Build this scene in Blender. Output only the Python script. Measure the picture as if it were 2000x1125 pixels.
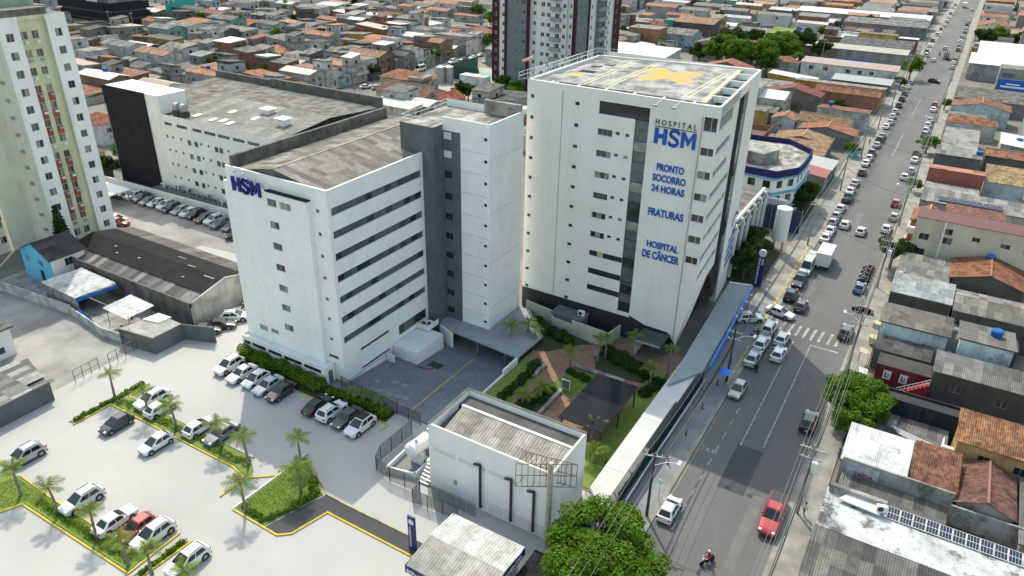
import bpy, bmesh, math, random
import numpy as np
from mathutils import Vector, Matrix

for o in list(bpy.data.objects): bpy.data.objects.remove(o)
SC = bpy.context.scene
COL = SC.collection
RND = random.Random(7)

# ------------------------------------------------------------------ camera
CAMH = 57.0
cam = bpy.data.cameras.new('camera'); CAM = bpy.data.objects.new('camera', cam); COL.objects.link(CAM)
cam.sensor_fit = 'HORIZONTAL'; cam.sensor_width = 36.0
FOC = 1452.73
cam.lens = 36.0 * FOC / 2000.0
cam.clip_start = 0.5; cam.clip_end = 6000
PITCH, ROLL, YAW = 0.480001, -0.0207388, -0.532388
_f = Vector((math.sin(YAW)*math.cos(PITCH), math.cos(YAW)*math.cos(PITCH), -math.sin(PITCH)))
_r = Vector((math.cos(YAW), -math.sin(YAW), 0)); _d = _f.cross(_r)
_rr = _r*math.cos(ROLL) + _d*math.sin(ROLL); _dd = -_r*math.sin(ROLL) + _d*math.cos(ROLL)
CAM.matrix_world = Matrix(((_rr.x, -_dd.x, -_f.x, 0), (_rr.y, -_dd.y, -_f.y, 0), (_rr.z, -_dd.z, -_f.z, CAMH), (0, 0, 0, 1)))
SC.camera = CAM

# ------------------------------------------------------------------ sky, sun, exposure
TO_SUN = Vector((-0.60, 0.62, 1.0)).normalized()
W = bpy.data.worlds.new('World'); SC.world = W; W.use_nodes = True
wn = W.node_tree.nodes; wl = W.node_tree.links
sky = wn.new('ShaderNodeTexSky'); sky.sky_type = 'NISHITA'; sky.sun_disc = False
sky.sun_elevation = math.asin(TO_SUN.z); sky.sun_rotation = math.atan2(TO_SUN.x, TO_SUN.y)
sky.air_density = 1.6; sky.dust_density = 2.2; sky.ozone_density = 1.3
wl.new(sky.outputs[0], wn['Background'].inputs[0]); wn['Background'].inputs[1].default_value = 0.15
sl = bpy.data.lights.new('sun', 'SUN'); sl.energy = 2.0; sl.angle = math.radians(0.5); sl.color = (1.0, 0.965, 0.91)
SUN = bpy.data.objects.new('sun', sl); COL.objects.link(SUN); SUN.location = (-60, 60, 120)
SUN.rotation_euler = (-TO_SUN).to_track_quat('-Z', 'Y').to_euler()
SC.view_settings.view_transform = 'Standard'; SC.view_settings.look = 'None'
SC.view_settings.gamma = 1.0; SC.view_settings.use_curve_mapping = False
SC.view_settings.use_white_balance = True; SC.view_settings.white_balance_temperature = 7300; SC.view_settings.white_balance_tint = 4
SC.view_settings.exposure = 1.05
SC.cycles.max_bounces = 6; SC.cycles.diffuse_bounces = 3; SC.cycles.glossy_bounces = 3; SC.cycles.transparent_max_bounces = 8

def px_of(x, y, z):
    """where a place falls in the photograph (used only to leave out what is out of sight)"""
    v = Vector((x, y, z - CAMH)); k = v.dot(_f)
    if k <= 1: return None
    return 1000 + FOC*v.dot(_rr)/k, 562.5 + FOC*v.dot(_dd)/k

# ------------------------------------------------------------------ objects
def tag(o, label=None, cat=None, group=None, kind=None):
    if label: o['label'] = label
    if cat: o['category'] = cat
    if group: o['group'] = group
    if kind: o['kind'] = kind
    return o
def thing(name, label, cat, loc=(0, 0, 0), rz=0.0, group=None):
    o = bpy.data.objects.new(name, None); COL.objects.link(o); o.empty_display_size = 0.3
    o.location = loc; o.rotation_euler = (0, 0, rz)
    return tag(o, label, cat, group)
def base_of(p):
    v = Vector((0, 0, 0))
    while p is not None:
        v = v + p.location; p = p.parent
    return v
def link(name, me, parent=None, loc=None, rz=0.0, color=None, world=False):
    o = bpy.data.objects.new(name, me); COL.objects.link(o)
    if parent is not None:
        o.parent = parent
        if world: o.location = (Vector(loc) if loc is not None else Vector((0, 0, 0))) - base_of(parent)
        elif loc is not None: o.location = loc
    elif loc is not None: o.location = loc
    if rz: o.rotation_euler = (0, 0, rz)
    if color is not None: o.color = (*color[:3], 1)
    return o

class MB:
    def __init__(s): s.v = []; s.f = []; s.m = []; s.uv = []
    def quad(s, a, b, c, d, m=0, uo=(0, 0)):
        i = len(s.v); s.v += [tuple(a), tuple(b), tuple(c), tuple(d)]; s.f.append((i, i+1, i+2, i+3)); s.m.append(m)
        A = Vector(a); U = Vector(b)-A; lu = U.length or 1; U = U/lu
        r = []
        for p in (a, b, c, d):
            q = Vector(p)-A; x = q.dot(U); y = (q-U*x).length; r.append((x+uo[0], y+uo[1]))
        s.uv.append(r)
    def poly(s, pts, m=0):
        i = len(s.v); s.v += [tuple(p) for p in pts]; s.f.append(tuple(range(i, i+len(pts)))); s.m.append(m); s.uv.append([(p[0], p[1]) for p in pts])
    def obox(s, o, u, v, w, m=0, top=None):
        """box from corner o spanned by vectors u, v, w (w up)"""
        o, u, v, w = Vector(o), Vector(u), Vector(v), Vector(w)
        if u.cross(v).dot(w) < 0: u, v = v, u
        a, b, c, d = o, o+u, o+u+v, o+v; e, f, g, h = a+w, b+w, c+w, d+w
        s.quad(d, c, b, a, m); s.quad(e, f, g, h, m if top is None else top)
        s.quad(a, b, f, e, m); s.quad(b, c, g, f, m); s.quad(c, d, h, g, m); s.quad(d, a, e, h, m)
    def box(s, x0, y0, z0, x1, y1, z1, m=0, top=None):
        s.obox((x0, y0, z0), (x1-x0, 0, 0), (0, y1-y0, 0), (0, 0, z1-z0), m, top)
    def prism(s, pts, z0, z1, m=0, top=None, bottom=True):
        n = len(pts); ar = sum(pts[i][0]*pts[(i+1) % n][1]-pts[(i+1) % n][0]*pts[i][1] for i in range(n))
        if ar < 0: pts = pts[::-1]
        s.poly([(p[0], p[1], z1) for p in pts], m if top is None else top)
        if bottom: s.poly([(p[0], p[1], z0) for p in pts[::-1]], m)
        for i in range(n):
            a, b = pts[i], pts[(i+1) % n]; s.quad((*a, z0), (*b, z0), (*b, z1), (*a, z1), m)
    def cyl(s, p0, p1, r0, r1=None, n=8, m=0, caps=True):
        p0, p1 = Vector(p0), Vector(p1); r1 = r0 if r1 is None else r1
        d = (p1-p0).normalized(); a = d.orthogonal().normalized(); b = d.cross(a)
        A = [p0+(a*math.cos(t)+b*math.sin(t))*r0 for t in (2*math.pi*k/n for k in range(n))]
        B = [p1+(a*math.cos(t)+b*math.sin(t))*r1 for t in (2*math.pi*k/n for k in range(n))]
        for k in range(n): s.quad(A[k], A[(k+1) % n], B[(k+1) % n], B[k], m)
        if caps: s.poly(A[::-1], m); s.poly(B, m)
    def tube(s, pts, r, n=5, m=0):
        for a, b in zip(pts, pts[1:]): s.cyl(a, b, r, r, n, m, caps=False)
    def mesh(s, name, mats, smooth=False):
        me = bpy.data.meshes.new(name); me.from_pydata(s.v, [], s.f)
        for mt in (mats if isinstance(mats, (list, tuple)) else [mats]): me.materials.append(mt)
        me.polygons.foreach_set('material_index', s.m)
        uvl = me.uv_layers.new(name='UVMap')
        flat = [c for r in s.uv for p in r for c in p]
        uvl.data.foreach_set('uv', flat)
        if smooth: me.polygons.foreach_set('use_smooth', [True]*len(s.f))
        me.update(); return me
    def build(s, name, mats, parent=None, smooth=False, color=None, world=True, rz=0.0, loc=None):
        if parent is not None and world and parent.rotation_euler[2] == 0:
            return link(name, s.mesh(name, mats, smooth), parent, loc, rz, color, world=True)
        return link(name, s.mesh(name, mats, smooth), parent, loc, rz, color)

# ------------------------------------------------------------------ materials
_MC = {}
def mat(name, col=(.5, .5, .5), col2=None, scale=.4, lo=.35, hi=.65, detail=6, rough=.85, spec=.3, metal=0.0, streak=None, sk_amt=.5,
        bump=0.0, bscale=20.0, obj=False, fine=.12, kind=None, trans=0.0, mould=0.0, stretch=(1, 1, 1)):
    """procedural surface: base colour (or object colour) broken by noise, vertical weathering streaks, fine relief; kind adds ribs, tiles, pavers"""
    if name in _MC: return _MC[name]
    m = bpy.data.materials.new(name); m.use_nodes = True; _MC[name] = m
    nt = m.node_tree; N = nt.nodes; L = nt.links; P = N['Principled BSDF']
    P.inputs['Roughness'].default_value = rough; P.inputs['Specular IOR Level'].default_value = spec; P.inputs['Metallic'].default_value = metal
    def nd(t, **k):
        n = N.new(t)
        for a, b in k.items(): setattr(n, a, b)
        return n
    geo = nd('ShaderNodeNewGeometry'); pos = geo.outputs['Position']
    info = nd('ShaderNodeObjectInfo')
    def noise(sc, det=6, vec=None, rgh=.6):
        n = nd('ShaderNodeTexNoise'); n.inputs['Scale'].default_value = sc; n.inputs['Detail'].default_value = det; n.inputs['Roughness'].default_value = rgh
        L.new(vec or pos, n.inputs['Vector']); return n.outputs['Fac']
    def ramp(x, a, b, ca=0.0, cb=1.0):
        r = nd('ShaderNodeMapRange'); r.inputs['From Min'].default_value = a; r.inputs['From Max'].default_value = b
        r.inputs['To Min'].default_value = ca; r.inputs['To Max'].default_value = cb; L.new(x, r.inputs['Value']); return r.outputs[0]
    def mixc(f, a, b, bt='MIX'):
        n = nd('ShaderNodeMix', data_type='RGBA', blend_type=bt)
        for s, v in (('Factor', f),):
            if isinstance(v, (int, float)): n.inputs[0].default_value = v
            else: L.new(v, n.inputs[0])
        for i, v in ((6, a), (7, b)):
            if isinstance(v, (tuple, list)): n.inputs[i].default_value = (*v[:3], 1)
            else: L.new(v, n.inputs[i])
        return n.outputs[2]
    def math_(op, a, b=None):
        n = nd('ShaderNodeMath', operation=op)
        for i, v in ((0, a), (1, b)):
            if v is None: continue
            if isinstance(v, (int, float)): n.inputs[i].default_value = v
            else: L.new(v, n.inputs[i])
        return n.outputs[0]
    c = info.outputs['Color'] if obj else col
    if stretch != (1, 1, 1):
        mp = nd('ShaderNodeMapping'); mp.inputs['Scale'].default_value = stretch; L.new(pos, mp.inputs['Vector']); svec = mp.outputs[0]
    else: svec = pos
    if col2 is not None:
        if obj: c = mixc(ramp(noise(scale, detail, svec), lo, hi), c, mixc(1.0, c, col2, 'MULTIPLY'))
        else: c = mixc(ramp(noise(scale, detail, svec), lo, hi), c, col2)
    if streak is not None:
        mp = nd('ShaderNodeMapping'); mp.inputs['Scale'].default_value = (.55, .55, .05); L.new(pos, mp.inputs['Vector'])
        f = ramp(noise(1.0, 5, mp.outputs[0], .65), .5, .78, 0, sk_amt); c = mixc(f, c, streak)
    if mould:
        c = mixc(ramp(noise(.32, 12, None, .72), .53, .60, 0, mould), c, (.045, .043, .04)); c = mixc(ramp(noise(1.7, 10, None, .75), .55, .62, 0, mould*.6), c, (.06, .058, .052))
    if fine:
        c = mixc(1.0, c, mixc(ramp(noise(9.0, 4), .25, .75), (1-fine,)*3, (1+fine*.6,)*3), 'MULTIPLY')
    height = None
    if kind:
        uvn = nd('ShaderNodeUVMap'); sp = nd('ShaderNodeSeparateXYZ'); L.new(uvn.outputs[0], sp.inputs[0]); U, V = sp.outputs[0], sp.outputs[1]
        def cell(du, dv, off=0.0):
            a = math_('FLOOR', math_('DIVIDE', U, du)); b = math_('FLOOR', math_('DIVIDE', V, dv))
            cb = nd('ShaderNodeCombineXYZ'); L.new(a, cb.inputs[0]); L.new(b, cb.inputs[1]); L.new(info.outputs['Random'], cb.inputs[2])
            wn_ = nd('ShaderNodeTexWhiteNoise'); L.new(cb.outputs[0], wn_.inputs[0]); return wn_.outputs[0]
        if kind == 'fibre':      # corrugated fibre-cement sheets
            r = cell(1.05, 1.9); c = mixc(1.0, c, mixc(r, (.5, .5, .5), (1.3, 1.29, 1.27)), 'MULTIPLY')
            c = mixc(ramp(noise(.55, 9), .44, .66, 0, .85), c, mixc(1.0, c, (.30, .29, .28), 'MULTIPLY'))
            height = math_('SINE', math_('MULTIPLY', U, 2*math.pi/.21))
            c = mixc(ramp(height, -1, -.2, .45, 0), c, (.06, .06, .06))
        if kind == 'tile':       # clay pantiles
            r = cell(.22, .40); c = mixc(1.0, c, mixc(r, (.55, .52, .5), (1.35, 1.3, 1.25)), 'MULTIPLY')
            c = mixc(ramp(noise(.6, 9), .44, .66, 0, .85), c, mixc(1.0, c, (.30, .30, .33), 'MULTIPLY'))
            a = math_('SINE', math_('MULTIPLY', U, 2*math.pi/.22)); b = math_('FRACT', math_('DIVIDE', V, .40))
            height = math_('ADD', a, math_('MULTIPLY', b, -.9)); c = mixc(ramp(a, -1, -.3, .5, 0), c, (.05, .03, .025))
        if kind == 'metal':      # ribbed sheet metal
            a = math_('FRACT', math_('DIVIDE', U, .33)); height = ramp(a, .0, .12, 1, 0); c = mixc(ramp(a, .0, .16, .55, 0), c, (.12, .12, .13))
            c = mixc(ramp(noise(.5, 6), .5, .75, 0, .5), c, mixc(1.0, c, (.55, .52, .5), 'MULTIPLY'))
        if kind == 'joints':
            br = nd('ShaderNodeTexBrick'); br.offset = 0.0; br.inputs['Scale'].default_value = 1.0
            br.inputs['Brick Width'].default_value = 4.5; br.inputs['Row Height'].default_value = 4.5; br.inputs['Mortar Size'].default_value = .025
            br.inputs['Color1'].default_value = (.985, .985, .985, 1); br.inputs['Color2'].default_value = (1.01, 1.01, 1.01, 1); br.inputs['Mortar'].default_value = (.93, .93, .93, 1)
            L.new(pos, br.inputs['Vector']); c = mixc(1.0, c, br.outputs['Color'], 'MULTIPLY'); c = mixc(ramp(noise(.8, 8, None, .7), .64, .78, 0, .22), c, (.22, .215, .20))
        if kind == 'tilegrid':
            br = nd('ShaderNodeTexBrick'); br.offset = 0.0; br.inputs['Scale'].default_value = 1.0
            br.inputs['Brick Width'].default_value = .6; br.inputs['Row Height'].default_value = .6; br.inputs['Mortar Size'].default_value = .012
            br.inputs['Color1'].default_value = (.965, .965, .965, 1); br.inputs['Color2'].default_value = (1.03, 1.03, 1.03, 1); br.inputs['Mortar'].default_value = (.86, .86, .86, 1)
            L.new(uvn.outputs[0], br.inputs['Vector']); c = mixc(1.0, c, br.outputs['Color'], 'MULTIPLY')
        if kind == 'paver':
            br = nd('ShaderNodeTexBrick'); br.inputs['Scale'].default_value = 1.0
            br.inputs['Brick Width'].default_value = .4; br.inputs['Row Height'].default_value = .2; br.inputs['Mortar Size'].default_value = .012
            br.inputs['Color1'].default_value = (.85, .85, .85, 1); br.inputs['Color2'].default_value = (1.15, 1.15, 1.15, 1); br.inputs['Mortar'].default_value = (.55, .55, .55, 1)
            L.new(pos, br.inputs['Vector']); c = mixc(1.0, c, br.outputs['Color'], 'MULTIPLY')
        if kind == 'cells':      # square paving or cladding grid
            br = nd('ShaderNodeTexBrick'); br.offset = 0.0; br.inputs['Scale'].default_value = 1.0
            br.inputs['Brick Width'].default_value = 1.0; br.inputs['Row Height'].default_value = 1.0; br.inputs['Mortar Size'].default_value = .02
            br.inputs['Color1'].default_value = (.93, .93, .93, 1); br.inputs['Color2'].default_value = (1.05, 1.05, 1.05, 1); br.inputs['Mortar'].default_value = (.72, .72, .72, 1)
            L.new(pos, br.inputs['Vector']); c = mixc(1.0, c, br.outputs['Color'], 'MULTIPLY')
    L.new(c, P.inputs['Base Color']) if not isinstance(c, (tuple, list)) else P.inputs['Base Color'].__setattr__('default_value', (*c[:3], 1))
    hs = []
    if bump or height is not None:
        bn = nd('ShaderNodeBump')
        if height is not None: bn.inputs['Strength'].default_value = .8; bn.inputs['Distance'].default_value = .035; L.new(height, bn.inputs['Height'])
        else: bn.inputs['Strength'].default_value = bump; bn.inputs['Distance'].default_value = .05; L.new(noise(bscale, 6), bn.inputs['Height'])
        L.new(bn.outputs[0], P.inputs['Normal'])
    if trans:
        tr = nd('ShaderNodeBsdfTranslucent'); mx = nd('ShaderNodeMixShader'); mx.inputs[0].default_value = trans
        if not isinstance(c, (tuple, list)): L.new(mixc(1.0, c, (1.3, 1.5, .6), 'MULTIPLY'), tr.inputs['Color'])
        L.new(P.outputs[0], mx.inputs[1]); L.new(tr.outputs[0], mx.inputs[2]); L.new(mx.outputs[0], N['Material Output'].inputs[0])
    return m
def see_through(name, col, alpha, rough=.1):
    if name in _MC: return _MC[name]
    m = bpy.data.materials.new(name); m.use_nodes = True; _MC[name] = m; nt = m.node_tree; P = nt.nodes['Principled BSDF']
    P.inputs['Base Color'].default_value = (*col, 1); P.inputs['Roughness'].default_value = rough; P.inputs['Alpha'].default_value = alpha
    return m

DIRT = (.10, .095, .085)
M_white = mat('white_render', (.78, .78, .76), (.68, .68, .66), .25, .35, .7, streak=(.45, .44, .41), sk_amt=.22, fine=.05)
M_tilewhite = mat('white_tile_cladding', (.83, .835, .825), (.75, .755, .745), .22, .35, .7, streak=(.5, .5, .49), sk_amt=.22, fine=.05, kind='tilegrid')
M_cream2 = mat('warm_white_render', (.76, .735, .70), (.68, .655, .615), .3, .35, .7, streak=(.47, .44, .39), sk_amt=.24, fine=.05)
M_dkgrey = mat('slate_grey_cladding', (.125, .142, .155), (.09, .102, .113), .5, streak=(.17, .18, .18), sk_amt=.4, fine=.12)
M_black = mat('black_cladding', (.022, .022, .026), (.03, .03, .032), .5, rough=.9, spec=.08, fine=.15)
M_podium = mat('podium_black_panel', (.024, .027, .031), (.034, .036, .04), .8, rough=.45, fine=.1)
M_glass = mat('dark_glass', (.012, .017, .02), (.03, .04, .045), .5, rough=.06, spec=.6, fine=0)
M_glass2 = mat('grey_glass', (.105, .125, .135), (.065, .078, .086), .6, rough=.12, spec=.6, fine=0)
M_curtain = mat('curtained_glass', (.30, .29, .26), (.16, .16, .15), .9, rough=.25, spec=.5, fine=0)
M_frame = mat('aluminium_frame', (.33, .34, .345), rough=.5, metal=.3, fine=0)
M_dframe = mat('dark_frame', (.035, .037, .04), rough=.5, fine=0)
M_alu = mat('white_metal', (.66, .67, .67), rough=.45, fine=.04)
M_steel = mat('galvanised_steel', (.38, .39, .40), (.30, .30, .31), 1.5, rough=.5, metal=.4)
M_rust = mat('rusty_steel', (.22, .12, .075), (.12, .06, .04), 3, rough=.85)
M_conc = mat('old_concrete', (.36, .35, .325), (.17, .165, .155), .35, .4, .7, streak=(.09, .09, .085), sk_amt=.7, bump=.3, bscale=8, mould=.6)
M_moss = mat('mouldy_concrete', (.16, .155, .14), (.07, .07, .062), .6, .35, .65, streak=(.04, .04, .037), sk_amt=.7, bump=.3, bscale=8)
M_lot = mat('pale_concrete_paving', (.395, .39, .378), (.335, .332, .324), .07, .36, .74, detail=10, fine=.06, kind='joints', bump=.05, bscale=30)
M_asph = mat('worn_asphalt', (.135, .135, .133), (.094, .094, .094), .14, .38, .68, detail=9, fine=.16, bump=.25, bscale=40, stretch=(1, .25, 1))
M_asph2 = mat('fresh_asphalt', (.050, .052, .057), (.062, .064, .07), .3, fine=.12, bump=.3, bscale=40)
M_oldlot = mat('stained_concrete_yard', (.33, .32, .30), (.19, .185, .175), .16, .38, .66, detail=9, fine=.12, bump=.2, bscale=20)
M_pave = mat('bluegrey_block_paving', (.19, .215, .24), (.15, .172, .195), .25, kind='paver', fine=.08)
M_brick = mat('terracotta_paving', (.30, .175, .115), (.24, .14, .095), .4, kind='paver', fine=.1)
M_walk = mat('worn_pavement', (.30, .29, .265), (.17, .165, .15), .35, .38, .65, detail=9, fine=.12, bump=.2, bscale=15)
M_walkb = mat('grey_pavement', (.23, .245, .25), (.17, .18, .185), .3, kind='cells', fine=.1)
M_yel = mat('yellow_paint', (.62, .44, .03), (.42, .31, .06), 1.2, rough=.7)
M_yelw = mat('worn_yellow_paint', (.50, .40, .10), (.24, .22, .16), .9, .4, .6, rough=.8)
M_wline = mat('white_road_paint', (.46, .46, .45), (.20, .20, .195), 1.6, .36, .56, detail=8, rough=.8)
M_dirt = mat('bare_ground', (.20, .185, .16), (.13, .12, .10), .1, bump=.3, bscale=5)
M_grass = mat('lawn_turf', (.13, .20, .035), (.175, .25, .05), .8, fine=.3, bump=.6, bscale=30)
M_soil = mat('dark_soil', (.045, .05, .022), (.03, .055, .015), 1.2, bump=.5, bscale=12)
M_wall = mat('house_render', obj=True, col2=(.62, .61, .59), scale=.45, lo=.38, hi=.7, streak=(.13, .125, .115), sk_amt=.6, fine=.08, mould=.45)
M_wallc = mat('clean_render', obj=True, col2=(.8, .79, .77), scale=.3, streak=(.3, .29, .26), sk_amt=.3, fine=.06)
M_fibre = mat('fibre_cement_roof', obj=True, kind='fibre', fine=.1)
M_tile = mat('clay_tile_roof', obj=True, kind='tile', fine=.1)
M_metal = mat('sheet_metal_roof', obj=True, kind='metal', fine=.04, rough=.6)
M_sheet = mat('roof_sheet', obj=True, col2=(.66, .65, .64), scale=1.2, lo=.4, hi=.7, fine=.14, rough=.85, mould=.28)
M_flat = mat('flat_slab_roof', obj=True, col2=(.5, .49, .47), scale=.35, lo=.42, hi=.7, detail=9, fine=.12, mould=.8)
M_plain = mat('plain_colour', obj=True, fine=.05, rough=.6)
M_paint = mat('car_paint', obj=True, fine=0, rough=.28, spec=.55)
M_paint.node_tree.nodes['Principled BSDF'].inputs['Coat Weight'].default_value = .6
M_cglass = mat('car_glass', (.012, .014, .016), rough=.05, spec=.6, fine=0)
M_rubber = mat('tyre_rubber', (.015, .015, .015), rough=.8, fine=0)
M_rim = mat('wheel_rim', (.35, .35, .36), rough=.35, metal=.7, fine=0)
M_lamp = mat('headlamp_lens', (.75, .76, .78), rough=.15, fine=0)
M_tail = mat('tail_lamp', (.35, .012, .012), rough=.2, fine=0)
M_leaf = mat('leaf', (.054, .12, .011), (.105, .2, .02), .5, fine=.3, rough=.75, trans=.22, spec=.08)
M_leafd = mat('dark_leaf', (.022, .052, .013), (.045, .088, .02), .5, fine=.3, rough=.8, trans=.15, spec=.06)
M_frond = mat('palm_frond', (.125, .175, .032), (.185, .24, .055), .9, fine=.2, rough=.65, trans=.25, spec=.12)
M_bark = mat('bark', (.15, .125, .10), (.09, .075, .06), 3, bump=.6, bscale=10)
M_palmbark = mat('palm_bark', (.24, .22, .19), (.15, .135, .12), 4, bump=.4, bscale=12)
M_blue = mat('sign_blue', (.008, .085, .40), rough=.5, fine=.03)
M_navy = mat('sign_navy', (.012, .02, .12), rough=.5, fine=.03)
M_wire = mat('cable', (.16, .16, .165), rough=.7, fine=0)
M_bwire = mat('black_cable', (.02, .02, .02), rough=.7, fine=0)
M_pole = mat('concrete_pole', (.30, .29, .27), (.20, .19, .18), 1.5)
M_fabric = mat('cloth', obj=True, rough=.9, fine=.1)
M_skin = mat('skin', (.22, .12, .075), rough=.6, fine=0)
M_hair = mat('hair', (.015, .012, .01), rough=.7, fine=0)
M_redp = mat('red_paint', (.26, .015, .02), (.20, .012, .016), 1, rough=.5)
M_greenf = mat('green_mesh_screen', (.02, .06, .055), rough=.6, fine=.1)
M_fglass = see_through('fence_glass', (.10, .16, .16), .45)
M_mesh = see_through('wire_mesh', (.10, .12, .12), .35, .6)
M_solar = mat('solar_cell', (.008, .011, .028), (.012, .016, .04), 2, rough=.12, spec=.6, fine=0)

# ------------------------------------------------------------------ shared builders
def facade(mb, o, u, width, z0, z1, openings=(), depth=.18, m=0, mr=None, top=None):
    """wall sheet with real openings: o corner (x,y), u unit direction seen left to right from outside; openings (u0,u1,za,zb)"""
    ux, uy = u; nx, ny = uy, -ux
    us = sorted({0.0, width, *[a for q in openings for a in q[:2]]}); zs = sorted({z0, z1, *[a for q in openings for a in q[2:4]]})
    def P(a, z, d=0.0): return (o[0]+ux*a-nx*d, o[1]+uy*a-ny*d, z)
    rows = {}
    for j in range(len(zs)-1):
        zc = (zs[j]+zs[j+1])/2; run = None
        for i in range(len(us)-1):
            uc = (us[i]+us[i+1])/2
            hole = any(q[0]-1e-6 < uc < q[1]+1e-6 and q[2]-1e-6 < zc < q[3]+1e-6 for q in openings)
            if not hole:
                if run is None: run = us[i]
            if (hole or i == len(us)-2) and run is not None:
                e = us[i] if hole else us[i+1]
                mb.quad(P(run, zs[j]), P(e, zs[j]), P(e, zs[j+1]), P(run, zs[j+1]), m); run = None
    r = m if mr is None else mr
    for a, b, c, d in [q[:4] for q in openings]:
        mb.quad(P(a, c), P(b, c), P(b, c, depth), P(a, c, depth), r); mb.quad(P(a, d, depth), P(b, d, depth), P(b, d), P(a, d), r)
        mb.quad(P(a, c), P(a, c, depth), P(a, d, depth), P(a, d), r); mb.quad(P(b, c, depth), P(b, c), P(b, d), P(b, d, depth), r)
_WC = {}
def win(parent, o, u, a, z, w, h, depth=.18, panes=2, glass=None, frame=None, name='window', sub=True, fw=.05, rows=1):
    """window set into an opening: frame mesh with its panes as pieces"""
    frame = frame or M_frame; glass = glass or [M_glass]
    key = (round(w, 2), round(h, 2), panes, rows, frame.name, round(depth, 2), fw)
    if key not in _WC:
        mb = MB(); y0, y1 = depth*.55, depth*.55+.05
        mb.box(0, y0, 0, w, y1, fw); mb.box(0, y0, h-fw, w, y1, h); mb.box(0, y0, fw, fw, y1, h-fw); mb.box(w-fw, y0, fw, w, y1, h-fw)
        for k in range(1, panes): x = w*k/panes; mb.box(x-fw/2, y0+.003, fw, x+fw/2, y1-.003, h-fw)
        for k in range(1, rows): zz = h*k/rows; mb.box(fw, y0+.006, zz-fw/2, w-fw, y1-.006, zz+fw/2)
        _WC[key] = mb.mesh('window_frame', frame)
    rz = math.atan2(u[1], u[0]); loc = (o[0]+u[0]*a, o[1]+u[1]*a, z)
    f = link(name, _WC[key], parent, loc, rz, world=True)
    pw, ph = w/panes, h/rows
    for k in range(panes):
        for j in range(rows):
            g = RND.choice(glass); pk = ('pane', round(pw, 2), round(ph, 2), g.name, round(depth, 2))
            if pk not in _WC:
                mb = MB(); mb.box(.01, depth*.55+.02, .01, pw-.01, depth*.55+.03, ph-.01); _WC[pk] = mb.mesh('pane', g)
            p = link('pane', _WC[pk], f, (k*pw, 0, j*ph))
            if not sub: p.name = 'pane'
    return f
_TXT = {}
def text(parent, s, o, u, width=None, height=1.0, material=None, name='lettering', off=0.0, ext=.04, proud=.06, rz=None, flat=False, loc=None, label=None, tilt=0.0):
    """raised lettering; o is lower-left corner (x,y,z), width fits the line"""
    cu = bpy.data.curves.new(name, 'FONT'); cu.body = s; cu.size = 1.0; cu.extrude = ext; cu.offset = off; cu.resolution_u = 3
    t = bpy.data.objects.new(name, cu); COL.objects.link(t)
    dg = bpy.context.evaluated_depsgraph_get(); me = bpy.data.meshes.new_from_object(t.evaluated_get(dg)); bpy.data.objects.remove(t)
    co = np.empty(len(me.vertices)*3); me.vertices.foreach_get('co', co); co = co.reshape(-1, 3)
    mn, mx = co.min(0), co.max(0); sy = height/(mx[1]-mn[1]); sx = width/(mx[0]-mn[0]) if width else sy
    co = (co-[mn[0], mn[1], (mn[2]+mx[2])/2])*[sx, sy, 1]; 
    if tilt: co[:, 0] += 0
    co2 = co.copy()
    if not flat: co2[:, 1] = -co[:, 2]; co2[:, 2] = co[:, 1]
    me.vertices.foreach_set('co', co2.ravel()); me.materials.clear(); me.materials.append(material); me.update(); me.name = name
    ang = math.atan2(u[1], u[0]) if rz is None else rz
    n = (u[1], -u[0]) if not flat else (0, 0)
    ob = link(name, me, parent, (o[0]+n[0]*proud, o[1]+n[1]*proud, o[2]), ang, world=parent is not None)
    if label: ob['label'] = label
    return ob
_SH = {}
def sheet_mesh(w, l, ribs, amp):
    k = (round(w, 2), round(l, 2), ribs, amp)
    if k not in _SH:
        mb = MB(); n = ribs*2
        for i in range(n):
            x0, x1 = w*i/n, w*(i+1)/n; z0, z1 = (amp if i % 2 else 0), (0 if i % 2 else amp)
            mb.quad((x0, 0, z0), (x1, 0, z1), (x1, l, z1), (x0, l, z0))
        mb.quad((0, 0, 0), (w, 0, 0), (w, 0, -.015), (0, 0, -.015))
        _SH[k] = mb.mesh('roof_sheet', M_sheet)
    return _SH[k]
def sheets(parent, o, U, V, nu, nv, colors, ribs=5, amp=.05, lap=.08, jit=.012, skip=0.0, name='roof_sheet'):
    """a roof slope laid from single corrugated sheets: o lower-left corner at the eave, U along the eave, V up the slope"""
    o, U, V = Vector(o), Vector(U), Vector(V); w, l = U.length/nu, V.length/nv; me = sheet_mesh(w+.03, l+lap, ribs, amp)
    u, v = U.normalized(), V.normalized(); n = u.cross(v)
    if n.z < 0: n = -n
    R = Matrix((u, v, n)).transposed()
    b = base_of(parent)
    for i in range(nu):
        for j in range(nv):
            if RND.random() < skip: continue
            p = o+u*(w*i)+v*(l*j)+n*(j*.012+RND.uniform(0, jit))
            s = link(name, me, parent); s.matrix_local = Matrix.Translation(p-b) @ R.to_4x4()
            c = RND.choice(colors); k = RND.uniform(.85, 1.12); s.color = (c[0]*k, c[1]*k, c[2]*k, 1)
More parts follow.
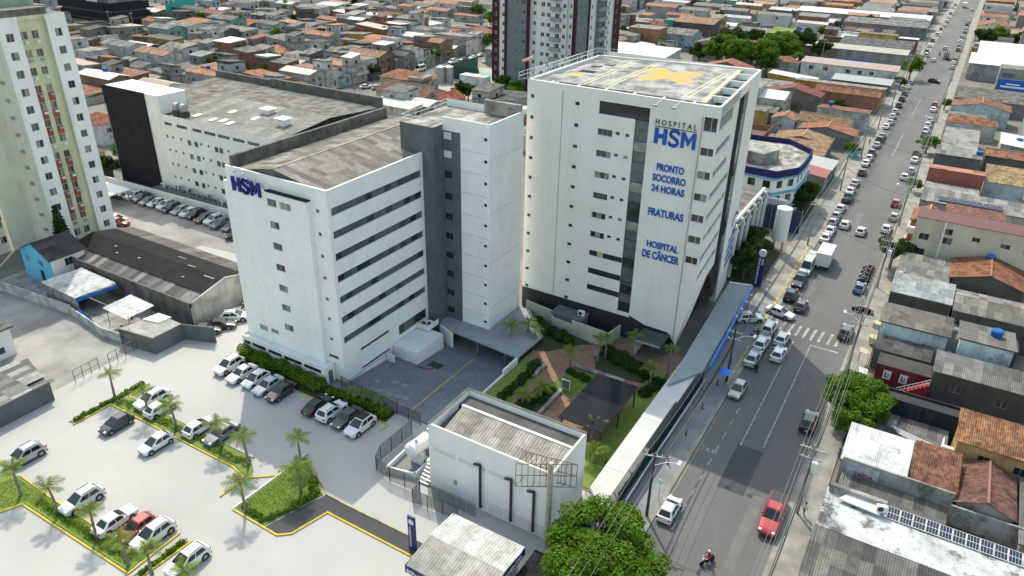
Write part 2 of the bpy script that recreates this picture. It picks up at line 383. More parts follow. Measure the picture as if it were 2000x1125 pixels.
def leaves(n, clumps, size, seed, flat=.0):
    """leaf-sized quads spread through clumps [(x,y,z,rx,ry,rz)]"""
    r = np.random.default_rng(seed); cl = np.array(clumps, float); vol = (cl[:, 3]*cl[:, 4]*cl[:, 5])**(.75)
    idx = r.choice(len(cl), n, p=vol/vol.sum()); d = r.normal(size=(n, 3)); d /= np.linalg.norm(d, axis=1)[:, None]
    rad = r.uniform(.45, 1.05, n)[:, None]**.6; c = cl[idx, :3]+d*rad*cl[idx, 3:6]
    nr = d*.7+r.normal(size=(n, 3))*.55+np.array([0, 0, .45]); nr /= np.linalg.norm(nr, axis=1)[:, None]
    t = np.cross(nr, r.normal(size=(n, 3))); t /= np.linalg.norm(t, axis=1)[:, None]; b = np.cross(nr, t)
    s = size*r.uniform(.6, 1.4, n)[:, None]
    v = np.stack([c-t*s, c-b*s*.55, c+t*s, c+b*s*.55], 1).reshape(-1, 3)
    me = bpy.data.meshes.new('crown'); me.vertices.add(4*n); me.vertices.foreach_set('co', v.ravel())
    me.loops.add(4*n); me.loops.foreach_set('vertex_index', np.arange(4*n)); me.polygons.add(n)
    me.polygons.foreach_set('loop_start', np.arange(0, 4*n, 4)); me.update(calc_edges=True); me.validate()
    return me
def copy_tree(o, loc, rz=0.0, scale=1.0):
    c = o.copy(); COL.objects.link(c); c.location = loc; c.rotation_euler = (0, 0, rz); c.scale = (scale,)*3
    def rec(a, b):
        for ch in a.children:
            d = ch.copy(); COL.objects.link(d); d.parent = b; rec(ch, d)
    rec(o, c); return c
ORD = ['zeroth', 'first', 'second', 'third', 'fourth', 'fifth', 'sixth', 'seventh', 'eighth', 'ninth', 'tenth', 'eleventh', 'twelfth', 'thirteenth', 'fourteenth', 'fifteenth', 'sixteenth', 'seventeenth', 'eighteenth', 'nineteenth', 'twentieth']
def nth(k):
    if k <= 20: return ORD[k]
    s = 'th' if 10 <= k % 100 <= 20 else {1: 'st', 2: 'nd', 3: 'rd'}.get(k % 10, 'th')
    return f'{k}{s}'

# ================================================================== the setting
def sheet(name, pts, z, m, kind='structure', label=None, cat=None):
    mb = MB()
    n = len(pts); ar = sum(pts[i][0]*pts[(i+1) % n][1]-pts[(i+1) % n][0]*pts[i][1] for i in range(n))
    if ar < 0: pts = pts[::-1]
    mb.poly([(p[0], p[1], z) for p in pts]); o = mb.build(name, m); o['kind'] = kind
    if label: tag(o, label, cat)
    return o
def rect(x0, y0, x1, y1): return [(x0, y0), (x1, y0), (x1, y1), (x0, y1)]
def slab(name, pts, z0, z1, m, kind='structure', top=None):
    mb = MB(); mb.prism(pts, z0, z1, 0, 0 if top is None else 1); o = mb.build(name, m if top is None else [m, top]); o['kind'] = kind; return o

gm_ = MB(); HX0, HX1, HY0, HY1 = -60.0, -43.2, 57.8, 86.0
for q in ((-2500, -1200, 2500, HY0), (-2500, HY1, 2500, 4000), (-2500, HY0, HX0, HY1), (HX1, HY0, 2500, HY1)): gm_.quad((q[0], q[1], -.03), (q[2], q[1], -.03), (q[2], q[3], -.03), (q[0], q[3], -.03))
gm_.build('ground', M_dirt)['kind'] = 'structure'
sheet('road', rect(-16.2, 15, -4.6, 900), .0, M_asph)
sheet('road', rect(-175.5, 110, -167.5, 560), -.004, M_asph)
sheet('road', rect(-600, 408, -16.2, 416), -.008, M_asph)
sheet('road', rect(-167.5, 118, -110, 124), -.008, M_asph)
sheet('road', rect(-300, 330, -175.5, 336), -.012, M_asph)
slab('pavement', rect(-20.6, 44, -16.2, 900), -.02, .12, M_walk)
slab('pavement', rect(-4.6, 20, -1.55, 900), -.02, .12, M_walk)
sheet('pavement', rect(-20.5, 56, -16.5, 112), .128, M_walkb)
sheet('pavement', rect(-20.6, 44, -16.5, 55.9), .132, M_walkb)
sheet('road_patch', [(-12.18, 74.59), (-9.21, 74.61), (-9.16, 66.01), (-12.14, 66.04)], .004, M_asph2)
sheet('road_patch', rect(-14.6, 228, -9.0, 246), .004, mat('patched_asphalt', (.10, .101, .103), (.122, .122, .123), .3, fine=.12))
sheet('road_patch', [(-14.5, 108.5), (-5.2, 108), (-5.1, 121), (-12.5, 122.5)], .004, mat('patched_asphalt2', (.105, .105, .107), (.125, .125, .125), .3, fine=.12))
for k, (x, y, w, l, d) in enumerate(((-8.6, 92, 1.1, 9, 0), (-13.2, 118, 1.6, 5, 1), (-7.4, 140, 2.2, 6, 0), (-12.2, 152, 1.2, 12, 1), (-8.8, 168, 2.6, 4, 0), (-13.0, 186, 1.6, 9, 0), (-7.6, 204, 1.4, 8, 1), (-10.5, 258, 2.4, 7, 0), (-13.4, 285, 1.6, 10, 1), (-8.0, 312, 2.8, 6, 0), (-14.0, 50, 1.2, 6, 0), (-8.2, 55, 1.0, 12, 1))): sheet('road_patch', [(x, y), (x+w, y+.2), (x+w+.1, y+l), (x-.1, y+l-.3)], .003, mat('patched_asphalt', (.10, .101, .103), (.122, .122, .123), .3, fine=.12) if d == 0 else mat('pale_patch', (.15, .149, .147), (.115, .115, .114), .4, fine=.12))
# car park, yards, courts
sheet('car_park', [(-90.2, -30), (-20.6, -30), (-20.6, 57.6), (-77.5, 57.6), (-77.5, 72), (-88.2, 72), (-88.2, 57.6), (-90.2, 49)], .0, M_lot)
sheet('yard_ground', [(-180, 10), (-90.2, 10), (-90.2, 49), (-95, 50.5), (-180, 48.5)], -.006, M_oldlot)
sheet('yard_ground', rect(-128, 49, -86, 58), -.012, M_conc)
sheet('yard_ground', rect(-165, 70.8, -88.3, 88.6), -.008, M_oldlot)
sheet('yard_ground', [(-112, 73.5), (-96, 75.6), (-96, 80), (-112, 77.6)], -.003, M_lot)
sheet('yard_ground', [(-128, 72.2), (-92, 71.5), (-92, 72.8), (-128, 74.4)], -.003, mat('pale_strip', (.42, .40, .35), (.32, .31, .27), .5))
fc_ = MB(); fc_.quad((HX0, HY0, 0), (HX1, HY0, 0), (HX1, 75.6, -1.75), (HX0, 75.6, -1.75)); fc_.quad((HX0, 75.6, -1.75), (HX1, 75.6, -1.75), (HX1, HY1, -1.75), (HX0, HY1, -1.75)); fc_.build('forecourt', M_pave)['kind'] = 'structure'; fc_ = MB(); fc_.quad((HX1, HY0, 0), (HX1, HY1, 0), (HX1, HY1, -1.8), (HX1, 75.6, -1.8)); fc_.quad((HX0, HY1, -1.8), (HX1, HY1, -1.8), (HX1, HY1, 0), (HX0, HY1, 0)); fc_.build('retaining_wall', M_conc)['kind'] = 'structure'
sheet('garden_ground', rect(-43.1, 57.7, -22.7, 89.6), .006, M_brick); sheet('pavement', rect(-22.69, 57.7, -20.6, 104), .006, M_walkb)
sheet('yard_ground', rect(-24, 40, -20.6, 57.6), .004, M_conc)
sheet('court_ground', rect(-160, 200, -128, 245), -.004, mat('court_paving', (.36, .34, .31), (.27, .26, .24), .3))
# painted markings, each its own strip
def stripe(x0, y0, x1, y1, w, m, z=.008, name='road_marking'):
    d = Vector((x1-x0, y1-y0, 0)); n = Vector((-d.y, d.x, 0)).normalized()*w/2
    o = sheet(name, [(x0+n.x, y0+n.y), (x1+n.x, y1+n.y), (x1-n.x, y1-n.y), (x0-n.x, y0-n.y)], z, m); return o
stripe(-11.85, 74.5, -11.9, 102.5, .14, M_wline); stripe(-9.4, 75.5, -9.5, 102.6, .14, M_wline); stripe(-9.5, 102.7, -5.5, 102.6, .35, M_wline)
stripe(-12.1, 103.0, -15.4, 103.2, .25, M_wline)
for k in range(9): stripe(-14.1, 57.2+k*2.9, -14.0, 58.6+k*2.9, .14, M_wline)
for x in (-15.4, -14.2, -12.9, -11.8, -10.7, -9.6, -8.5, -7.2, -6.1): stripe(x-.25, 104.2, x-.05, 107.9, .38, M_wline)
stripe(-11.0, 212, -11.0, 238, .16, M_wline); stripe(-11.0, 262, -11.0, 290, .16, M_wline)
stripe(-16.6, 57, -16.55, 90, .06, M_yelw, .138)
stripe(-17.0, 86, -17.3, 140, .42, M_yelw, .136, 'tactile_strip')
stripe(-15.95, 60, -15.9, 84, .06, M_yelw)
text(None, 'TAXI', (-15.75, 71.1, .014), (1, 0), 1.9, .95, M_wline, name='road_marking', flat=True, ext=.001, rz=.0)['kind'] = 'structure'
ys_ = MB(); ys_.quad((-49.1, 58.0, .0), (-48.94, 58.0, .0), (-50.4, 75.5, -1.725), (-50.56, 75.5, -1.725)); ys_.build('road_marking', M_yel)['kind'] = 'structure'
# kerbs of the car park islands
def kerb(pts, w=.18, h=.14, m=None, z=0.0):
    mb = MB()
    for a, b in zip(pts, pts[1:]):
        d = Vector((b[0]-a[0], b[1]-a[1], 0)); n = Vector((-d.y, d.x, 0)).normalized()*w; e = d.normalized()*w*.5
        mb.obox(Vector((a[0], a[1], z))-e-n*.5, d+e*2, n, (0, 0, h+.002*(pts.index(a) % 2)))
    o = mb.build('kerb', m or M_yel); o['kind'] = 'structure'; return o
kerb([(-81.45, 34.9), (-81.4, 39.7), (-59.3, 39.9), (-56.7, 39.3)]); kerb([(-82.4, 35), (-82.3, 44.9)], m=M_lot)
kerb([(-81.1, 42.0), (-81.2, 44.9)]); kerb([(-81.1, 42.0), (-58.7, 42.2)], m=M_lot); kerb([(-56.8, 36.0), (-56.7, 39.4), (-54.0, 41.6)])
ISL = [(-54.2, 35.5), (-49.6, 35.4), (-47.6, 42.1), (-53.9, 45.7)]
kerb([(-54.1, 35.4), (-47.6, 35.3), (-46.5, 36.2), (-45.5, 40.3), (-34.0, 40.3)]); kerb([(-53.9, 45.8), (-47.5, 42.2), (-44.8, 42.15), (-35.6, 42.25)], w=.12, m=M_yelw)
kerb([(-54.2, 35.5), (-54.0, 45.7)], w=.10, m=M_alu)
slab('ramp', [(-49.5, 35.45), (-47.6, 35.4), (-46.6, 36.3), (-45.6, 40.4), (-34.0, 40.4), (-34.0, 42.2), (-44.8, 42.1), (-47.5, 42.1)], -.02, .05, M_asph2)
kerb([(-79.5, 22.0), (-74.0, 22.4), (-73.2, 24.3), (-55.8, 24.5), (-56.0, 30.3)]); kerb([(-77.9, 26.6), (-72.6, 26.4), (-56.2, 26.5)]); kerb([(-54.4, 24.6), (-54.1, 30.3)]); kerb([(-55.2, 24.6), (-54.9, 30.2)], m=M_lot)
kerb([(-77.0, 54.0), (-60.1, 54.2), (-59.9, 53.6), (-50.0, 55.1)], w=.14)
kerb([(-49.7, 53.7), (-49.5, 55.0)], w=.14)
# lawns and planting beds
def bed(pts, h=.10, m=None): return slab('lawn', pts, -.01, h, m or M_grass)
bed([(-81.3, 39.9), (-59.4, 40.1), (-56.9, 39.6), (-56.9, 40.6), (-58.8, 42.0), (-81.0, 41.9)]); bed(rect(-82.3, 35, -81.5, 44.8))
bed([(-54.0, 35.7), (-49.7, 35.6), (-47.75, 42.0), (-53.85, 45.5)])
bed([(-79.4, 22.2), (-74.1, 22.6), (-73.3, 24.5), (-56.0, 24.7), (-56.3, 26.3), (-72.6, 26.2), (-77.9, 26.4), (-79.5, 26)]); bed(rect(-54.85, 24.8, -54.4, 30.1))
bed([(-77.2, 54.2), (-60.2, 54.4), (-60.0, 53.8), (-50.2, 55.2), (-50.3, 57.6), (-77.2, 57.2)], m=M_soil)
bed([(-43.0, 63), (-39.6, 64.2), (-39.3, 71.5), (-40.6, 76.5), (-43.0, 77.5)], m=M_grass); bed([(-37.2, 72.2), (-33.4, 72.0), (-32.3, 75), (-32.5, 78.4), (-36.0, 78.0)])
bed([(-38.6, 65.5), (-35.4, 66.5), (-35.3, 72.6), (-37.0, 72.0), (-38.6, 69)], m=M_soil); bed([(-26.4, 58), (-22.9, 58), (-22.9, 85), (-26.4, 83)])
bed([(-33.5, 80), (-30.2, 79.6), (-26.6, 80.2), (-26.6, 84.8), (-30.5, 85), (-33.8, 86.3), (-35.0, 83)], m=M_soil); bed([(-46.6, 78), (-41.2, 80.3), (-38.0, 84.6), (-36.6, 85.4), (-43, 86.9), (-47.5, 87.5)], m=M_soil)
bed([(-24, 85), (-21.6, 85), (-22.5, 104), (-24.2, 104)], m=M_soil)
bed(rect(-27, 117, -21.0, 135), m=M_soil); bed(rect(-27, 150, -21.0, 165), m=M_soil)

def hsm(parent, o, u, w, h, m, t):
    """the three heavy sign letters, each its own block"""
    n = (u[1], -u[0]); U = Vector((u[0], u[1], 0)); N = Vector((n[0], n[1], 0)); O = Vector(o)
    def blk(polys, x0, lw):
        mb = MB()
        for pl in polys:
            f = [O+U*(x0+p[0]*lw)+Vector((0, 0, p[1]*h))+N*t for p in pl]; b = [q-N*t for q in f]; mb.poly(f); mb.poly(b[::-1])
            for i in range(len(f)): j = (i+1) % len(f); mb.quad(b[i], b[j], f[j], f[i])
        mb.build('letter', m, parent)
    R_ = lambda a, b, c, d: [(a, b), (c, b), (c, d), (a, d)]
    blk([R_(0, 0, .31, 1), R_(.69, 0, 1, 1), R_(.31, .37, .69, .64)], 0, w*.31)
    S_ = [(.95, .80), (.80, .93), (.5, .97), (.22, .92), (.10, .76), (.18, .62), (.5, .52), (.80, .40), (.88, .24), (.76, .09), (.5, .03), (.18, .07), (.02, .20)]; qs = []; th = .13
    for a, b in zip(S_, S_[1:]):
        d = Vector((b[0]-a[0], b[1]-a[1])).normalized(); q = Vector((-d.y, d.x))*th*.85; e = d*.05; qs.append([(a[0]-e.x+q.x, a[1]-e.y+q.y), (a[0]-e.x-q.x, a[1]-e.y-q.y), (b[0]+e.x-q.x, b[1]+e.y-q.y), (b[0]+e.x+q.x, b[1]+e.y+q.y)])
    blk(qs, w*.36, w*.25)
    blk([R_(0, 0, .23, 1), R_(.77, 0, 1, 1), [(.231, 1), (.231, .66), (.5, .12), (.5, .55)], [(.769, 1), (.5, .55), (.5, .12), (.769, .66)]], w*.65, w*.35)
# ================================================================== hospital block with the window bands and its grey stair tower
B1 = thing('hospital_block', 'white eight-storey hospital block with long window bands, slate tower and blue letters', 'building', (-63, 62, 0))
bx0, bx1, by0, by1, bh = -77.3, -60.1, 59.1, 90.0, 26.75
mb = MB(); eb = []; TOPS = [24.4, 21.42, 18.5, 15.52, 12.55, 9.65, 6.65]
for t in TOPS: eb.append((.5, 17.9, t-1.0, t))
eb += [(3.4, 9.3, 3.05, 3.5), (3.4, 9.3, .12, .55), (11.4, 17.9, 1.4, 3.0)]
facade(mb, (bx1, by0), (0, 1), by1-by0, -2.0, bh, eb, .3)
fo = [(7.6, 9.2, t-1.28, t-.3) for t in TOPS]+[(15.2, 15.75, t-.75, t-.28) for t in TOPS]+[(9.75, 11.6, 23.1, 24.05), (2.6, 4.1, 3.85, 4.7), (4.8, 6.2, 4.05, 4.7), (14.7, 16.4, 3.25, 3.7)]
by = 58.5; facade(mb, (bx0, by), (1, 0), 14.4, 0, 24.95, [q for q in fo if q[0] < 14], .2); facade(mb, (bx0, by0), (1, 0), 14.4, 24.95, bh); facade(mb, (bx0+14.4, by0), (1, 0), bx1-bx0-14.4, 0, bh, [(a-14.4, b-14.4, c, d) for a, b, c, d in fo if a > 14], .2); facade(mb, (bx0+14.4, by), (0, 1), by0-by, 0, 24.95); facade(mb, (bx0, by0), (0, -1), by0-by, 0, 24.95); mb.quad((bx0, by, 24.95), (bx0+14.4, by, 24.95), (bx0+14.4, by0, 24.95), (bx0, by0, 24.95))
facade(mb, (bx0, by1), (0, -1), by1-by0, 0, bh); facade(mb, (bx1, by1), (-1, 0), bx1-bx0, 0, bh)
mb.quad((bx0+.25, by0+.25, 25.6), (bx1-.25, by0+.25, 25.6), (bx1-.25, by1, 25.6), (bx0+.25, by1, 25.6))
mb.obox((bx0, by0, bh), (bx1-bx0, 0, 0), (0, .25, 0), (0, 0, .003)); mb.obox((bx1-.25, by0, bh-.001), (.25, 0, 0), (0, by1-by0, 0), (0, 0, .002))
mb.quad((bx1-.25, by0+.25, 25.6), (bx0+.25, by0+.25, 25.6), (bx0+.25, by0+.25, bh), (bx1-.25, by0+.25, bh)); mb.quad((bx1-.25, by1, 25.6), (bx1-.25, by0+.25, 25.6), (bx1-.25, by0+.25, bh), (bx1-.25, by1, bh))
mb.build('wall', M_tilewhite, B1)
mb = MB(); mb.box(bx0+.3, by0+.6, 25.9, bx0+.75, by1, 27.9); mb.build('parapet', M_moss, B1)
mb = MB(); mb.obox((-69.8, by-.12, 24.96), (7.0, 0, 0), (0, .7, 0), (0, 0, .12)); mb.obox((-69.8, by-.12, 25.08), (7.0, 0, 0), (0, .06, 0), (0, 0, .16)); mb.build('ledge', M_black, B1)
for t in TOPS: win(B1, (bx1, by0), (0, 1), .5, t-1.0, 17.4, 1.0, .3, 14, [M_glass2, M_glass2, M_glass2, M_glass2, M_glass], M_dframe, 'window_band', fw=.04)
win(B1, (bx1, by0), (0, 1), 3.4, 3.05, 5.9, .45, .3, 5, [M_glass], M_dframe, 'window_band'); win(B1, (bx1, by0), (0, 1), 3.4, .12, 5.9, .43, .3, 5, [M_glass], M_dframe, 'window_band')
win(B1, (bx1, by0), (0, 1), 11.4, 1.4, 6.5, 1.6, .3, 5, [M_glass, M_glass2], M_dframe, 'window')
for k, t in enumerate(TOPS):
    win(B1, (bx0, by), (1, 0), 7.6, t-1.28, 1.6, .98, .2, 2, [M_glass2, M_glass, M_curtain, M_glass2], M_frame); win(B1, (bx0, by0), (1, 0), 15.2, t-.75, .55, .47, .2, 1, [M_glass2], M_frame)
win(B1, (bx0, by), (1, 0), 9.75, 23.1, 1.85, .95, .2, 2, [M_curtain, M_alu], M_alu); win(B1, (bx0, by), (1, 0), 2.6, 3.85, 1.5, .85, .2, 2, [M_curtain], M_frame)
win(B1, (bx0, by), (1, 0), 4.8, 4.05, 1.4, .65, .2, 2, [M_curtain, M_glass], M_frame); win(B1, (bx0, by0), (1, 0), 14.7, 3.25, 1.7, .45, .2, 2, [M_glass], M_dframe)
# roof of single sheets, ridge along the block
mb = MB(); rz0, rz1, rx = 26.25, 27.55, -69.2
mb.poly([(bx1-1.2, by0+.45, rz0-.05), (bx1-1.2, by1, rz0-.05), (rx, by1, rz1-.05), (rx, by0+.45, rz1-.05)]); mb.poly([(rx, by0+.45, rz1-.05), (rx, by1, rz1-.05), (bx0+.8, by1, rz0-.05), (bx0+.8, by0+.45, rz0-.05)])
mb.poly([(bx1-1.2, by0+.45, rz0-.6), (bx1-1.2, by0+.45, rz0-.05), (rx, by0+.45, rz1-.05), (bx0+.8, by0+.45, rz0-.05), (bx0+.8, by0+.45, rz0-.6)])
RF = mb.build('roof', M_moss, B1)
RC = [(.27, .25, .208), (.225, .208, .172), (.32, .297, .248), (.185, .171, .145)]
sheets(RF, (bx1-1.2, by0+.4, rz0), (0, 30.4, 0), (rx-bx1+1.2, 0, rz1-rz0), 29, 3, RC, 5, .05); sheets(RF, (bx0+.8, by1-.1, rz0), (0, -30.4, 0), (rx-bx0-.8, 0, rz1-rz0), 29, 3, RC, 5, .05)
mb = MB(); mb.box(rx-.16, by0+.4, rz1+.03, rx+.16, by1, rz1+.10); mb.build('ridge_cap', M_conc, RF)
mb = MB(); mb.box(bx1-1.3, by0+.5, 26.0, bx1-.9, by1, 26.12); mb.build('gutter', M_conc, RF)
hsm(B1, (-75.5, by-.03, 24.0), (1, 0), 5.0, 1.9, mat('letter_blue', (.01, .016, .16), rough=.5, fine=0), .22)
for z, x in ((27.2, -74.6), (27.2, -72.9)):
    mb = MB(); mb.tube([(x, by0+.1, 26.75), (x, by0-.5, 26.95), (x, by0-.9, 26.7)], .03); mb.box(x-.12, by0-1.05, 26.55, x+.12, by0-.8, 26.72); mb.build('sign_lamp', M_steel, B1)
# low annexe along the foot
AN = thing('low_annexe', 'white single-storey annexe with slit windows along the foot of the hospital block', 'building', (-69, 58, 0))
mb = MB(); sl_ = [(1.9, 4.6, 1.45, 2.05), (5.0, 7.6, 1.45, 2.05), (8.0, 11.3, 1.45, 2.05), (11.7, 14.8, 1.45, 2.05), (.3, 1.6, 1.45, 2.05)]
facade(mb, (-77.3, 57.3), (1, 0), 15.6, 0, 2.7, sl_, .15); facade(mb, (-61.7, 57.3), (0, 1), 1.75, 0, 2.7, [(.5, 1.2, .3, 1.9)], .15); facade(mb, (-77.3, 59.05), (0, -1), 1.75, 0, 2.7)
mb.quad((-77.3, 57.5, 2.35), (-61.9, 57.5, 2.35), (-61.9, 59.09, 2.35), (-77.3, 59.09, 2.35)); mb.quad((-61.9, 57.5, 2.35), (-77.3, 57.5, 2.35), (-77.3, 57.5, 2.7), (-61.9, 57.5, 2.7)); mb.quad((-77.3, 57.3, 2.7), (-61.7, 57.3, 2.7), (-61.9, 57.5, 2.7), (-77.3, 57.5, 2.7))
mb.quad((-61.7, 57.3, 2.7), (-61.7, 59.05, 2.7), (-61.9, 59.05, 2.7), (-61.9, 57.5, 2.7)); mb.quad((-61.9, 59.05, 2.35), (-61.9, 57.5, 2.35), (-61.9, 57.5, 2.7), (-61.9, 59.05, 2.7))
mb.build('wall', M_white, AN)
for a, b, c, d in sl_: win(AN, (-77.3, 57.3), (1, 0), a, c, b-a, d-c, .15, 3, [M_glass], M_dframe)
mb = MB(); mb.box(-61.68, 57.85, .1, -61.6, 58.45, 1.9); mb.build('door', M_dkgrey, AN)
# stair tower: slate prow, recessed slate wall, white shaft
TW = thing('stair_tower', 'white and slate stair tower joined to the window-band hospital block', 'building', (-55, 82, 0))
th = 31.4
mb = MB(); zr = 30.35; facade(mb, (-63.7, 77.4), (1, 0), 5.5, -2, zr); facade(mb, (-58.2, 77.4), (0, 1), 2.2, -2, zr)
dw = [(.1, 1.4, t-1.0, t) for t in (20.8, 17.8, 14.8, 11.8, 8.75, 5.7, 2.75, 24.0, 26.85, 29.4)]
facade(mb, (-58.2, 79.6), (1, 0), 2.9, -2, zr, dw, .2); mb.build('slate_wall', M_dkgrey, TW)
sm = [(3.75, 4.25, t-.45, t) for t in (29.6, 26.6, 23.55, 20.5, 17.5, 14.45, 11.4, 8.35, 5.3, 2.3)]
mb = MB(); facade(mb, (-55.3, 79.55), (1, 0), 4.6, -2, th, sm, .15); facade(mb, (-58.2, 79.57), (1, 0), 2.9, 29.6, th); facade(mb, (-50.7, 79.55), (0, 1), 8.75, -2, th); facade(mb, (-63.7, 88.3), (0, -1), 10.9, 20, zr); facade(mb, (-50.7, 88.3), (-1, 0), 13, 0, th)
mb.box(-58.2, 79.6, zr-.2, -50.9, 79.75, th+.003); mb.box(-50.9, 79.6, zr-.2, -50.71, 88.25, th+.002); mb.build('shaft_wall', M_tilewhite, TW)
mb = MB(); mb.poly([(-63.6, 77.45, zr+.01), (-58.25, 77.45, zr+.01), (-58.25, 79.7, zr+.01), (-50.85, 79.7, zr+.01), (-50.85, 88.2, zr+.01), (-63.6, 88.2, zr+.01)]); mb.build('roof_slab', mat('tower_roof', (.36, .335, .305), (.10, .09, .08), .55, .40, .60, detail=10, fine=.15, stretch=(1, .45, 1), mould=.5), TW)
mb = MB(); mb.box(-56.8, 87.7, zr, -50.92, 88.25, zr+1.9); mb.build('parapet', M_conc, TW)
for t in (20.8, 17.8, 14.8, 11.8, 8.75, 5.7, 2.75, 24.0): win(TW, (-58.2, 79.6), (1, 0), .1, t-1.0, 1.3, 1.0, .2, 2, [M_glass], M_dframe)
for z in (25.87, 28.42): mb = MB(); mb.box(-58.09, 79.62, z, -56.81, 79.7, z+.96); mb.build('blind_panel', M_alu, TW)
for q in sm: win(TW, (-55.3, 79.55), (1, 0), q[0], q[2], .5, .45, .15, 1, [M_glass], M_dframe)
mj = mat('joint_grey', (.42, .43, .44), fine=0)
for z in (3.1, 6.1, 9.15, 12.2, 15.3, 18.3, 21.4, 24.4, 27.4): mb = MB(); mb.box(-55.29, 79.53, z, -50.72, 79.56, z+.05); mb.build('cladding_joint', mj, TW)
for z in (4.2, 11.5, 19, 26.5): mb = MB(); mb.box(-50.72, 79.6, z, -50.685, 88.2, z+.05); mb.build('cladding_joint', mj, TW)
def railing(parent, pts, z, h=1.05, step=1.6, m=None, name='railing', r=.03, mid=2):
    mb = MB()
    for a, b in zip(pts, pts[1:]):
        A, B = Vector((*a, z)), Vector((*b, z)); n = max(1, round((B-A).length/step))
        for k in range(n+1): p = A.lerp(B, k/n); mb.cyl(p, p+Vector((0, 0, h)), r, r, 5)
        for j in range(mid): zz = Vector((0, 0, h*(j+1)/mid)); mb.cyl(A+zz, B+zz, r, r, 5)
    return mb.build(name, m or M_alu, parent)
railing(TW, [(-58.4, 77.6), (-63.5, 77.6), (-63.5, 88.1), (-57, 88.1)], 30.36)
# white motor-room boxes and rooftop clutter beside the tower
for lab, x, y, s in (('small white air handler on the ribbed hospital roof beside the slate tower', -62.4, 86.8, 1.5),):
    t = thing('air_handler', lab, 'air conditioner', (x, y, 26.1)); mb = MB(); mb.box(x-s/2, y-s/2, 26.1, x+s/2, y+s/2, 27.4); mb.build('casing', M_alu, t); mb = MB(); mb.cyl((x, y, 27.4), (x, y, 27.46), .45, .45, 14); mb.build('fan_grille', M_dframe, t)
# white service box, balcony tray and drive-through canopy in the forecourt
sv = thing('service_box', 'low white plant box standing in the blue-grey forecourt', 'plant room', (-57.8, 72, -1.4))
mb = MB(); mb.box(-59.95, 68.9, -2, -55.8, 75.2, .75); mb.build('wall', M_white, sv); mb = MB(); mb.box(-58.4, 68.82, -1.15, -57.7, 68.95, .45); mb.build('door', M_alu, sv); mb = MB(); mb.box(-59.95, 67.3, -2, -58.6, 67.5, .2); mb.build('stub_wall', M_white, sv)
tr = thing('balcony_tray', 'white balcony tray holding two condensers under the slate tower', 'balcony', (-59, 75.5, 1))
mb = MB(); mb.box(-60.05, 74.4, .9, -57.9, 77.0, 1.02); mb.box(-60.05, 74.4, 1.02, -57.9, 74.5, 1.75); mb.box(-58.0, 74.5, 1.02, -57.9, 77.0, 1.75); mb.build('tray', M_white, tr)
def condenser(x, y, z, label, rz=0.0, s=1.0, m=None):
    t = thing('condenser', label, 'air conditioner', (x, y, z), rz); mb = MB(); mb.box(-.42*s, -.18*s, 0, .42*s, .18*s, .65*s); link('casing', mb.mesh('casing', m or M_alu), t)
    mb = MB(); mb.cyl((-.1*s, -.185*s, .33*s), (-.1*s, -.2*s, .33*s), .26*s, .26*s, 14); link('fan_grille', mb.mesh('fan_grille', M_dframe), t)
condenser(-59.3, 75.6, 1.02, 'condenser in the white balcony tray, nearer the window bands', 0, 1.1); condenser(-58.5, 75.9, 1.02, 'condenser in the white balcony tray, nearer the white shaft', 0, 1.1)
dc = thing('drive_canopy', 'flat grey canopy over the sunken drive at the foot of the white stair shaft', 'canopy', (-47, 78, -1.7))
mb = MB(); mb.prism([(-58.1, 77.5), (-54.9, 76.3), (-43.2, 75.3), (-43.0, 82.2), (-48.6, 88), (-50.6, 88), (-50.6, 79.5), (-58.1, 79.5)], .72, .95); mb.build('roof_slab', mat('canopy_grey', (.30, .325, .34), (.24, .262, .275), .4, fine=.06), dc)
for x, y in ((-50.6, 76.5), (-45.6, 76.0)): mb = MB(); mb.box(x-.15, y-.15, -1.8, x+.15, y+.15, .72); mb.build('post', M_dkgrey, dc)
mb = MB(); mb.box(-58.1, 84.2, -1.8, -43.3, 84.5, .72); mb.build('back_wall', M_dkgrey, dc)
mb = MB(); mb.prism([(-57.9, 77.2), (-55.0, 76.0), (-54.8, 76.3), (-57.6, 77.5)], -1.8, .7); mb.build('side_wall', M_white, dc)
mb = MB(); mb.box(-43.4, 71.6, -1.6, -43.1, 75.2, 1.0); mb.box(-43.35, 64.2, -.8, -43.15, 71.6, .35); mb.build('flank_wall', M_white, dc)
for k, (x, y) in enumerate(((-55.2, 63.2), (-53.6, 63.4), (-57.2, 62.0), (-55.4, 60.2), (-53.8, 60.4), (-52.6, 60.7), (-51.5, 60.9), (-51.0, 59.2))):
    mb = MB(); zf = -(y-57.8)*.0983; mb.obox((x-.45, y-.4, zf+.035), (.9, 0, 0), (0, .8, -.079), (0, 0, .03)); tag(mb.build('manhole_cover', mat('manhole', (.27, .29, .30), (.2, .21, .22), 2)), f'square pale manhole cover in the forecourt, {nth(k+1)} of eight counted from the service box', 'manhole cover', 'manhole covers in the forecourt')
tag((lambda mb: (mb.obox((-54.6, 69.6, -1.14), (2.0, 0, 0), (0, 1.4, -.138), (0, 0, .05)), mb.build('floor_grate', M_dframe))[1])(MB()), 'dark rectangular grate in the forecourt beside a red kerb', 'grate')
tag((lambda mb: (mb.tube([(-55.4, 68.4, -.98), (-53.9, 68.6, -1.0), (-53.2, 69.2, -1.06)], .09), mb.build('red_edge', M_redp))[1])(MB()), 'thin bent red edging strip lying on the forecourt', 'edging')

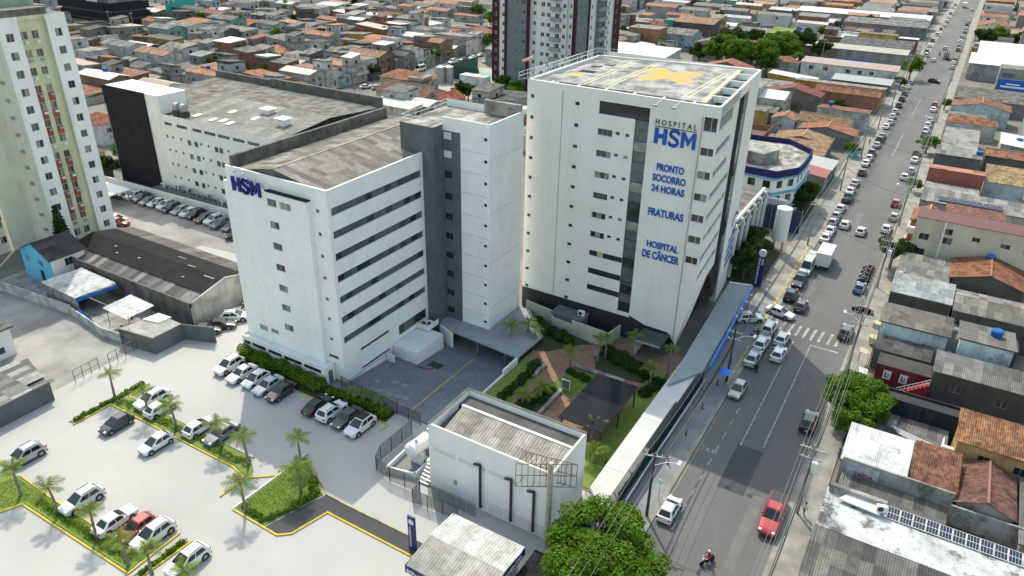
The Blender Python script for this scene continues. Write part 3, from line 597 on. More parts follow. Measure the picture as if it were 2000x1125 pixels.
# ================================================================== tall hospital block with the helipad
B2 = thing('helipad_block', 'tall white hospital block with blue wall lettering and a yellow cross on its flat roof', 'building', (-38, 100, 0))
h2 = 35.4; A0, A1, A2, A3 = (-51.2, 90.0), (-24.1, 89.7), (-26.2, 116.4), (-51.0, 112.5)
UF = Vector((A1[0]-A0[0], A1[1]-A0[1], 0)).normalized(); wf = (Vector(A1)-Vector(A0)).length
US = Vector((A2[0]-A1[0], A2[1]-A1[1], 0)).normalized(); ws = (Vector(A2)-Vector(A1)).length
uf, us = (UF.x, UF.y), (US.x, US.y)
X = lambda x: x-A0[0]
op = []
rows2 = [33.45-2.93*k for k in range(11)]
c1 = [(X(-50.65), X(-50.1), t-.5, t) for t in rows2[:11]]; c2 = [(X(-43.75), X(-43.1), t-.55, t-.05) for t in rows2]
t6 = [30.35, 27.4, 24.4, 21.4, 18.5, 15.55]
tri = [q for t in t6 for q in ((X(-40.2), X(-38.05), t-.9, t), (X(-37.6), X(-37.0), t-.5, t-.05), (X(-36.2), X(-35.6), t-.55, t-.1))]
strip = [(X(-35.0), X(-33.1), 4.2, 32.3), (X(-40.2), X(-33.1), 32.3, 34.25)]
bandsF = [(X(-40.15), X(-35.0), 11.75, 12.6), (X(-40.15), X(-35.0), 8.9, 9.8), (X(-40.15), X(-35.0), 6.2, 7.1)]
corner = [(X(-26.05), wf, t-1.05, t) for t in (30.2, 27.15, 24.2, 21.3, 18.3, 15.3)]+[(X(-26.05), wf, 32.2, 34.05)]
mb = MB(); facade(mb, A0, uf, wf, 9.0, h2, [q for q in c1+c2+tri+strip+bandsF+corner if q[2] >= 9.0]+[(a, b, 9.0, d) for a, b, c, d in strip[:1]]+[(a, b, 9.0, d) for a, b, c, d in bandsF[1:2]], .25)
def FP(x, z, d=0): p = Vector((*A0, 0))+UF*X(x); return (p.x+UF.y*d*0-(-UF.y)*0, p.y+d, z)
low = [q for q in c1+c2 if q[3] < 9.0]
facade(mb, A0, uf, X(-33.05), 3.55, 9.0, [q for q in low if q[2] > 3.6]+[(X(-35.0), X(-33.1), 4.2, 9.0), (X(-40.15), X(-35.0), 6.2, 7.1), (X(-40.15), X(-35.0), 8.9, 9.0)], .25)
mb.poly([FP(-33.05, 3.9), FP(-30.6, 3.1), FP(-27.1, 3.0), FP(-25.7, 1.2), FP(-25.5, 2.6), FP(-24.1, 9.0), FP(-33.05, 9.0)])
sb = []
for t in (30.2, 27.15, 24.2, 21.3, 18.3, 15.3, 12.6): sb.append((0.0 if t > 13 else .2, 8.6 if t > 24.5 else 11.6, t-1.05, t))
sb.append((0.0, 8.4, 32.2, 34.05)); 
def SP(a, z, d=0): p = Vector((*A1, 0))+US*a; return (p.x+US.y*d, p.y-US.x*d, z)
facade(mb, A1, us, 12.0, 9.6, h2, sb, .25); facade(mb, A1, us, 27.0, 34.1, h2)
facade(mb, (SP(18.4, 0)[0], SP(18.4, 0)[1]), us, 8.4, 3.2, 34.12); mb.obox(SP(18.4, 3.2, -1.2), US*.02, (US.y*1.2, -US.x*1.2, 0), (0, 0, 31)) ; mb.obox(SP(18.4, 0, -.9), US*8.4, (US.y*.88, -US.x*.88, 0), (0, 0, 34.0))
facade(mb, A2, (-1, 0), A2[0]-A3[0], 0, h2); facade(mb, A3, (0, -1), A3[1]-A0[1], 0, h2)
# white wing wall folding in under the corner
mb.poly([FP(-25.7, 1.2), SP(4.5, 4.0, -1.0), SP(7.5, 9.6), SP(0, 9.6), FP(-24.1, 9.0)])
mb.build('wall', M_cream2, B2)
mb = MB(); facade(mb, (A0[0], A0[1]+.06), uf, X(-25.8), 0, 4.4, [], .1); p = SP(0, 0, -1.6); facade(mb, (p[0]-.5, p[1]), us, 18.3, 0, 34.0); mb.build('podium', M_podium, B2)
mb = MB()
for k in range(11):
    z = 33.2-k*2.95; mb.obox(SP(12.0, z, -1.5), US*4.2, (US.y*.1, -US.x*.1, 0), (0, 0, .25))
mb.build('recess_floor_edge', M_dframe, B2)
mb = MB(); mb.obox(SP(16.0, 2, -.6), US*2.2, (US.y*.45, -US.x*.45, 0), (0, 0, 32)); mb.build('mirror_strip', M_glass2, B2)
for k in range(10): mb = MB(); mb.obox(SP(16.05, 3.2+k*3.1, -.13), US*2.1, (US.y*.02, -US.x*.02, 0), (0, 0, 2.95)); mb.build('pane', [M_glass, M_glass2, M_curtain][(k*7) % 3], B2)
for q in c1+c2: (q[2] > 3.6) and win(B2, A0, uf, q[0], q[2], q[1]-q[0], q[3]-q[2], .25, 1, [M_glass], M_dframe)
for k, q in enumerate(tri): win(B2, A0, uf, q[0], q[2], q[1]-q[0], q[3]-q[2], .25, 3 if k % 3 == 0 else 1, [M_glass, M_curtain, M_glass] if k not in (0, 1, 2) else [M_glass], M_frame)
win(B2, A0, uf, X(-40.2), 32.3, 7.1, 1.95, .25, 5, [M_glass], M_dframe, 'window_band')
for k in range(10):
    z1_ = 32.3-k*2.8; win(B2, A0, uf, X(-35.0), z1_-2.81, 1.9, 2.81, .25, 1, [M_glass2, M_glass2, M_curtain, M_glass] if k in (1, 3, 5) else [M_glass2, M_glass], M_dframe, 'window', rows=2)
for q in bandsF: win(B2, A0, uf, q[0], q[2], q[1]-q[0], q[3]-q[2], .25, 5, [M_glass], M_dframe, 'window_band')
mb = MB(); mb.obox(FP(-38.9, 11.78, .05), (.9, 0, 0), (0, .05, 0), (0, 0, .8)); mb.build('blind', mat('beige_blind', (.45, .38, .28)), B2)
for q in corner: win(B2, A0, uf, q[0], q[2], q[1]-q[0]-.03, q[3]-q[2], .25, 2, [M_glass, M_glass, M_curtain], M_alu)
for q in sb: win(B2, A1, us, q[0]+.03, q[2], q[1]-q[0]-.06, q[3]-q[2], .25, 6, [M_glass2, M_glass2, M_glass, M_curtain], M_alu, 'window_band')
mb = MB()
for x in (-45.7,): mb.obox(FP(x, 3.6, -.04), (.07, 0, 0), (0, .06, 0), (0, 0, 31.0))
mb.build('downpipe', mat('joint_warm', (.30, .29, .27), fine=0), B2)
# roof: helipad deck, slots and beams round it
M_deck = mat('helipad_concrete', (.33, .335, .33), (.10, .10, .096), .42, .40, .62, detail=10, fine=.16, stretch=(1, .8, 1))
mb = MB(); DK = [(-47.2, 91.9), (-26.6, 91.6), (-28.6, 115.3), (-49.6, 111.8), (-49.8, 98)]; mb.prism(DK, 33.9, 35.25); mb.box(-50.8, 90.5, 33.9, -47.4, 97.6, 35.1); mb.build('helipad_deck', M_deck, B2)
mb = MB(); mb.poly([(A0[0]+.3, A0[1]+.3, 33.6), (A1[0]-.3, A1[1]+.3, 33.6), (A2[0]-.3, A2[1]-.3, 33.6), (A3[0]+.3, A3[1]-.3, 33.6)]); mb.build('roof_slab', M_moss, B2)
mb = MB()
for a, b in ((A0, A1), (A1, A2), (A2, A3), (A3, A0)):
    d = Vector((b[0]-a[0], b[1]-a[1], 0)); n = Vector((-d.y, d.x, 0)).normalized()*.3; mb.obox((a[0]+n.x*.06, a[1]+n.y*.06, 34.0), d, n, (0, 0, h2-34.0+.012))
mb.build('parapet', M_white, B2)
for k in range(5): mb = MB(); p = SP(.6+k*5.3, 34.6, -2.6); mb.obox(p, (US.y*2.4, -US.x*2.4, 0), US*.22, (0, 0, .78)); mb.build('roof_beam', M_white, B2)
for k in range(6): mb = MB(); p = FP(-48+k*4.0, 34.6); mb.obox((p[0], p[1]+.25, 34.6), (.22, 0, 0), (0, 1.3, 0), (0, 0, .74)); mb.build('roof_beam', M_white, B2)
def flat_poly(name, pts, z, m, parent): mb = MB(); n = len(pts); ar = sum(pts[i][0]*pts[(i+1) % n][1]-pts[(i+1) % n][0]*pts[i][1] for i in range(n)); mb.poly([(p[0], p[1], z) for p in (pts if ar > 0 else pts[::-1])]); return mb.build(name, m, parent)
M_helip = mat('helipad_yellow', (.50, .30, .075), (.42, .28, .11), .9, rough=.8)
flat_poly('yellow_cross', [(-41.1, 107.0), (-39.0, 109.3), (-36.3, 106.8), (-34.1, 109.6), (-32.1, 107.8), (-33.6, 105.0), (-31.5, 102.2), (-32.9, 100.0), (-35.6, 102.2), (-37.7, 99.4), (-40.3, 101.8), (-38.5, 104.2)], 35.262, M_helip, B2)
M_pyel = mat('faded_yellow_line', (.55, .52, .25), (.42, .41, .33), .8)
for x in (-44.6, -43.9, -41.2, -40.5, -30.3, -29.6): flat_poly('deck_line', rect(x, 92.6, x+.22, 110.5), 35.255, M_pyel, B2)
flat_poly('deck_line', [(-27.4, 91.6), (-26.9, 91.6), (-28.8, 114.8), (-29.3, 114.8)], 35.257, M_pyel, B2); flat_poly('deck_line', rect(-48.5, 96.2, -46.3, 98.4), 35.256, M_helip, B2)
for x, y in ((-47.6, 104.5), (-46.4, 106.6)): mb = MB(); mb.box(x-.7, y-.6, 35.25, x+.7, y+.6, 35.36); mb.build('roof_hatch', M_dframe, B2)
mb = MB(); mb.box(-48.2, 99.4, 35.25, -45.8, 100.9, 35.28); mb.build('stair_opening', M_black, B2)
railing(B2, [(-51.0, 90.4), (-51.2, 112.2), (-47, 112.8)], 35.4, 1.1, 1.8); railing(B2, [(-53.2, 91.0), (-52.6, 111.5)], 34.9, 1.0, 2.2, name='catch_net_rail'); mb = MB(); mb.quad((-53.2, 91, 34.9), (-51.25, 91, 35.3), (-51.25, 111.5, 35.3), (-52.6, 111.5, 34.9)); mb.build('catch_net', M_mesh, B2)
ws_ = thing('wind_sock', 'faded pink windsock on a thin mast at the helipad corner', 'windsock', (-50.6, 90.6, 35.4)); mb = MB(); mb.cyl((-50.6, 90.6, 35.4), (-50.6, 90.6, 39.6), .05, .04, 6); mb.build('mast', M_steel, ws_)
mb = MB(); mb.cyl((-50.7, 90.6, 38.2), (-52.4, 90.4, 37.6), .3, .14, 10); mb.build('sock', mat('sock_cloth', (.55, .36, .30)), ws_)
for k, x in enumerate((-31.6, -29.2)):
    t = thing('floodlight', f'white floodlight arm on the roof edge above the blue lettering, {"left" if k == 0 else "right"} one of two', 'floodlight', (x, 90, 35.4)); mb = MB(); mb.tube([(x, 90.4, 35.42), (x-.3, 88.2, 35.0)], .06); mb.build('arm', M_alu, t); mb = MB(); mb.box(x-.55, 87.9, 34.75, x-.05, 88.25, 35.0); mb.build('lamp_head', M_frame, t)
# lettering on the front
def wtext(s, x0, x1, z0, z1, off, mm=None): text(B2, s, (x0, A0[1]+uf[1]*(x0-A0[0])-.01, z0), uf, x1-x0, z1-z0, mm or M_blue, name='lettering', off=off, ext=.05, proud=.05)
wtext('H O S P I T A L', -32.2, -26.8, 32.15, 32.85, -.003, M_dframe); mb = MB(); mb.obox(FP(-32.25, 31.88, -.08), (5.5, -.06, 0), (0, .06, 0), (0, 0, .10)); mb.build('lettering', M_dframe, B2)
hsm(B2, (-32.2, 89.78, 29.7), uf, 5.5, 2.05, M_blue, .1); wtext('PRONTO', -31.4, -27.7, 26.2, 27.2, .03); wtext('SOCORRO', -31.8, -27.3, 24.75, 25.75, .03); wtext('24 HORAS', -31.8, -27.3, 23.3, 24.3, .03)
wtext('FRATURAS', -31.9, -27.0, 19.9, 21.0, .03); wtext('HOSPITAL', -31.6, -27.1, 15.3, 16.3, .03); wtext('DE CÂNCER', -32.1, -26.8, 13.65, 15.1, .03)
# emblem on the white side slab: ring over slanting bars
mb = MB(); C = Vector(SP(25.2, 11.6, .05)); n = 28
for k in range(n):
    a0, a1 = 2*math.pi*k/n, 2*math.pi*(k+1)/n
    P_ = lambda a, r: C+US*math.cos(a)*r*1.3+Vector((0, 0, 1))*math.sin(a)*r
    if not (math.pi*1.05 < a0 < math.pi*1.35): mb.quad(P_(a0, 1.25), P_(a1, 1.25), P_(a1, 1.75), P_(a0, 1.75))
mb.build('emblem_ring', M_blue, B2)
for k, (z, a, b) in enumerate(((9.0, 22.3, 26.4), (7.6, 21.8, 26.6), (6.2, 21.6, 26.6), (4.8, 22.0, 26.2))): mb = MB(); mb.quad(SP(a, z-.4, .05), SP(b, z+.25, .05), SP(b, z+1.0, .05), SP(a, z+.35, .05)); mb.build('emblem_bar', M_blue, B2)
# walled plant court in front of the podium
cw = thing('court_wall', 'pale stepped wall screening the plant court in front of the dark podium', 'wall', (-42, 87, 0))
mb = MB()
for a, b, h in (((-49.6, 88.6), (-44.6, 87.8), 2.1), ((-44.6, 87.8), (-44.0, 86.6), 2.1), ((-44.0, 86.6), (-40.5, 86.2), 1.8), ((-40.5, 86.2), (-34.6, 85.7), 2.5), ((-34.6, 85.7), (-34.0, 89.4), 2.2)):
    d = Vector((b[0]-a[0], b[1]-a[1], 0)); n = Vector((-d.y, d.x, 0)).normalized()*.18; mb.obox((a[0], a[1], 0), d, n, (0, 0, h))
mb.build('wall', mat('pale_wall', (.50, .485, .42), (.40, .385, .33), .5, streak=(.2, .19, .16), sk_amt=.4), cw)
pr = thing('plant_room', 'dark flat-roofed plant shed inside the walled court', 'shed', (-42, 88, 0)); mb = MB(); mb.box(-44.2, 86.95, 0, -39.4, 89.6, 2.3); mb.build('wall', M_dkgrey, pr); mb = MB(); mb.box(-44.4, 86.8, 2.3, -39.2, 89.6, 2.42); mb.build('roof_slab', M_dkgrey, pr)
for k, (x, y, z, s) in enumerate(((-40.0, 88.4, 2.42, 1.2), (-37.9, 86.6, 0, 1.3), (-36.9, 86.5, .5, .7), (-36.3, 86.5, .5, .7), (-35.7, 86.4, .5, .7), (-35.2, 87.6, .2, .8))):
    condenser(x, y, z, ['condenser standing on the dark plant shed roof', 'large condenser on the ground of the walled plant court', 'small court condenser next to the large one', 'small court condenser, middle of three along the wall', 'small court condenser nearest the court corner', 'condenser against the end wall of the plant court'][k], 0, s)
# entrance porch of the dark podium
ep = thing('entrance_porch', 'glass-roofed porch with white side wall at the dark podium', 'porch', (-28.4, 88, 0))
mb = MB(); mb.box(-30.6, 86.0, 0, -30.35, 89.7, 2.7); mb.build('side_wall', M_white, ep); mb = MB(); mb.box(-30.6, 85.6, 2.7, -26.6, 89.7, 2.8); mb.build('roof_pane', M_glass, ep)
for x in (-29.0, -27.8): mb = MB(); mb.box(x, 88.2, .02, x+1.1, 88.26, 2.5); mb.build('door', M_glass2, ep)
mb = MB(); mb.box(-30.3, 85.6, 2.62, -26.6, 85.68, 2.82); mb.build('fascia', M_alu, ep)
# covered walkway: white near part, grey far part with blue fascia
wk = thing('covered_walkway', 'long white flat canopy over the walkway beside the garden fence', 'canopy', (-21, 70, 0))
for k in range(6):
    y0 = 53.8+k*5.1; x0, x1 = -22.6-.02*k, -20.6-.0*k+(.25 if k > 3 else 0); mb = MB(); z = 3.15+.012*(k % 2); mb.prism([(x0, y0+.9 if k == 0 else y0), (x1+.35, y0 if k else y0-.6), (x1+.35, y0+5.08), (x0, y0+5.08)], z, z+.14); mb.build('roof_panel', mat('canopy_white', (.52, .52, .505), (.45, .45, .44), .4, fine=.05), wk)
for k in range(8): mb = MB(); mb.cyl((-21.5, 55+k*4.2, 0), (-21.5, 55+k*4.2, 3.15), .07, .07, 8); mb.build('post', M_steel, wk)
wg = thing('entrance_canopy', 'grey flat entrance canopy with a bright blue fascia facing the avenue', 'canopy', (-21.5, 96, 0))
M_cg = mat('canopy_bluegrey', (.27, .30, .32), (.23, .255, .275), .4, fine=.05)
mb = MB(); mb.prism([(-22.2, 76.5), (-19.4, 81.8), (-20.5, 109.3), (-23.9, 108.5), (-22.9, 90)], 3.45, 3.68); mb.build('roof_slab', M_cg, wg)
mb = MB(); mb.obox((-19.0, 83.2, 3.2), (-1.5, 26.1, 0), (.22, .01, 0), (0, 0, .75)); mb.build('fascia', mat('bright_blue', (.02, .16, .62), rough=.5, fine=.03), wg)
mb = MB(); mb.obox((-23.9, 108.5, 3.3), (3.3, .8, 0), (0, .2, 0), (0, 0, .6)); mb.build('fascia', M_alu, wg)
for k in range(6): mb = MB(); y = 84+k*4.8; mb.cyl((-20.0-.06*k, y, 0), (-20.0-.06*k, y, 3.45), .09, .09, 8); mb.build('post', M_steel, wg)
for k in range(4): mb = MB(); y = 98+k*2.6; mb.tube([(-20.0, y, 3.69), (-20.05, y, 3.9), (-19.7, y, 4.0)], .04); mb.box(-19.75, y-.12, 3.93, -19.5, y+.12, 4.08); mb.build('spot_lamp', M_alu, wg)
# glass screens and green mesh fence along the pavement
fe = thing('glass_fence', 'dark green mesh and glass fence between pavement and covered walkway', 'fence', (-20.3, 70, 0))
for k in range(16):
    y = 57.2+k*1.72; x = -20.15+.02*k; mb = MB(); mb.box(x-.02, y+.05, .15, x+.02, y+1.66, 2.0); mb.build('panel', M_greenf, fe); mb = MB(); mb.box(x-.05, y-.04, 0, x+.05, y+.04, 2.15); mb.build('post', M_dframe, fe)
f2 = thing('glass_screen', 'low glass screen along the inner edge of the pavement', 'fence', (-19.3, 66, 0))
for k in range(11): y = 57.4+k*2.4; mb = MB(); mb.box(-19.42, y, .14, -19.38, y+2.3, 1.2); mb.build('pane', M_fglass, f2)
mb = MB(); mb.box(-19.44, 57.4, 1.2, -19.34, 83.8, 1.26); mb.build('rail', M_alu, f2)
# garden: dark glass roof, benches, info board
gr = thing('garden_pergola', 'flat dark glass pergola roof standing in the brick garden', 'pergola', (-28, 70, 0))
mb = MB(); mb.box(-31.0, 64.0, 3.0, -25.3, 74.8, 3.12); mb.build('roof_pane', mat('pergola_glass', (.012, .014, .019), (.018, .02, .025), .4, rough=.12, spec=.4, fine=0), gr)
for x in (-30.7, -25.6):
    for y in (64.3, 69.4, 74.5): mb = MB(); mb.box(x-.08, y-.08, 0, x+.08, y+.08, 3.0); mb.build('post', M_dframe, gr)
for lab, x0, y0, x1, y1 in (('long stone bench beside the garden lawn nearest the forecourt', -40.0, 73.2, -39.4, 77.0), ('long stone bench on the brick path beside the small white building', -35.25, 66.6, -34.75, 72.6), ('stone bench along the upper edge of the middle garden lawn', -36.2, 78.4, -32.4, 79.0), ('short stone bench in the shade by the pale court wall', -35.2, 82.4, -34.6, 84.2), ('pale bench behind the dark pergola roof', -31.4, 78.6, -28.8, 79.2)):
    t = thing('stone_bench', lab, 'bench', ((x0+x1)/2, (y0+y1)/2, 0), group='stone benches in the garden'); mb = MB(); mb.box(x0, y0, .36, x1, y1, .46); mb.build('seat', M_conc, t); mb = MB(); mb.box(x0+.1, y0+.1, 0, x1-.1, y1-.1, .36); mb.build('base', M_conc, t)
t = thing('notice_board', 'small white-framed notice board on the middle garden lawn', 'notice board', (-34.6, 73.2, 0)); mb = MB(); mb.box(-35.2, 73.1, .3, -34.0, 73.2, 1.7); mb.build('frame', M_alu, t); mb = MB(); mb.box(-35.1, 73.06, .4, -34.1, 73.1, 1.6); mb.build('board', M_dkgrey, t)
# ------------------------------------------------------------------ annexe beyond with white fins, low roof, tank, totem
an = thing('finned_annexe', 'low hospital annexe with tall white fins behind the entrance canopy', 'building', (-29, 130, 0))
mb = MB(); mb.box(-36, 117.5, 0, -26.6, 139, 9.0); mb.build('wall', M_podium, an); mb = MB(); mb.box(-36.2, 117.3, 9.0, -26.2, 139.2, 9.3); RF2 = mb.build('roof', M_moss, an)
sheets(RF2, (-27.0, 118, 9.42), (0, 20.5, 0), (-8.6, 0, .5), 18, 3, [(.20, .19, .17), (.27, .26, .23), (.16, .155, .14)], 5, .05)
for k in range(6):
    y = 118+k*3.9; mb = MB(); mb.box(-26.5, y, 0, -26.0, y+.22, 8.6); mb.obox((-26.5, y, 8.6), (.7, 0, 0), (0, .22, 0), (-.5, 0, 1.2)); mb.build('fin', M_white, an)
mb = MB(); mb.box(-27.3, 117.4, 9.3, -26.9, 139, 10.0); mb.build('parapet', M_white, an)
for k in range(5): y = 120+k*3.9; mb = MB(); mb.box(-26.58, y, 1.0, -26.52, y+2.0, 8.0); mb.build('pane', [M_glass, M_glass2][k % 2], an)
tk = thing('gas_tank', 'tall white cylindrical tank behind the glass fence by the avenue', 'tank', (-21.9, 134, 0))
mb = MB(); mb.cyl((-21.9, 134, 2.4), (-21.9, 134, 8.6), 1.35, 1.35, 28); mb.build('shell', M_alu, tk, smooth=False); mb = MB(); mb.cyl((-21.9, 134, 8.6), (-21.9, 134, 8.95), 1.35, .4, 28); mb.build('dome', M_alu, tk)
for a in range(4): p = (-21.9+1.1*math.cos(a*1.571+.8), 134+1.1*math.sin(a*1.571+.8)); mb = MB(); mb.cyl((*p, 0), (*p, 2.45), .09, .09, 6); mb.build('leg', M_steel, tk)
tt = thing('totem_sign', 'tall navy totem sign with vertical white lettering beside the avenue', 'sign', (-21.2, 117.6, 0))
mb = MB(); mb.box(-21.9, 117.4, 0, -20.6, 117.7, 6.3); mb.build('panel', M_navy, tt); mb = MB(); mb.cyl((-21.25, 117.39, 6.1), (-21.25, 117.72, 6.1), .62, .62, 24); mb.build('disc', mat('disc_pale', (.55, .58, .68)), tt)
for s, x, l in (('TRAUMATOLOGIA', -21.35, 5.0), ('24h', -20.85, 1.2)):
    o_ = text(tt, s, (x, 117.4, .35 if len(s) > 5 else 4.0), (1, 0), l, .34, M_alu, name='lettering', off=.02, ext=.02, proud=.03); o_.rotation_euler = (0, -math.pi/2, 0)
bw = thing('blue_screen_wall', 'dark blue lattice screen behind the white tank', 'wall', (-24, 146, 0))
for k in range(4): mb = MB(); mb.box(-27.8+k*1.9, 144.5, 0, -26.0+k*1.9, 144.62, 4.6); mb.build('panel', mat('navy_panel', (.03, .045, .09), (.04, .055, .1), 1), bw)
for k in range(5): mb = MB(); mb.box(-27.9+k*1.9, 144.45, 0, -27.82+k*1.9, 144.68, 4.9); mb.build('post', M_steel, bw)
for k, (x, y) in enumerate(((-26.4, 146.2), (-24.6, 146.0))):
    t = thing('rooftop_condenser', f'large white condenser bank behind the blue screen, {"farther from" if k == 0 else "nearer"} the avenue', 'air conditioner', (x, y, 4.6)); mb = MB(); mb.box(x-.8, y-.5, 4.6, x+.8, y+.5, 5.8); mb.build('casing', M_alu, t)
    for j in range(5): mb = MB(); mb.box(x-.75+j*.3, y-.53, 4.7, x-.6+j*.3, y-.5, 5.7); mb.build('grille', M_frame, t)
    mb = MB(); mb.box(x-.9, y-.6, 0, x+.9, y+.6, 4.6); mb.build('plinth', M_dkgrey, t)
# blue and white clinic with faceted front
cl = thing('blue_white_clinic', 'three-storey white clinic with faceted front, light blue ledges and navy parapet', 'building', (-29, 155, 0))
CP = [(-40, 149.5), (-33, 147.2), (-27.0, 147.0), (-23.8, 152), (-23.6, 158), (-24.0, 166), (-30, 171.5), (-40, 170)]
def off_(pts, d):
    c = (sum(p[0] for p in pts)/len(pts), sum(p[1] for p in pts)/len(pts)); return [(p[0]+(p[0]-c[0])*d/10, p[1]+(p[1]-c[1])*d/10) for p in pts]
mb = MB()
for k in range(len(CP)):
    a, b = CP[k], CP[(k+1) % len(CP)]; L_ = (Vector(b)-Vector(a)).length; u_ = ((b[0]-a[0])/L_, (b[1]-a[1])/L_); ops = []
    if k in (0, 1, 2, 3, 4):
        n = max(1, int(L_//2.8))
        for f_ in range(3):
            for j in range(n): c0 = L_*(j+.5)/n; ops.append((c0-.75, c0+.75, f_*3.1+1.0, f_*3.1+2.5))
    facade(mb, a, u_, L_, 0, 9.4, ops, .2)
    for q in ops: win(cl, a, u_, q[0], q[2], 1.5, 1.5, .2, 2, [M_glass, M_glass2], M_dframe)
mb.poly([(p[0], p[1], 9.4) for p in CP]); mb.build('wall', M_white, cl)
for z in (3.0, 6.1, 9.15): mb = MB(); mb.prism(off_(CP, .55), z, z+.35); mb.build('ledge', mat('light_blue', (.16, .36, .50), (.13, .3, .43), 1), cl)
mb = MB()
for k in range(len(CP)):
    a, b = off_(CP, .3)[k], off_(CP, .3)[(k+1) % len(CP)]; d = Vector((b[0]-a[0], b[1]-a[1], 0)); n = Vector((-d.y, d.x, 0)).normalized()*.25; mb.obox((*a, 9.52), d, n, (0, 0, 1.45))
mb.build('parapet', mat('navy_paint', (.012, .016, .085), (.02, .022, .1), 1), cl); mb = MB(); mb.poly([(p[0], p[1], 9.9) for p in off_(CP, -.1)]); mb.build('roof', M_fibre, cl, color=(.42, .41, .37)); mb = MB(); mb.prism([(-36, 153), (-31, 152), (-29, 157), (-31, 161), (-36, 161)], 9.95, 12.4); mb.build('roof_cabin', M_conc, cl)

# ================================================================== small white building with ribbed roof
sb_ = thing('small_white_building', 'small white windowless-looking building with parapet and ribbed beige roof by the car park', 'building', (-31.5, 53, 0))
x0, x1, y0, y1, hh = -38.8, -24.1, 49.2, 56.7, 8.6
mb = MB(); ops = [(.6, 3.4, 5.25, 5.8), (3.8, 7.2, 5.25, 5.8), (7.6, 10.8, 5.35, 5.9), (3.1, 3.6, 1.8, 2.5)]
facade(mb, (x0, y0), (1, 0), x1-x0, 0, hh, ops, .08); facade(mb, (x1, y0), (0, 1), y1-y0, 0, hh); facade(mb, (x1, y1), (-1, 0), x1-x0, 0, hh); facade(mb, (x0, y1), (0, -1), y1-y0, 0, hh)
for a, b, c, d in ((x0+.01, y0+.01, x1-.01, y0+.2), (x0+.01, y1-.3, x1-.01, y1-.01), (x0+.01, y0+.2, x0+.3, y1-.3), (x1-.2, y0+.2, x1-.01, y1-.3)): mb.box(a, b, 7.3, c, d, hh+.01)
mb.build('wall', M_white, sb_)
for a, b, c, d in ops[:3]: mb = MB(); mb.box(x0+a, y0+.05, c, x0+b, y0+.1, d); mb.build('infill_panel', mat('infill_white', (.6, .6, .6), fine=.1), sb_)
mb = MB(); mb.box(x0+3.1, y0+.03, 1.8, x0+3.6, y0+.1, 2.5); mb.build('vent', M_frame, sb_)
mb = MB(); mb.box(x0+.3, y0+.2, 7.0, x1-.2, y1-.3, 7.35); RF3 = mb.build('roof', M_moss, sb_)
sheets(RF3, (x0+1.3, y0+.25, 7.55), (x1-x0-1.5, 0, 0), (0, 4.3, .9), 13, 2, [(.33, .31, .265), (.28, .262, .228), (.38, .357, .31)], 3, .09, jit=.004)
mb = MB(); mb.box(x0+1.2, y0+4.45, 7.9, x1-.25, y0+4.75, 8.6); mb.build('upstand', M_alu, RF3)
mb = MB(); mb.box(x0+.3, y1-2.3, 7.36, x1-.2, y1-.35, 7.9); mb.build('flat_roof', mat('dark_membrane', (.10, .098, .095), (.055, .054, .052), .6, detail=9), RF3)
mb = MB(); mb.box(x0-.05, y1-.3, hh+.01, x1, y1+.02, hh+.09); mb.box(x0-.05, y0+.0, hh+.011, x0+.3, y1-.3, hh+.08); mb.build('coping', M_moss, sb_)
for k, (x, z) in enumerate(((-32.2, 6.2), (-28.5, 6.05), (-25.9, 5.7))):
    mb = MB(); mb.cyl((x, y0-.2, .5), (x, y0-.2, z), .14, .14, 10); mb.cyl((x, y0-.2, z), (x-.7, y0-.3, z-.1), .14, .14, 10); mb.cyl((x, y0-.2, .55), (x+.1, y0+.05, .5), .13, .13, 8); mb.build('black_pipe', M_dframe, sb_)
for k in range(5): mb = MB(); mb.box(x0+.6+k*1.25, y0-1.3, .1, x0+1.75+k*1.25, y0-1.24, 1.8); mb.build('screen_panel', M_mesh, sb_)
for k in range(4): mb = MB(); mb.box(x0+7.6+k*1.7, y0-.06, .2, x0+9.1+k*1.7, y0-.02, 1.5); mb.build('lower_panel', mat('infill_white', (.6, .6, .6)), sb_)
st = thing('outside_stair', 'small white outside stair at the left end of the small white building', 'stair', (-39.4, 50, 0))
for k in range(6): mb = MB(); mb.box(-40.3, 49.0+k*.32, .25*(k+1)-.06, -38.95, 49.32+k*.32, .25*(k+1)); mb.build('step', M_alu, st)
mb = MB(); mb.box(-40.6, 50.9, 1.5, -38.85, 53.2, 1.66); mb.build('landing', M_alu, st)
# oxygen tank in its walled pen
ox = thing('oxygen_tank', 'white horizontal cylinder tank on saddles inside a low white pen', 'tank', (-42, 54, 0))
mb = MB(); mb.cyl((-42.6, 50.6, 2.3), (-41.9, 54.6, 2.3), .85, .85, 22); mb.build('shell', M_alu, ox)
for p, d in (((-42.6, 50.6, 2.3), (-.03, -.3)), ((-41.9, 54.6, 2.3), (.03, .3))): mb = MB(); mb.cyl(p, (p[0]+d[0], p[1]+d[1], 2.3), .85, .5, 22); mb.build('dished_end', M_alu, ox)
for y in (51.2, 53.8): mb = MB(); mb.box(-43.1, y, 0, -41.4, y+.3, 1.8); mb.build('saddle', M_white, ox)
for y in (51.4, 53.6): mb = MB(); mb.cyl((-42.3, y, 3.1), (-42.3, y, 3.5), .16, .16, 10); mb.build('valve', M_steel, ox)
pen = thing('tank_pen', 'low white wall with dark mesh fence round the horizontal tank', 'wall', (-43, 51, 0))
mb = MB()
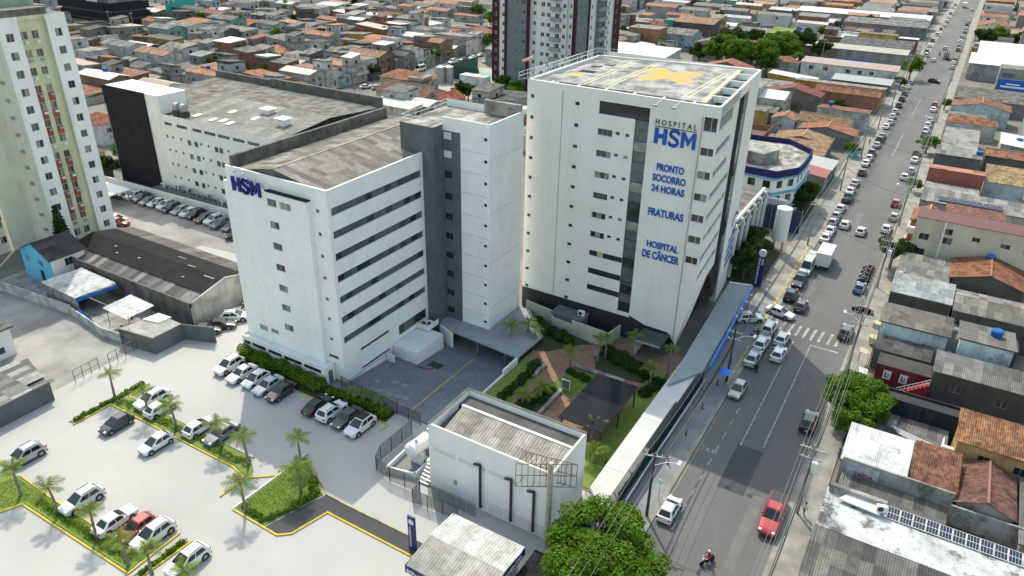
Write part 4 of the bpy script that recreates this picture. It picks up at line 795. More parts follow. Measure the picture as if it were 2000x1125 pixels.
for a, b in (((-44.2, 48.4), (-40.9, 49.2)), ((-44.2, 48.4), (-44.4, 55.6)), ((-40.9, 49.2), (-40.7, 55.6))):
    d = Vector((b[0]-a[0], b[1]-a[1], 0)); n = Vector((-d.y, d.x, 0)).normalized()*.2; mb.obox((*a, 0), d, n, (0, 0, .8))
mb.build('low_wall', M_white, pen); mb = MB(); mb.poly([(-44.2, 48.5, .2), (-40.9, 49.3, .2), (-40.7, 55.6, .2), (-44.4, 55.6, .2)]); mb.build('floor_slab', M_walkb, pen)
def mesh_fence(name, label, pts, h=2.0, step=2.0, m=None, pm=None, cat='fence'):
    t = thing(name, label, cat, (*pts[0], 0))
    for a, b in zip(pts, pts[1:]):
        A, B = Vector((*a, 0)), Vector((*b, 0)); n = max(1, round((B-A).length/step)); d = (B-A)/n; nn = Vector((-d.y, d.x, 0)).normalized()*.02
        for k in range(n):
            p = A+d*k; mb = MB(); mb.obox(p+Vector((0, 0, .1)), d, nn, (0, 0, h-.15)); mb.build('panel', m or M_mesh, t)
            mb = MB(); mb.cyl(p, p+Vector((0, 0, h)), .045, .045, 6); mb.cyl(p+Vector((0, 0, h-.04)), p+d+Vector((0, 0, h-.04)), .025, .025, 4); mb.build('post', pm or M_dframe, t)
        mb = MB(); mb.cyl(B, B+Vector((0, 0, h)), .045, .045, 6); mb.build('post', pm or M_dframe, t)
    return t
mesh_fence('mesh_fence', 'curved dark mesh fence round the tank pen', [(-46.0, 55.2), (-46.1, 49.6), (-45.4, 48.0), (-43.0, 47.4), (-39.0, 47.6)], 2.2, 2.2)
mesh_fence('mesh_fence', 'dark mesh gate fence across the forecourt entrance', [(-59.6, 57.9), (-49.9, 57.2), (-46.2, 57.1)], 1.9, 1.9)
mesh_fence('mesh_fence', 'thin mesh fence round the white screen yard below the small white building', [(-39, 47.6), (-38.9, 46.2), (-33.4, 46.6)], 1.9, 2.0)
# bare billboard frame on a steel post
bf = thing('bare_billboard', 'bare rusty billboard frame on a pale steel post in front of the small white building', 'billboard', (-24.0, 48.6, 0))
mb = MB(); mb.cyl((-24.0, 48.6, 0), (-24.0, 48.6, 10.6), .32, .26, 12); mb.build('post', mat('pale_post', (.42, .40, .33), (.3, .27, .2), 2), bf)
for nm, (a, b) in {'front_frame': ((-27.2, 47.6), (-22.2, 50.6)), 'rear_frame': ((-27.2, 49.6), (-22.2, 50.6))}.items():
    mb = MB(); A, B = Vector((*a, 0)), Vector((*b, 0)); n = 10
    for z in (6.9, 8.3, 9.7): mb.cyl(A+Vector((0, 0, z)), B+Vector((0, 0, z)), .045, .045, 5)
    for k in range(n+1): p = A.lerp(B, k/n); mb.cyl(p+Vector((0, 0, 6.9)), p+Vector((0, 0, 9.7)), .03, .03, 4)
    mb.build(nm, M_rust, bf)
mb = MB()
for k in range(5): f = k/4; p = Vector((-27.2+f*5, 47.6+f*3, 0)); q = Vector((-27.2+f*5, 49.6+f*1, 0)); mb.cyl(p+Vector((0, 0, 6.9)), q+Vector((0, 0, 6.9)), .03, .03, 4); mb.cyl(p+Vector((0, 0, 9.7)), q+Vector((0, 0, 9.7)), .03, .03, 4)
mb.build('brace', M_rust, bf)
# car park kiosk
ks = thing('car_park_kiosk', 'car park kiosk with white ribbed roof and blue lettered fascia', 'kiosk', (-28, 40, 0))
mb = MB(); mb.box(-31.6, 36.9, 0, -24.3, 43.4, 2.9); mb.build('wall', M_white, ks)
for nm, p, q in (('fascia', (-32.1, 36.5), (-23.9, 36.3)), ('fascia', (-23.9, 36.3), (-23.9, 44.0)), ('fascia', (-32.0, 44.1), (-32.1, 36.5))):
    d = Vector((q[0]-p[0], q[1]-p[1], 0)); n = Vector((-d.y, d.x, 0)).normalized()*.08; mb = MB(); mb.obox((*p, 2.95), d, n, (0, 0, .95)); mb.build(nm, M_navy, ks)
mb = MB(); mb.poly([(-32, 36.6, 3.7), (-24, 36.4, 3.7), (-24, 40.3, 4.15), (-31.6, 40.3, 4.15)]); mb.poly([(-31.6, 40.3, 4.15), (-24, 40.3, 4.15), (-24, 44, 3.75), (-32, 44.1, 3.75)]); RF4 = mb.build('roof', M_conc, ks)
WS = [(.52, .52, .50), (.47, .465, .445), (.56, .56, .55)]
sheets(RF4, (-32.1, 36.5, 3.78), (8.2, 0, 0), (0, 3.8, .43), 7, 1, [(.36, .345, .315), (.40, .385, .35)], 4, .05, jit=.003); sheets(RF4, (-23.9, 44.05, 3.82), (-8.2, 0, 0), (0, -3.75, .4), 7, 1, WS, 4, .05, jit=.003)
text(ks, 'ESTACIONAMENTO', (-29.9, 36.42, 3.1), (1, 0), 5.8, .5, M_alu, off=.02, ext=.02, proud=.04); text(ks, 'BEPark', (-31.8, 36.44, 3.12), (1, 0), 1.6, .5, M_alu, off=.01, ext=.02, proud=.04)
text(ks, 'ESTACIONAMENTO', (-23.9, 36.9, 3.15), (0, 1), 6.4, .5, M_alu, off=.02, ext=.02, proud=.04)
t2 = thing('totem_sign', 'slim navy totem sign with a pale disc by the car park ramp', 'sign', (-34.9, 41.1, 0))
mb = MB(); mb.box(-35.35, 41.0, 0, -34.5, 41.2, 4.4); mb.build('panel', M_navy, t2); mb = MB(); mb.cyl((-34.93, 40.99, 3.7), (-34.93, 41.21, 3.7), .34, .34, 20); mb.build('disc', mat('disc_pale', (.55, .58, .68)), t2)
for s, x, l, z in (('ESTACIONAMENTO', -34.95, 2.6, .5),):
    o_ = text(t2, s, (x, 41.0, z), (1, 0), l, .22, M_alu, off=.01, ext=.01, proud=.03); o_.rotation_euler = (0, -math.pi/2, 0)
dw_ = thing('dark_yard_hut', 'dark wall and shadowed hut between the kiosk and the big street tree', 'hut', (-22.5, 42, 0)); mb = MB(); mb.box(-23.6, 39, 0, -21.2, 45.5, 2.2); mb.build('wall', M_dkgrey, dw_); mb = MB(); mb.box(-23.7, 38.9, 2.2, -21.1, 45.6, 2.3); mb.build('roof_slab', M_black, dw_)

# ================================================================== cream apartment tower on the left
LT = thing('cream_apartment_tower', 'tall cream and pale green apartment tower with terracotta balcony panels at the left', 'building', (-138, 66, 0))
M_lt = mat('cream_render', (.72, .70, .60), (.62, .595, .48), .3, .35, .7, streak=(.36, .34, .25), sk_amt=.5, fine=.06)
M_ltw = mat('repainted_white', (.80, .81, .79), (.70, .715, .69), .35, streak=(.33, .33, .30), sk_amt=.4, fine=.05)
M_ltg = mat('pale_green_render', (.58, .585, .41), (.50, .505, .33), .4, streak=(.2, .2, .12), sk_amt=.5, fine=.06)
M_ltb = mat('terracotta_panel', (.34, .10, .065), (.24, .065, .045), .9, fine=.15)
rowz = [37.0-2.84*k for k in range(13)]; lh = 39.3
def strip_(y0, y1, x, wins, m, name='wall', hh=lh, rows=rowz, wh=1.25):
    mb = MB(); ops = [(a, b, z-wh, z) for a, b in wins for z in rows if z-wh > .3]; facade(mb, (x, y0), (0, 1), y1-y0, 0, hh, ops, .18); mb.build(name, m, LT)
    for a, b, c, d in ops: win(LT, (x, y0), (0, 1), a, c, b-a, d-c, .18, 2, [M_glass, M_glass, M_glass2, M_curtain], M_frame)
strip_(70.1, 73.4, -130.2, [(1.05, 2.2)], M_ltw); strip_(66.0-.4, 70.1, -130.75, [(.15, 1.3), (2.05, 3.1)], M_ltg); strip_(62.4, 65.6, -130.2, [(.95, 2.15)], M_ltw)
mb = MB(); facade(mb, (-130.75, 70.1), (1, 0), .55, 0, lh); facade(mb, (-130.2, 65.6), (-1, 0), .55, 0, lh); facade(mb, (-130.2, 73.4), (-1, 0), 16, 0, lh)
facade(mb, (-137.5, 62.4), (1, 0), 7.3, 0, lh); mb.poly([(-146, 62.4, lh-.6), (-130.4, 62.4, lh-.6), (-130.4, 73.3, lh-.6), (-146, 73.3, lh-.6)]); mb.build('wall', M_lt, LT)
mb = MB()
for a, b in (((-130.2, 62.4), (-130.2, 65.6)), ((-130.2, 70.1), (-130.2, 73.4))): mb.box(a[0]-.25, a[1], lh, a[0], b[1], lh+.02)
mb.box(-146, 66, lh-.6, -136, 72, lh+2.4); mb.build('roof_cabin', mat('mint_render', (.33, .42, .34), (.26, .33, .26), .5, streak=(.12, .14, .11), sk_amt=.6), LT); mb = MB(); mb.box(-135.8, 64.5, lh-.6, -132, 71.5, lh+.9); mb.build('roof_slab', M_moss, LT)
for k, z in enumerate(rowz):
    if 3 <= k <= 5 or 7 <= k <= 10:
        for a in (.15, 2.05): mb = MB(); mb.box(-130.74, 65.6+a, z-2.75, -130.68, 65.6+a+1.1, z-1.3); mb.build('balcony_panel', M_ltb, LT)
    for a in (.55, 2.4):
        mb = MB(); yy = 65.6+a; mb.box(-130.75, yy, z-1.85, -130.32, yy+.55, z-1.5); mb.build('air_conditioner', M_frame if k % 2 else M_alu, LT)
    if k > 1: mb = MB(); mb.box(-133.2, 61.95, z-2.2, -132.5, 62.4, z-1.75); mb.build('air_conditioner', M_frame, LT)
# set-back second wing
strip_(48.0, 55.0, -137.5, [(.9, 2.0), (4.7, 5.8)], M_lt, hh=lh-.4); strip_(55.0, 58.2, -137.9, [(.5, 1.5), (1.8, 2.8)], M_lt, hh=lh-.4); mb = MB(); facade(mb, (-137.5, 58.2), (0, 1), 4.2, 0, lh-.4); facade(mb, (-137.5, 55), (-1, 0), .4, 0, 1); mb.build('wall', M_lt, LT); mb = MB(); mb.box(-137.55, 52.3, 0, -137.3, 53.6, lh-.5); mb.build('green_pilaster', M_ltg, LT)
for k, z in enumerate(rowz[2:11]): mb = MB(); mb.box(-137.88, 55.6, z-2.7, -137.8, 57.9, z-1.35); mb.build('balcony_panel', M_ltb, LT)
# ================================================================== long white block with black end wall
LB = thing('long_white_block', 'long white four-storey block with black end wall and patched grey roof', 'building', (-125, 100, 0))
mb = MB(); ops = []
for k, (a, b) in enumerate(((-137.7, -135.4), (-133.9, -130.6), (-129.1, -126.4), (-125.6, -122.3), (-121.6, -118.2), (-117.4, -114.1), (-113.3, -110.0), (-109.2, -106.0))): ops.append((a+155.6, b+155.6, 15.1, 15.75))
for z in (13.0, 10.1, 7.15, 4.3):
    for x in (-137.8, -136.0, -133.6, -127.5, -125.3, -119.5, -117.1): ops.append((x+155.6, x+.6+155.6, z-.55, z))
    for x in (-131.4, -129.3, -123.3, -121.9, -115.0, -113.6): ops.append((x+155.6, x+1.15+155.6, z-1.15, z-.02))
facade(mb, (-155.6, 92.5), (1, 0), 50.6, 0, 17.3, ops, .2); facade(mb, (-142.6, 92.5), (1, 0), 4.3, 17.3, 20.8)
facade(mb, (-105, 92.5), (0, 1), 30, 0, 17.0); facade(mb, (-138.3, 92.5), (0, 1), 6.6, 17, 20.8); mb.quad((-156, 92.3, 20.8), (-138.3, 92.5, 20.8), (-138.3, 99.2, 20.8), (-156, 99.2, 20.8)); facade(mb, (-138.3, 99.2), (-1, 0), 17, 16, 20.8); facade(mb, (-156, 122), (0, -1), 30, 0, 17.0); facade(mb, (-105, 122.5), (-1, 0), 51, 0, 18.0)
mb.build('wall', M_white, LB)
mb = MB(); mb.box(-156.1, 92.1, 0, -142.55, 92.48, 20.9); mb.box(-156.3, 92.1, 0, -156.1, 99, 20.9); mb.build('black_end_wall', M_black, LB)
for q in ops: win(LB, (-155.6, 92.5), (1, 0), q[0], q[2], q[1]-q[0], q[3]-q[2], .2, 4 if q[1]-q[0] > 2 else 1 if q[1]-q[0] < .8 else 2, [M_glass, M_glass2, M_glass], M_frame)
mb = MB(); z0, z1 = 17.0, 18.4; mb.poly([(-137, 92.9, z0), (-105, 92.9, z0), (-105, 107, z1), (-137, 107, z1)]); mb.poly([(-137, 107, z1), (-105, 107, z1), (-105, 122.4, z0+.4), (-137, 122.4, z0+.4)]); mb.poly([(-156, 99.3, 17.2), (-137, 99.3, 17.2), (-137, 122.4, 17.6), (-156, 122.4, 17.6)]); RL = mb.build('roof', M_fibre, LB, color=(.19, .185, .17))
sheets(RL, (-136.9, 93.0, z0+.06), (31.8, 0, 0), (0, 13.9, 1.4), 18, 4, [(.24, .232, .21), (.20, .194, .176), (.285, .275, .25), (.215, .209, .19)], 4, .05); 
for x, y in ((-131.5, 94.6), (-126.4, 94.3), (-123.9, 94.8), (-121.5, 94.3), (-119, 98.5), (-126.5, 99.3)): mb = MB(); zz = 17.06+(y-92.9)*.0993; mb.obox((x, y, zz+.12), (1.3, 0, 0), (0, 1.8, .179), (0, 0, .03)); mb.build('skylight', M_alu, RL)
mb = MB(); mb.box(-138, 121.8, 17.0, -105, 122.4, 19.4); mb.box(-157, 121.8, 17, -138.2, 122.3, 19.0); mb.build('parapet', M_moss, LB)
for x, y in ((-118.5, 103), (-110.5, 99.5)):
    mb = MB(); mb.box(x-.9, y-.9, 17.6, x+.9, y+.9, 18.9); mb.box(x-1.4, y-1.2, 18.9, x+1.4, y+1.2, 19.1); mb.build('roof_vent_hut', M_alu, RL)
for k in range(2):
    x = -134.6+k*2.0; mb = MB(); mb.box(x-.8, 93.2, 17.1, x+.8, 94.6, 18.3); mb.build('fan_base', M_dframe, LB); mb = MB(); mb.cyl((x-.5, 93.9, 19.0), (x+.5, 93.9, 19.0), .75, .75, 18); mb.cyl((x, 93.9, 18.2), (x, 93.9, 18.7), .6, .6, 14); mb.build('extractor_fan', M_steel, LB)
mb = MB(); mb.box(-142.5, 89.9, 0, -105, 92.4, 1.4); mb.build('ledge', M_dkgrey, LB)
for k in range(17): condenser(-140.5+k*1.5+RND.uniform(-.3, .3), 91.4, 1.4+RND.choice((0, 0, .7)), f'condenser on the grey ledge of the long white block, {nth(k+1)} from the black end wall', 0, RND.uniform(.9, 1.4), RND.choice((M_alu, M_frame, M_steel)))
lw = thing('lot_wall', 'long white boundary wall behind the row of parked cars', 'wall', (-130, 88.6, 0)); mb = MB(); mb.obox((-170, 87.2, 0), (72, 2.6, 0), (0, .25, 0), (0, 0, 2.0)); mb.build('wall', M_white, lw)
ca = thing('carport_slab', 'small white flat canopy beside the cream tower', 'canopy', (-133, 85, 0)); mb = MB(); mb.box(-150, 79.5, 2.6, -141.5, 84.5, 2.85); mb.build('roof_slab', M_white, ca)
for x, y in ((-149.6, 80), (-142, 80), (-149.6, 84), (-142, 84)): mb = MB(); mb.box(x-.1, y-.1, 0, x+.1, y+.1, 2.6); mb.build('post', M_steel, ca)
# ================================================================== warehouse with patched dark roof, yard sheds
WH = thing('warehouse', 'long low warehouse with black patched roof and mouldy side wall', 'warehouse', (-104, 65, 0))
mb = MB(); wx0, wx1, wy0, wy1 = -122, -88.3, 57.6, 71.2
facade(mb, (wx0, wy0), (1, 0), wx1-wx0, 0, 3.4); facade(mb, (wx0, wy1), (0, -1), wy1-wy0, 0, 3.4); facade(mb, (wx1, wy1), (-1, 0), wx1-wx0, 0, 3.4); mb.box(wx0, wy0, 3.4, wx1, wy0+.25, 4.1); mb.build('wall', M_moss, WH)
mb = MB(); mb.poly([(wx1, wy0, 0), (wx1, wy1, 0), (wx1, wy1, 4.0), (wx1, 64.4, 5.6), (wx1, wy0, 4.0)]); mb.poly([(wx1-.3, wy0, 0), (wx1-.3, wy0, 4.0), (wx1-.3, 64.4, 5.6), (wx1-.3, wy1, 4.0), (wx1-.3, wy1, 0)]); mb.poly([(wx1-.3, wy0, 4.0), (wx1, wy0, 4.0), (wx1, 64.4, 5.6), (wx1-.3, 64.4, 5.6)]); mb.poly([(wx1-.3, 64.4, 5.6), (wx1, 64.4, 5.6), (wx1, wy1, 4.0), (wx1-.3, wy1, 4.0)]); mb.build('end_wall', mat('dirty_white_wall', (.48, .47, .44), (.26, .255, .235), .4, streak=(.08, .08, .075), sk_amt=.7), WH)
mb = MB(); mb.poly([(wx0, wy0+.3, 3.3), (wx1-.3, wy0+.3, 3.3), (wx1-.3, 64.4, 5.0), (wx0, 64.4, 5.0)]); mb.poly([(wx0, 64.4, 5.0), (wx1-.3, 64.4, 5.0), (wx1-.3, wy1+.3, 3.5), (wx0, wy1+.3, 3.5)]); RW = mb.build('roof', M_fibre, WH, color=(.12, .115, .105))
sheets(RW, (wx0, wy0+.3, 3.38), (33.3, 0, 0), (0, 3.0, .75), 30, 1, [(.22, .21, .195), (.16, .155, .145), (.30, .29, .27), (.12, .118, .11)], 5, .05)
sheets(RW, (wx1-.3, wy1+.3, 3.58), (-33.3, 0, 0), (0, -3.1, .7), 30, 1, [(.16, .15, .14), (.12, .115, .108), (.2, .19, .175)], 5, .05)
mb = MB()
for (a, b) in (((60.6, 4.3), (64.4, 5.12)), ((64.4, 5.12), (68.4, 4.35))): mb.quad((wx0, a[0], a[1]), (wx1-.4, a[0], a[1]), (wx1-.4, b[0], b[1]), (wx0, b[0], b[1]))
for k in range(9): y = 60.6 if k % 2 else 68.4; x = wx0+2+k*3.5
mb.build('bitumen_cover', mat('black_bitumen', (.018, .018, .02), (.028, .028, .03), .5, rough=.9, spec=.08, fine=.1), RW)
for x, y, w in ((-97.5, 64.6, 1.6), (-92.5, 63.6, 2.2), (-102, 66.2, 1.8), (-107, 62.4, .5), (-95.8, 61.9, .6), (-99, 69.6, .5), (-103.5, 70.2, 1.8), (-91, 69.8, .4), (-93, 68.9, .4), (-89.8, 67.8, .5), (-112, 61.8, .5), (-114, 63, .5)):
    mb = MB(); zz = 5.16-abs(y-64.4)*.2; mb.obox((x, y, zz), (w, .1, 0), (0, .25, -.05 if y > 64.4 else .05), (0, 0, .04)); mb.build('roof_patch', M_conc, RW)
sh = thing('open_shed', 'open yard shed with bright white sheet roof on thin posts', 'shed', (-97, 53, 0)); mb = MB(); mb.poly([(-99.6, 51.3, 2.9), (-94.6, 51.6, 2.5), (-94.2, 55.6, 2.9), (-99.0, 55.6, 3.2)]); RS = mb.build('roof', M_metal, sh, color=(.60, .61, .61))
sheets(RS, (-99.7, 51.2, 3.0), (5.2, .2, -.4), (.5, 4.3, .35), 5, 2, [(.64, .65, .65), (.58, .6, .6), (.5, .53, .54)], 4, .04)
for x, y in ((-99.4, 51.5), (-94.7, 51.8), (-94.5, 55.3), (-98.8, 55.3)): mb = MB(); mb.cyl((x, y, 0), (x, y, 2.8), .05, .05, 6); mb.build('post', M_rust, sh)
s2 = thing('tarp_shed', 'flat grey sheet-roofed shed edged with blue tarpaulin in the yard', 'shed', (-110, 53, 0)); mb = MB(); mb.box(-114.6, 51.0, 0, -106.2, 51.2, 2.9); mb.box(-114.6, 51.2, 0, -114.4, 56.5, 3.0); mb.build('wall', M_conc, s2); mb = MB(); mb.poly([(-114.8, 50.8, 3.1), (-106.0, 50.9, 2.8), (-104.6, 56.8, 3.1), (-113.6, 56.9, 3.3)]); RS2 = mb.build('roof', M_conc, s2)
sheets(RS2, (-114.8, 50.8, 3.2), (8.8, .1, -.3), (1.2, 6.0, .25), 8, 3, [(.50, .51, .51), (.46, .47, .47), (.54, .55, .55)], 4, .04, skip=.03); mb = MB(); mb.quad((-106.0, 50.9, 2.2), (-104.6, 56.8, 2.5), (-104.6, 56.8, 3.0), (-106.0, 50.9, 2.75)); mb.build('tarpaulin', mat('tarp_blue', (.01, .14, .60), (.01, .10, .45), 2, rough=.5), s2)
tp = MB(); tp.quad((-104.9, 50.7, .9), (-101.2, 50.3, .5), (-101.0, 50.0, 1.2), (-104.7, 50.4, 1.75)); tp.quad((-104.7, 50.4, 1.75), (-101.0, 50.0, 1.2), (-101.0, 49.8, .5), (-104.9, 50.1, .9)); tag(tp.build('tarpaulin', mat('tarp_blue')), 'loose blue tarpaulin sagging over the yard wall', 'tarpaulin')
yw = thing('yard_wall', 'low worn white wall along the scrap yard', 'wall', (-110, 50, 0)); mb = MB()
for a, b, h in (((-126, 48.6), (-107, 50.2), 1.7), ((-107, 50.2), (-97.2, 49.0), 1.4), ((-97.2, 49.0), (-93.5, 49.4), 1.5)): d = Vector((b[0]-a[0], b[1]-a[1], 0)); n = Vector((-d.y, d.x, 0)).normalized()*.2; mb.obox((*a, 0), d, n, (0, 0, h))
mb.build('wall', mat('flaking_white', (.52, .52, .50), (.3, .295, .28), .6, .4, .62, streak=(.1, .1, .095), sk_amt=.6), yw)
for k in range(16):
    x, y = RND.uniform(-105, -92), RND.uniform(50.8, 56); s = RND.uniform(.3, 1.0); mb = MB(); a = RND.uniform(0, 3); mb.obox((x, y, 0), (s*math.cos(a), s*math.sin(a), 0), (-s*.6*math.sin(a), s*.6*math.cos(a), 0), (RND.uniform(-.1, .1), 0, RND.uniform(.1, .7)))
    tag(mb.build('scrap_piece', RND.choice((M_rust, M_conc, M_steel, M_moss))), 'odd lump of scrap lying in the yard behind the low white wall', 'scrap', 'scrap lying in the yard')
hb = thing('blue_house', 'two-storey house with black roof and bright blue gable below the cream tower', 'house', (-117, 58, 0))
mb = MB(); facade(mb, (-126, 54.2), (1, 0), 8.6, 0, 4.8, [(1.2, 2.3, 3.0, 4.1), (4.5, 5.6, .2, 2.2), (5.0, 6.0, 3.0, 4.0)], .15); mb.poly([(-126, 54.2, 4.8), (-117.4, 54.2, 4.8), (-121.5, 54.2, 6.9)]); mb.build('gable_wall', mat('bright_blue_wall', (.10, .42, .72), (.14, .5, .6), .5, streak=(.3, .42, .45), sk_amt=.5), hb)
mb = MB(); facade(mb, (-117.4, 54.2), (0, 1), 5.6, 0, 4.8, [(2.2, 3.6, 3.0, 4.3)], .15); facade(mb, (-117.4, 59.8), (-1, 0), 8.6, 0, 4.8); mb.build('wall', M_white, hb); win(hb, (-117.4, 54.2), (0, 1), 2.2, 3.0, 1.4, 1.3, .15, 2, [M_glass]); win(hb, (-126, 54.2), (1, 0), 1.2, 3.0, 1.1, 1.1, .15, 2, [M_curtain]); win(hb, (-126, 54.2), (1, 0), 5.0, 3.0, 1.0, 1.0, .15, 2, [M_glass2]); mb = MB(); mb.box(-121.4, 54.3, .2, -120.5, 54.36, 2.1); mb.build('door', M_black, hb)
mb = MB(); mb.poly([(-126.4, 53.8, 4.7), (-121.5, 53.8, 7.0), (-121.5, 60.2, 7.0), (-126.4, 60.2, 4.7)][::-1]); mb.poly([(-121.5, 53.8, 7.0), (-117.0, 53.8, 4.75), (-117.0, 60.2, 4.75), (-121.5, 60.2, 7.0)][::-1]); mb.build('roof', M_fibre, hb, color=(.05, .05, .055))
dk = thing('dark_l_wall_hut', 'dark slate L-shaped wall with flat hut and mouldy side', 'hut', (-88, 53, 0))
mb = MB(); mb.prism([(-93.2, 49.2), (-86.9, 50.1), (-86.9, 54.9), (-92, 55)], 0, 2.5); mb.build('wall', M_moss, dk); mb = MB(); mb.obox((-86.95, 50.05, 0), (0, 4.9, 0), (.12, 0, 0), (0, 0, 2.6)); mb.obox((-86.9, 54.8, 0), (4.6, 1.75, 0), (-.06, .16, 0), (0, 0, 2.5)); mb.build('slate_wall', M_dkgrey, dk)
mb = MB(); mb.prism([(-93.1, 49.3), (-87.0, 50.2), (-87.0, 54.8), (-91.9, 54.9)], 2.503, 2.56); mb.build('roof_slab', M_conc, dk); mb = MB(); mb.prism([(-92.6, 52.6), (-89.8, 53.2), (-89.6, 55.2), (-92.2, 55.0)], 2.6, 2.66); mb.build('roof_sheet', M_alu, dk)
lf = thing('dark_corner_shed', 'shed with slatted grey roof behind a dark slate wall at the left edge', 'shed', (-92, 34, 0))
mb = MB(); mb.obox((-88.2, 25, 0), (-.2, 11.6, 0), (.15, 0, 0), (0, 0, 2.7)); mb.build('slate_wall', M_dkgrey, lf); mb = MB(); mb.prism([(-97, 25), (-88.5, 25), (-88.7, 36.4), (-96.2, 38.2)], 0, 2.1); mb.build('wall', M_conc, lf); RS3 = (lambda m_: (m_.poly([(-97.2, 24, 2.3), (-88.3, 24, 2.2), (-88.5, 36.6, 2.2), (-96.4, 38.4, 2.4)]), m_.build('roof', M_moss, lf))[1])(MB())
sheets(RS3, (-97.2, 25, 2.42), (8.7, 0, -.05), (.4, 12.2, .05), 8, 5, [(.20, .195, .185), (.30, .29, .275), (.42, .41, .4), (.14, .135, .13)], 4, .04, skip=.06)
wl_ = thing('white_corner_house', 'white house corner with low roof at the left edge of the picture', 'house', (-106, 38, 0)); mb = MB(); facade(mb, (-112, 33.5), (1, 0), 9, 0, 4.2); facade(mb, (-103, 33.5), (0, 1), 6.5, 0, 4.2, [(4.2, 5.2, .8, 1.8)], .1); facade(mb, (-103, 40), (-1, 0), 9, 0, 4.2); mb.poly([(-112, 33.5, 4.2), (-103, 33.5, 4.2), (-103, 40, 4.2), (-112, 40, 4.2)]); mb.build('wall', M_white, wl_); win(wl_, (-103, 33.5), (0, 1), 4.2, .8, 1.0, 1.0, .1, 1, [M_glass])
mb = MB(); mb.box(-112.4, 33, 4.2, -102.6, 40.4, 4.45); mb.build('roof_slab', M_moss, wl_)
for k, (p, q) in enumerate((((-89.5, 40.1), (-89.7, 43.6)), ((-89.4, 44.9), (-89.7, 48.7)))):
    t = thing('steel_gate', f'open black steel frame gate at the yard edge, {"nearer" if k == 0 else "farther"} one', 'gate', (*p, 0)); railing(t, [p, q], .05, 1.9, 1.2, M_dframe, 'frame', .04, 2)
# ================================================================== big apartment towers in the distance
def apartment(name, label, x0, y0, x1, y1, h, bays_s, bays_e, z0=0.0, pitch=3.0):
    """bays: (u0,u1,material,[(w0,w1)], balcony)"""
    T = thing(name, label, 'building', ((x0+x1)/2, (y0+y1)/2, 0))
    for (o, u, bays) in (((x0, y0), (1, 0), bays_s), ((x1, y0), (0, 1), bays_e)):
        for (a, b, m, wins, bal, setb) in bays:
            n = (u[1], -u[0]); oo = (o[0]+u[0]*a-n[0]*setb, o[1]+u[1]*a-n[1]*setb); rows = [z0+1.0+pitch*k for k in range(int((h-z0-1.2)//pitch))]
            ops = [(c, d, z, z+1.25) for c, d in wins for z in rows]; mb = MB(); facade(mb, oo, u, b-a, 0, h, ops, .2)
            if setb > .05:
                facade(mb, (o[0]+u[0]*a, o[1]+u[1]*a), (-n[0], -n[1]), setb, 0, h); facade(mb, (o[0]+u[0]*b-n[0]*setb, o[1]+u[1]*b-n[1]*setb), n, setb, 0, h)
            mb.build('wall', m, T)
            for c, d, z, z2 in ops: win(T, oo, u, c, z, d-c, 1.25, .2, 2 if d-c > .9 else 1, [M_glass, M_glass2], M_alu)
            if bal:
                for z in rows:
                    mb = MB(); P0 = Vector((oo[0]+n[0]*.02, oo[1]+n[1]*.02, z-.95)); mb.obox(P0+Vector((u[0]*bal[0], u[1]*bal[0], 0)), Vector((u[0], u[1], 0))*(bal[1]-bal[0]), Vector((n[0], n[1], 0))*1.2, (0, 0, 1.05)); mb.build('balcony', bal[2], T)
    mb = MB(); facade(mb, (x1, y1), (-1, 0), x1-x0, 0, h); facade(mb, (x0, y1), (0, -1), y1-y0, 0, h); mb.poly([(x0, y0, h), (x1, y0, h), (x1, y1, h), (x0, y1, h)]); mb.build('wall', M_white, T); return T
M_mg = mat('blue_grey_tile', (.155, .185, .20), (.13, .155, .17), .6, fine=.1); M_mw = mat('tower_white', (.62, .63, .62), (.55, .56, .56), .4, fine=.04); M_mm = mat('maroon_tile', (.055, .012, .022), (.045, .01, .018), .8); M_bg = mat('balcony_grey', (.24, .275, .285), fine=.05)
apartment('striped_apartment_tower', 'tall grey, white and maroon apartment tower rising behind the hospital', -132.2, 216, -102.5, 241, 66,
    [(0, 1.0, M_mm, [], None, 0), (1.0, 8.2, M_mg, [(3.2, 3.7), (5.2, 6.6)], None, .25), (8.2, 9.6, M_mm, [], None, 0), (9.6, 11.9, M_mw, [(.5, 1.5)], None, 1.0), (11.9, 22.5, M_mw, [(1.6, 2.9), (3.6, 4.9), (6.6, 8.2), (9.2, 10.3)], (5.3, 8.8, M_bg), 0), (22.5, 24.6, M_mw, [(.6, 1.2)], None, 1.0), (24.6, 25.9, M_mm, [], None, 0), (25.9, 29.7, M_mg, [(.4, 1.7), (2.4, 2.9)], None, .25)],
    [(0, 1.6, M_mm, [], None, 0), (1.6, 6, M_mw, [(1.4, 2.4)], None, .3), (6, 13.5, M_mg, [(1, 2.2), (4.5, 6.5)], (.8, 6.8, M_bg), .1), (13.5, 19, M_mw, [(2, 3.2)], None, .3), (19, 25, M_mm, [(2, 3)], None, 0)])
T2 = apartment('maroon_side_tower', 'narrow white and maroon tower wing left of the striped apartment tower', -144.5, 228, -132.8, 242, 66, [(0, 3.0, M_mm, [(1.0, 2.2)], None, 0), (3.0, 6.0, M_mw, [(1.0, 2.2)], None, .2), (6, 11.8, M_mw, [(1.0, 2.0)], None, .2)], [(0, 14, M_mw, [(3, 4), (9, 10)], None, 0)])
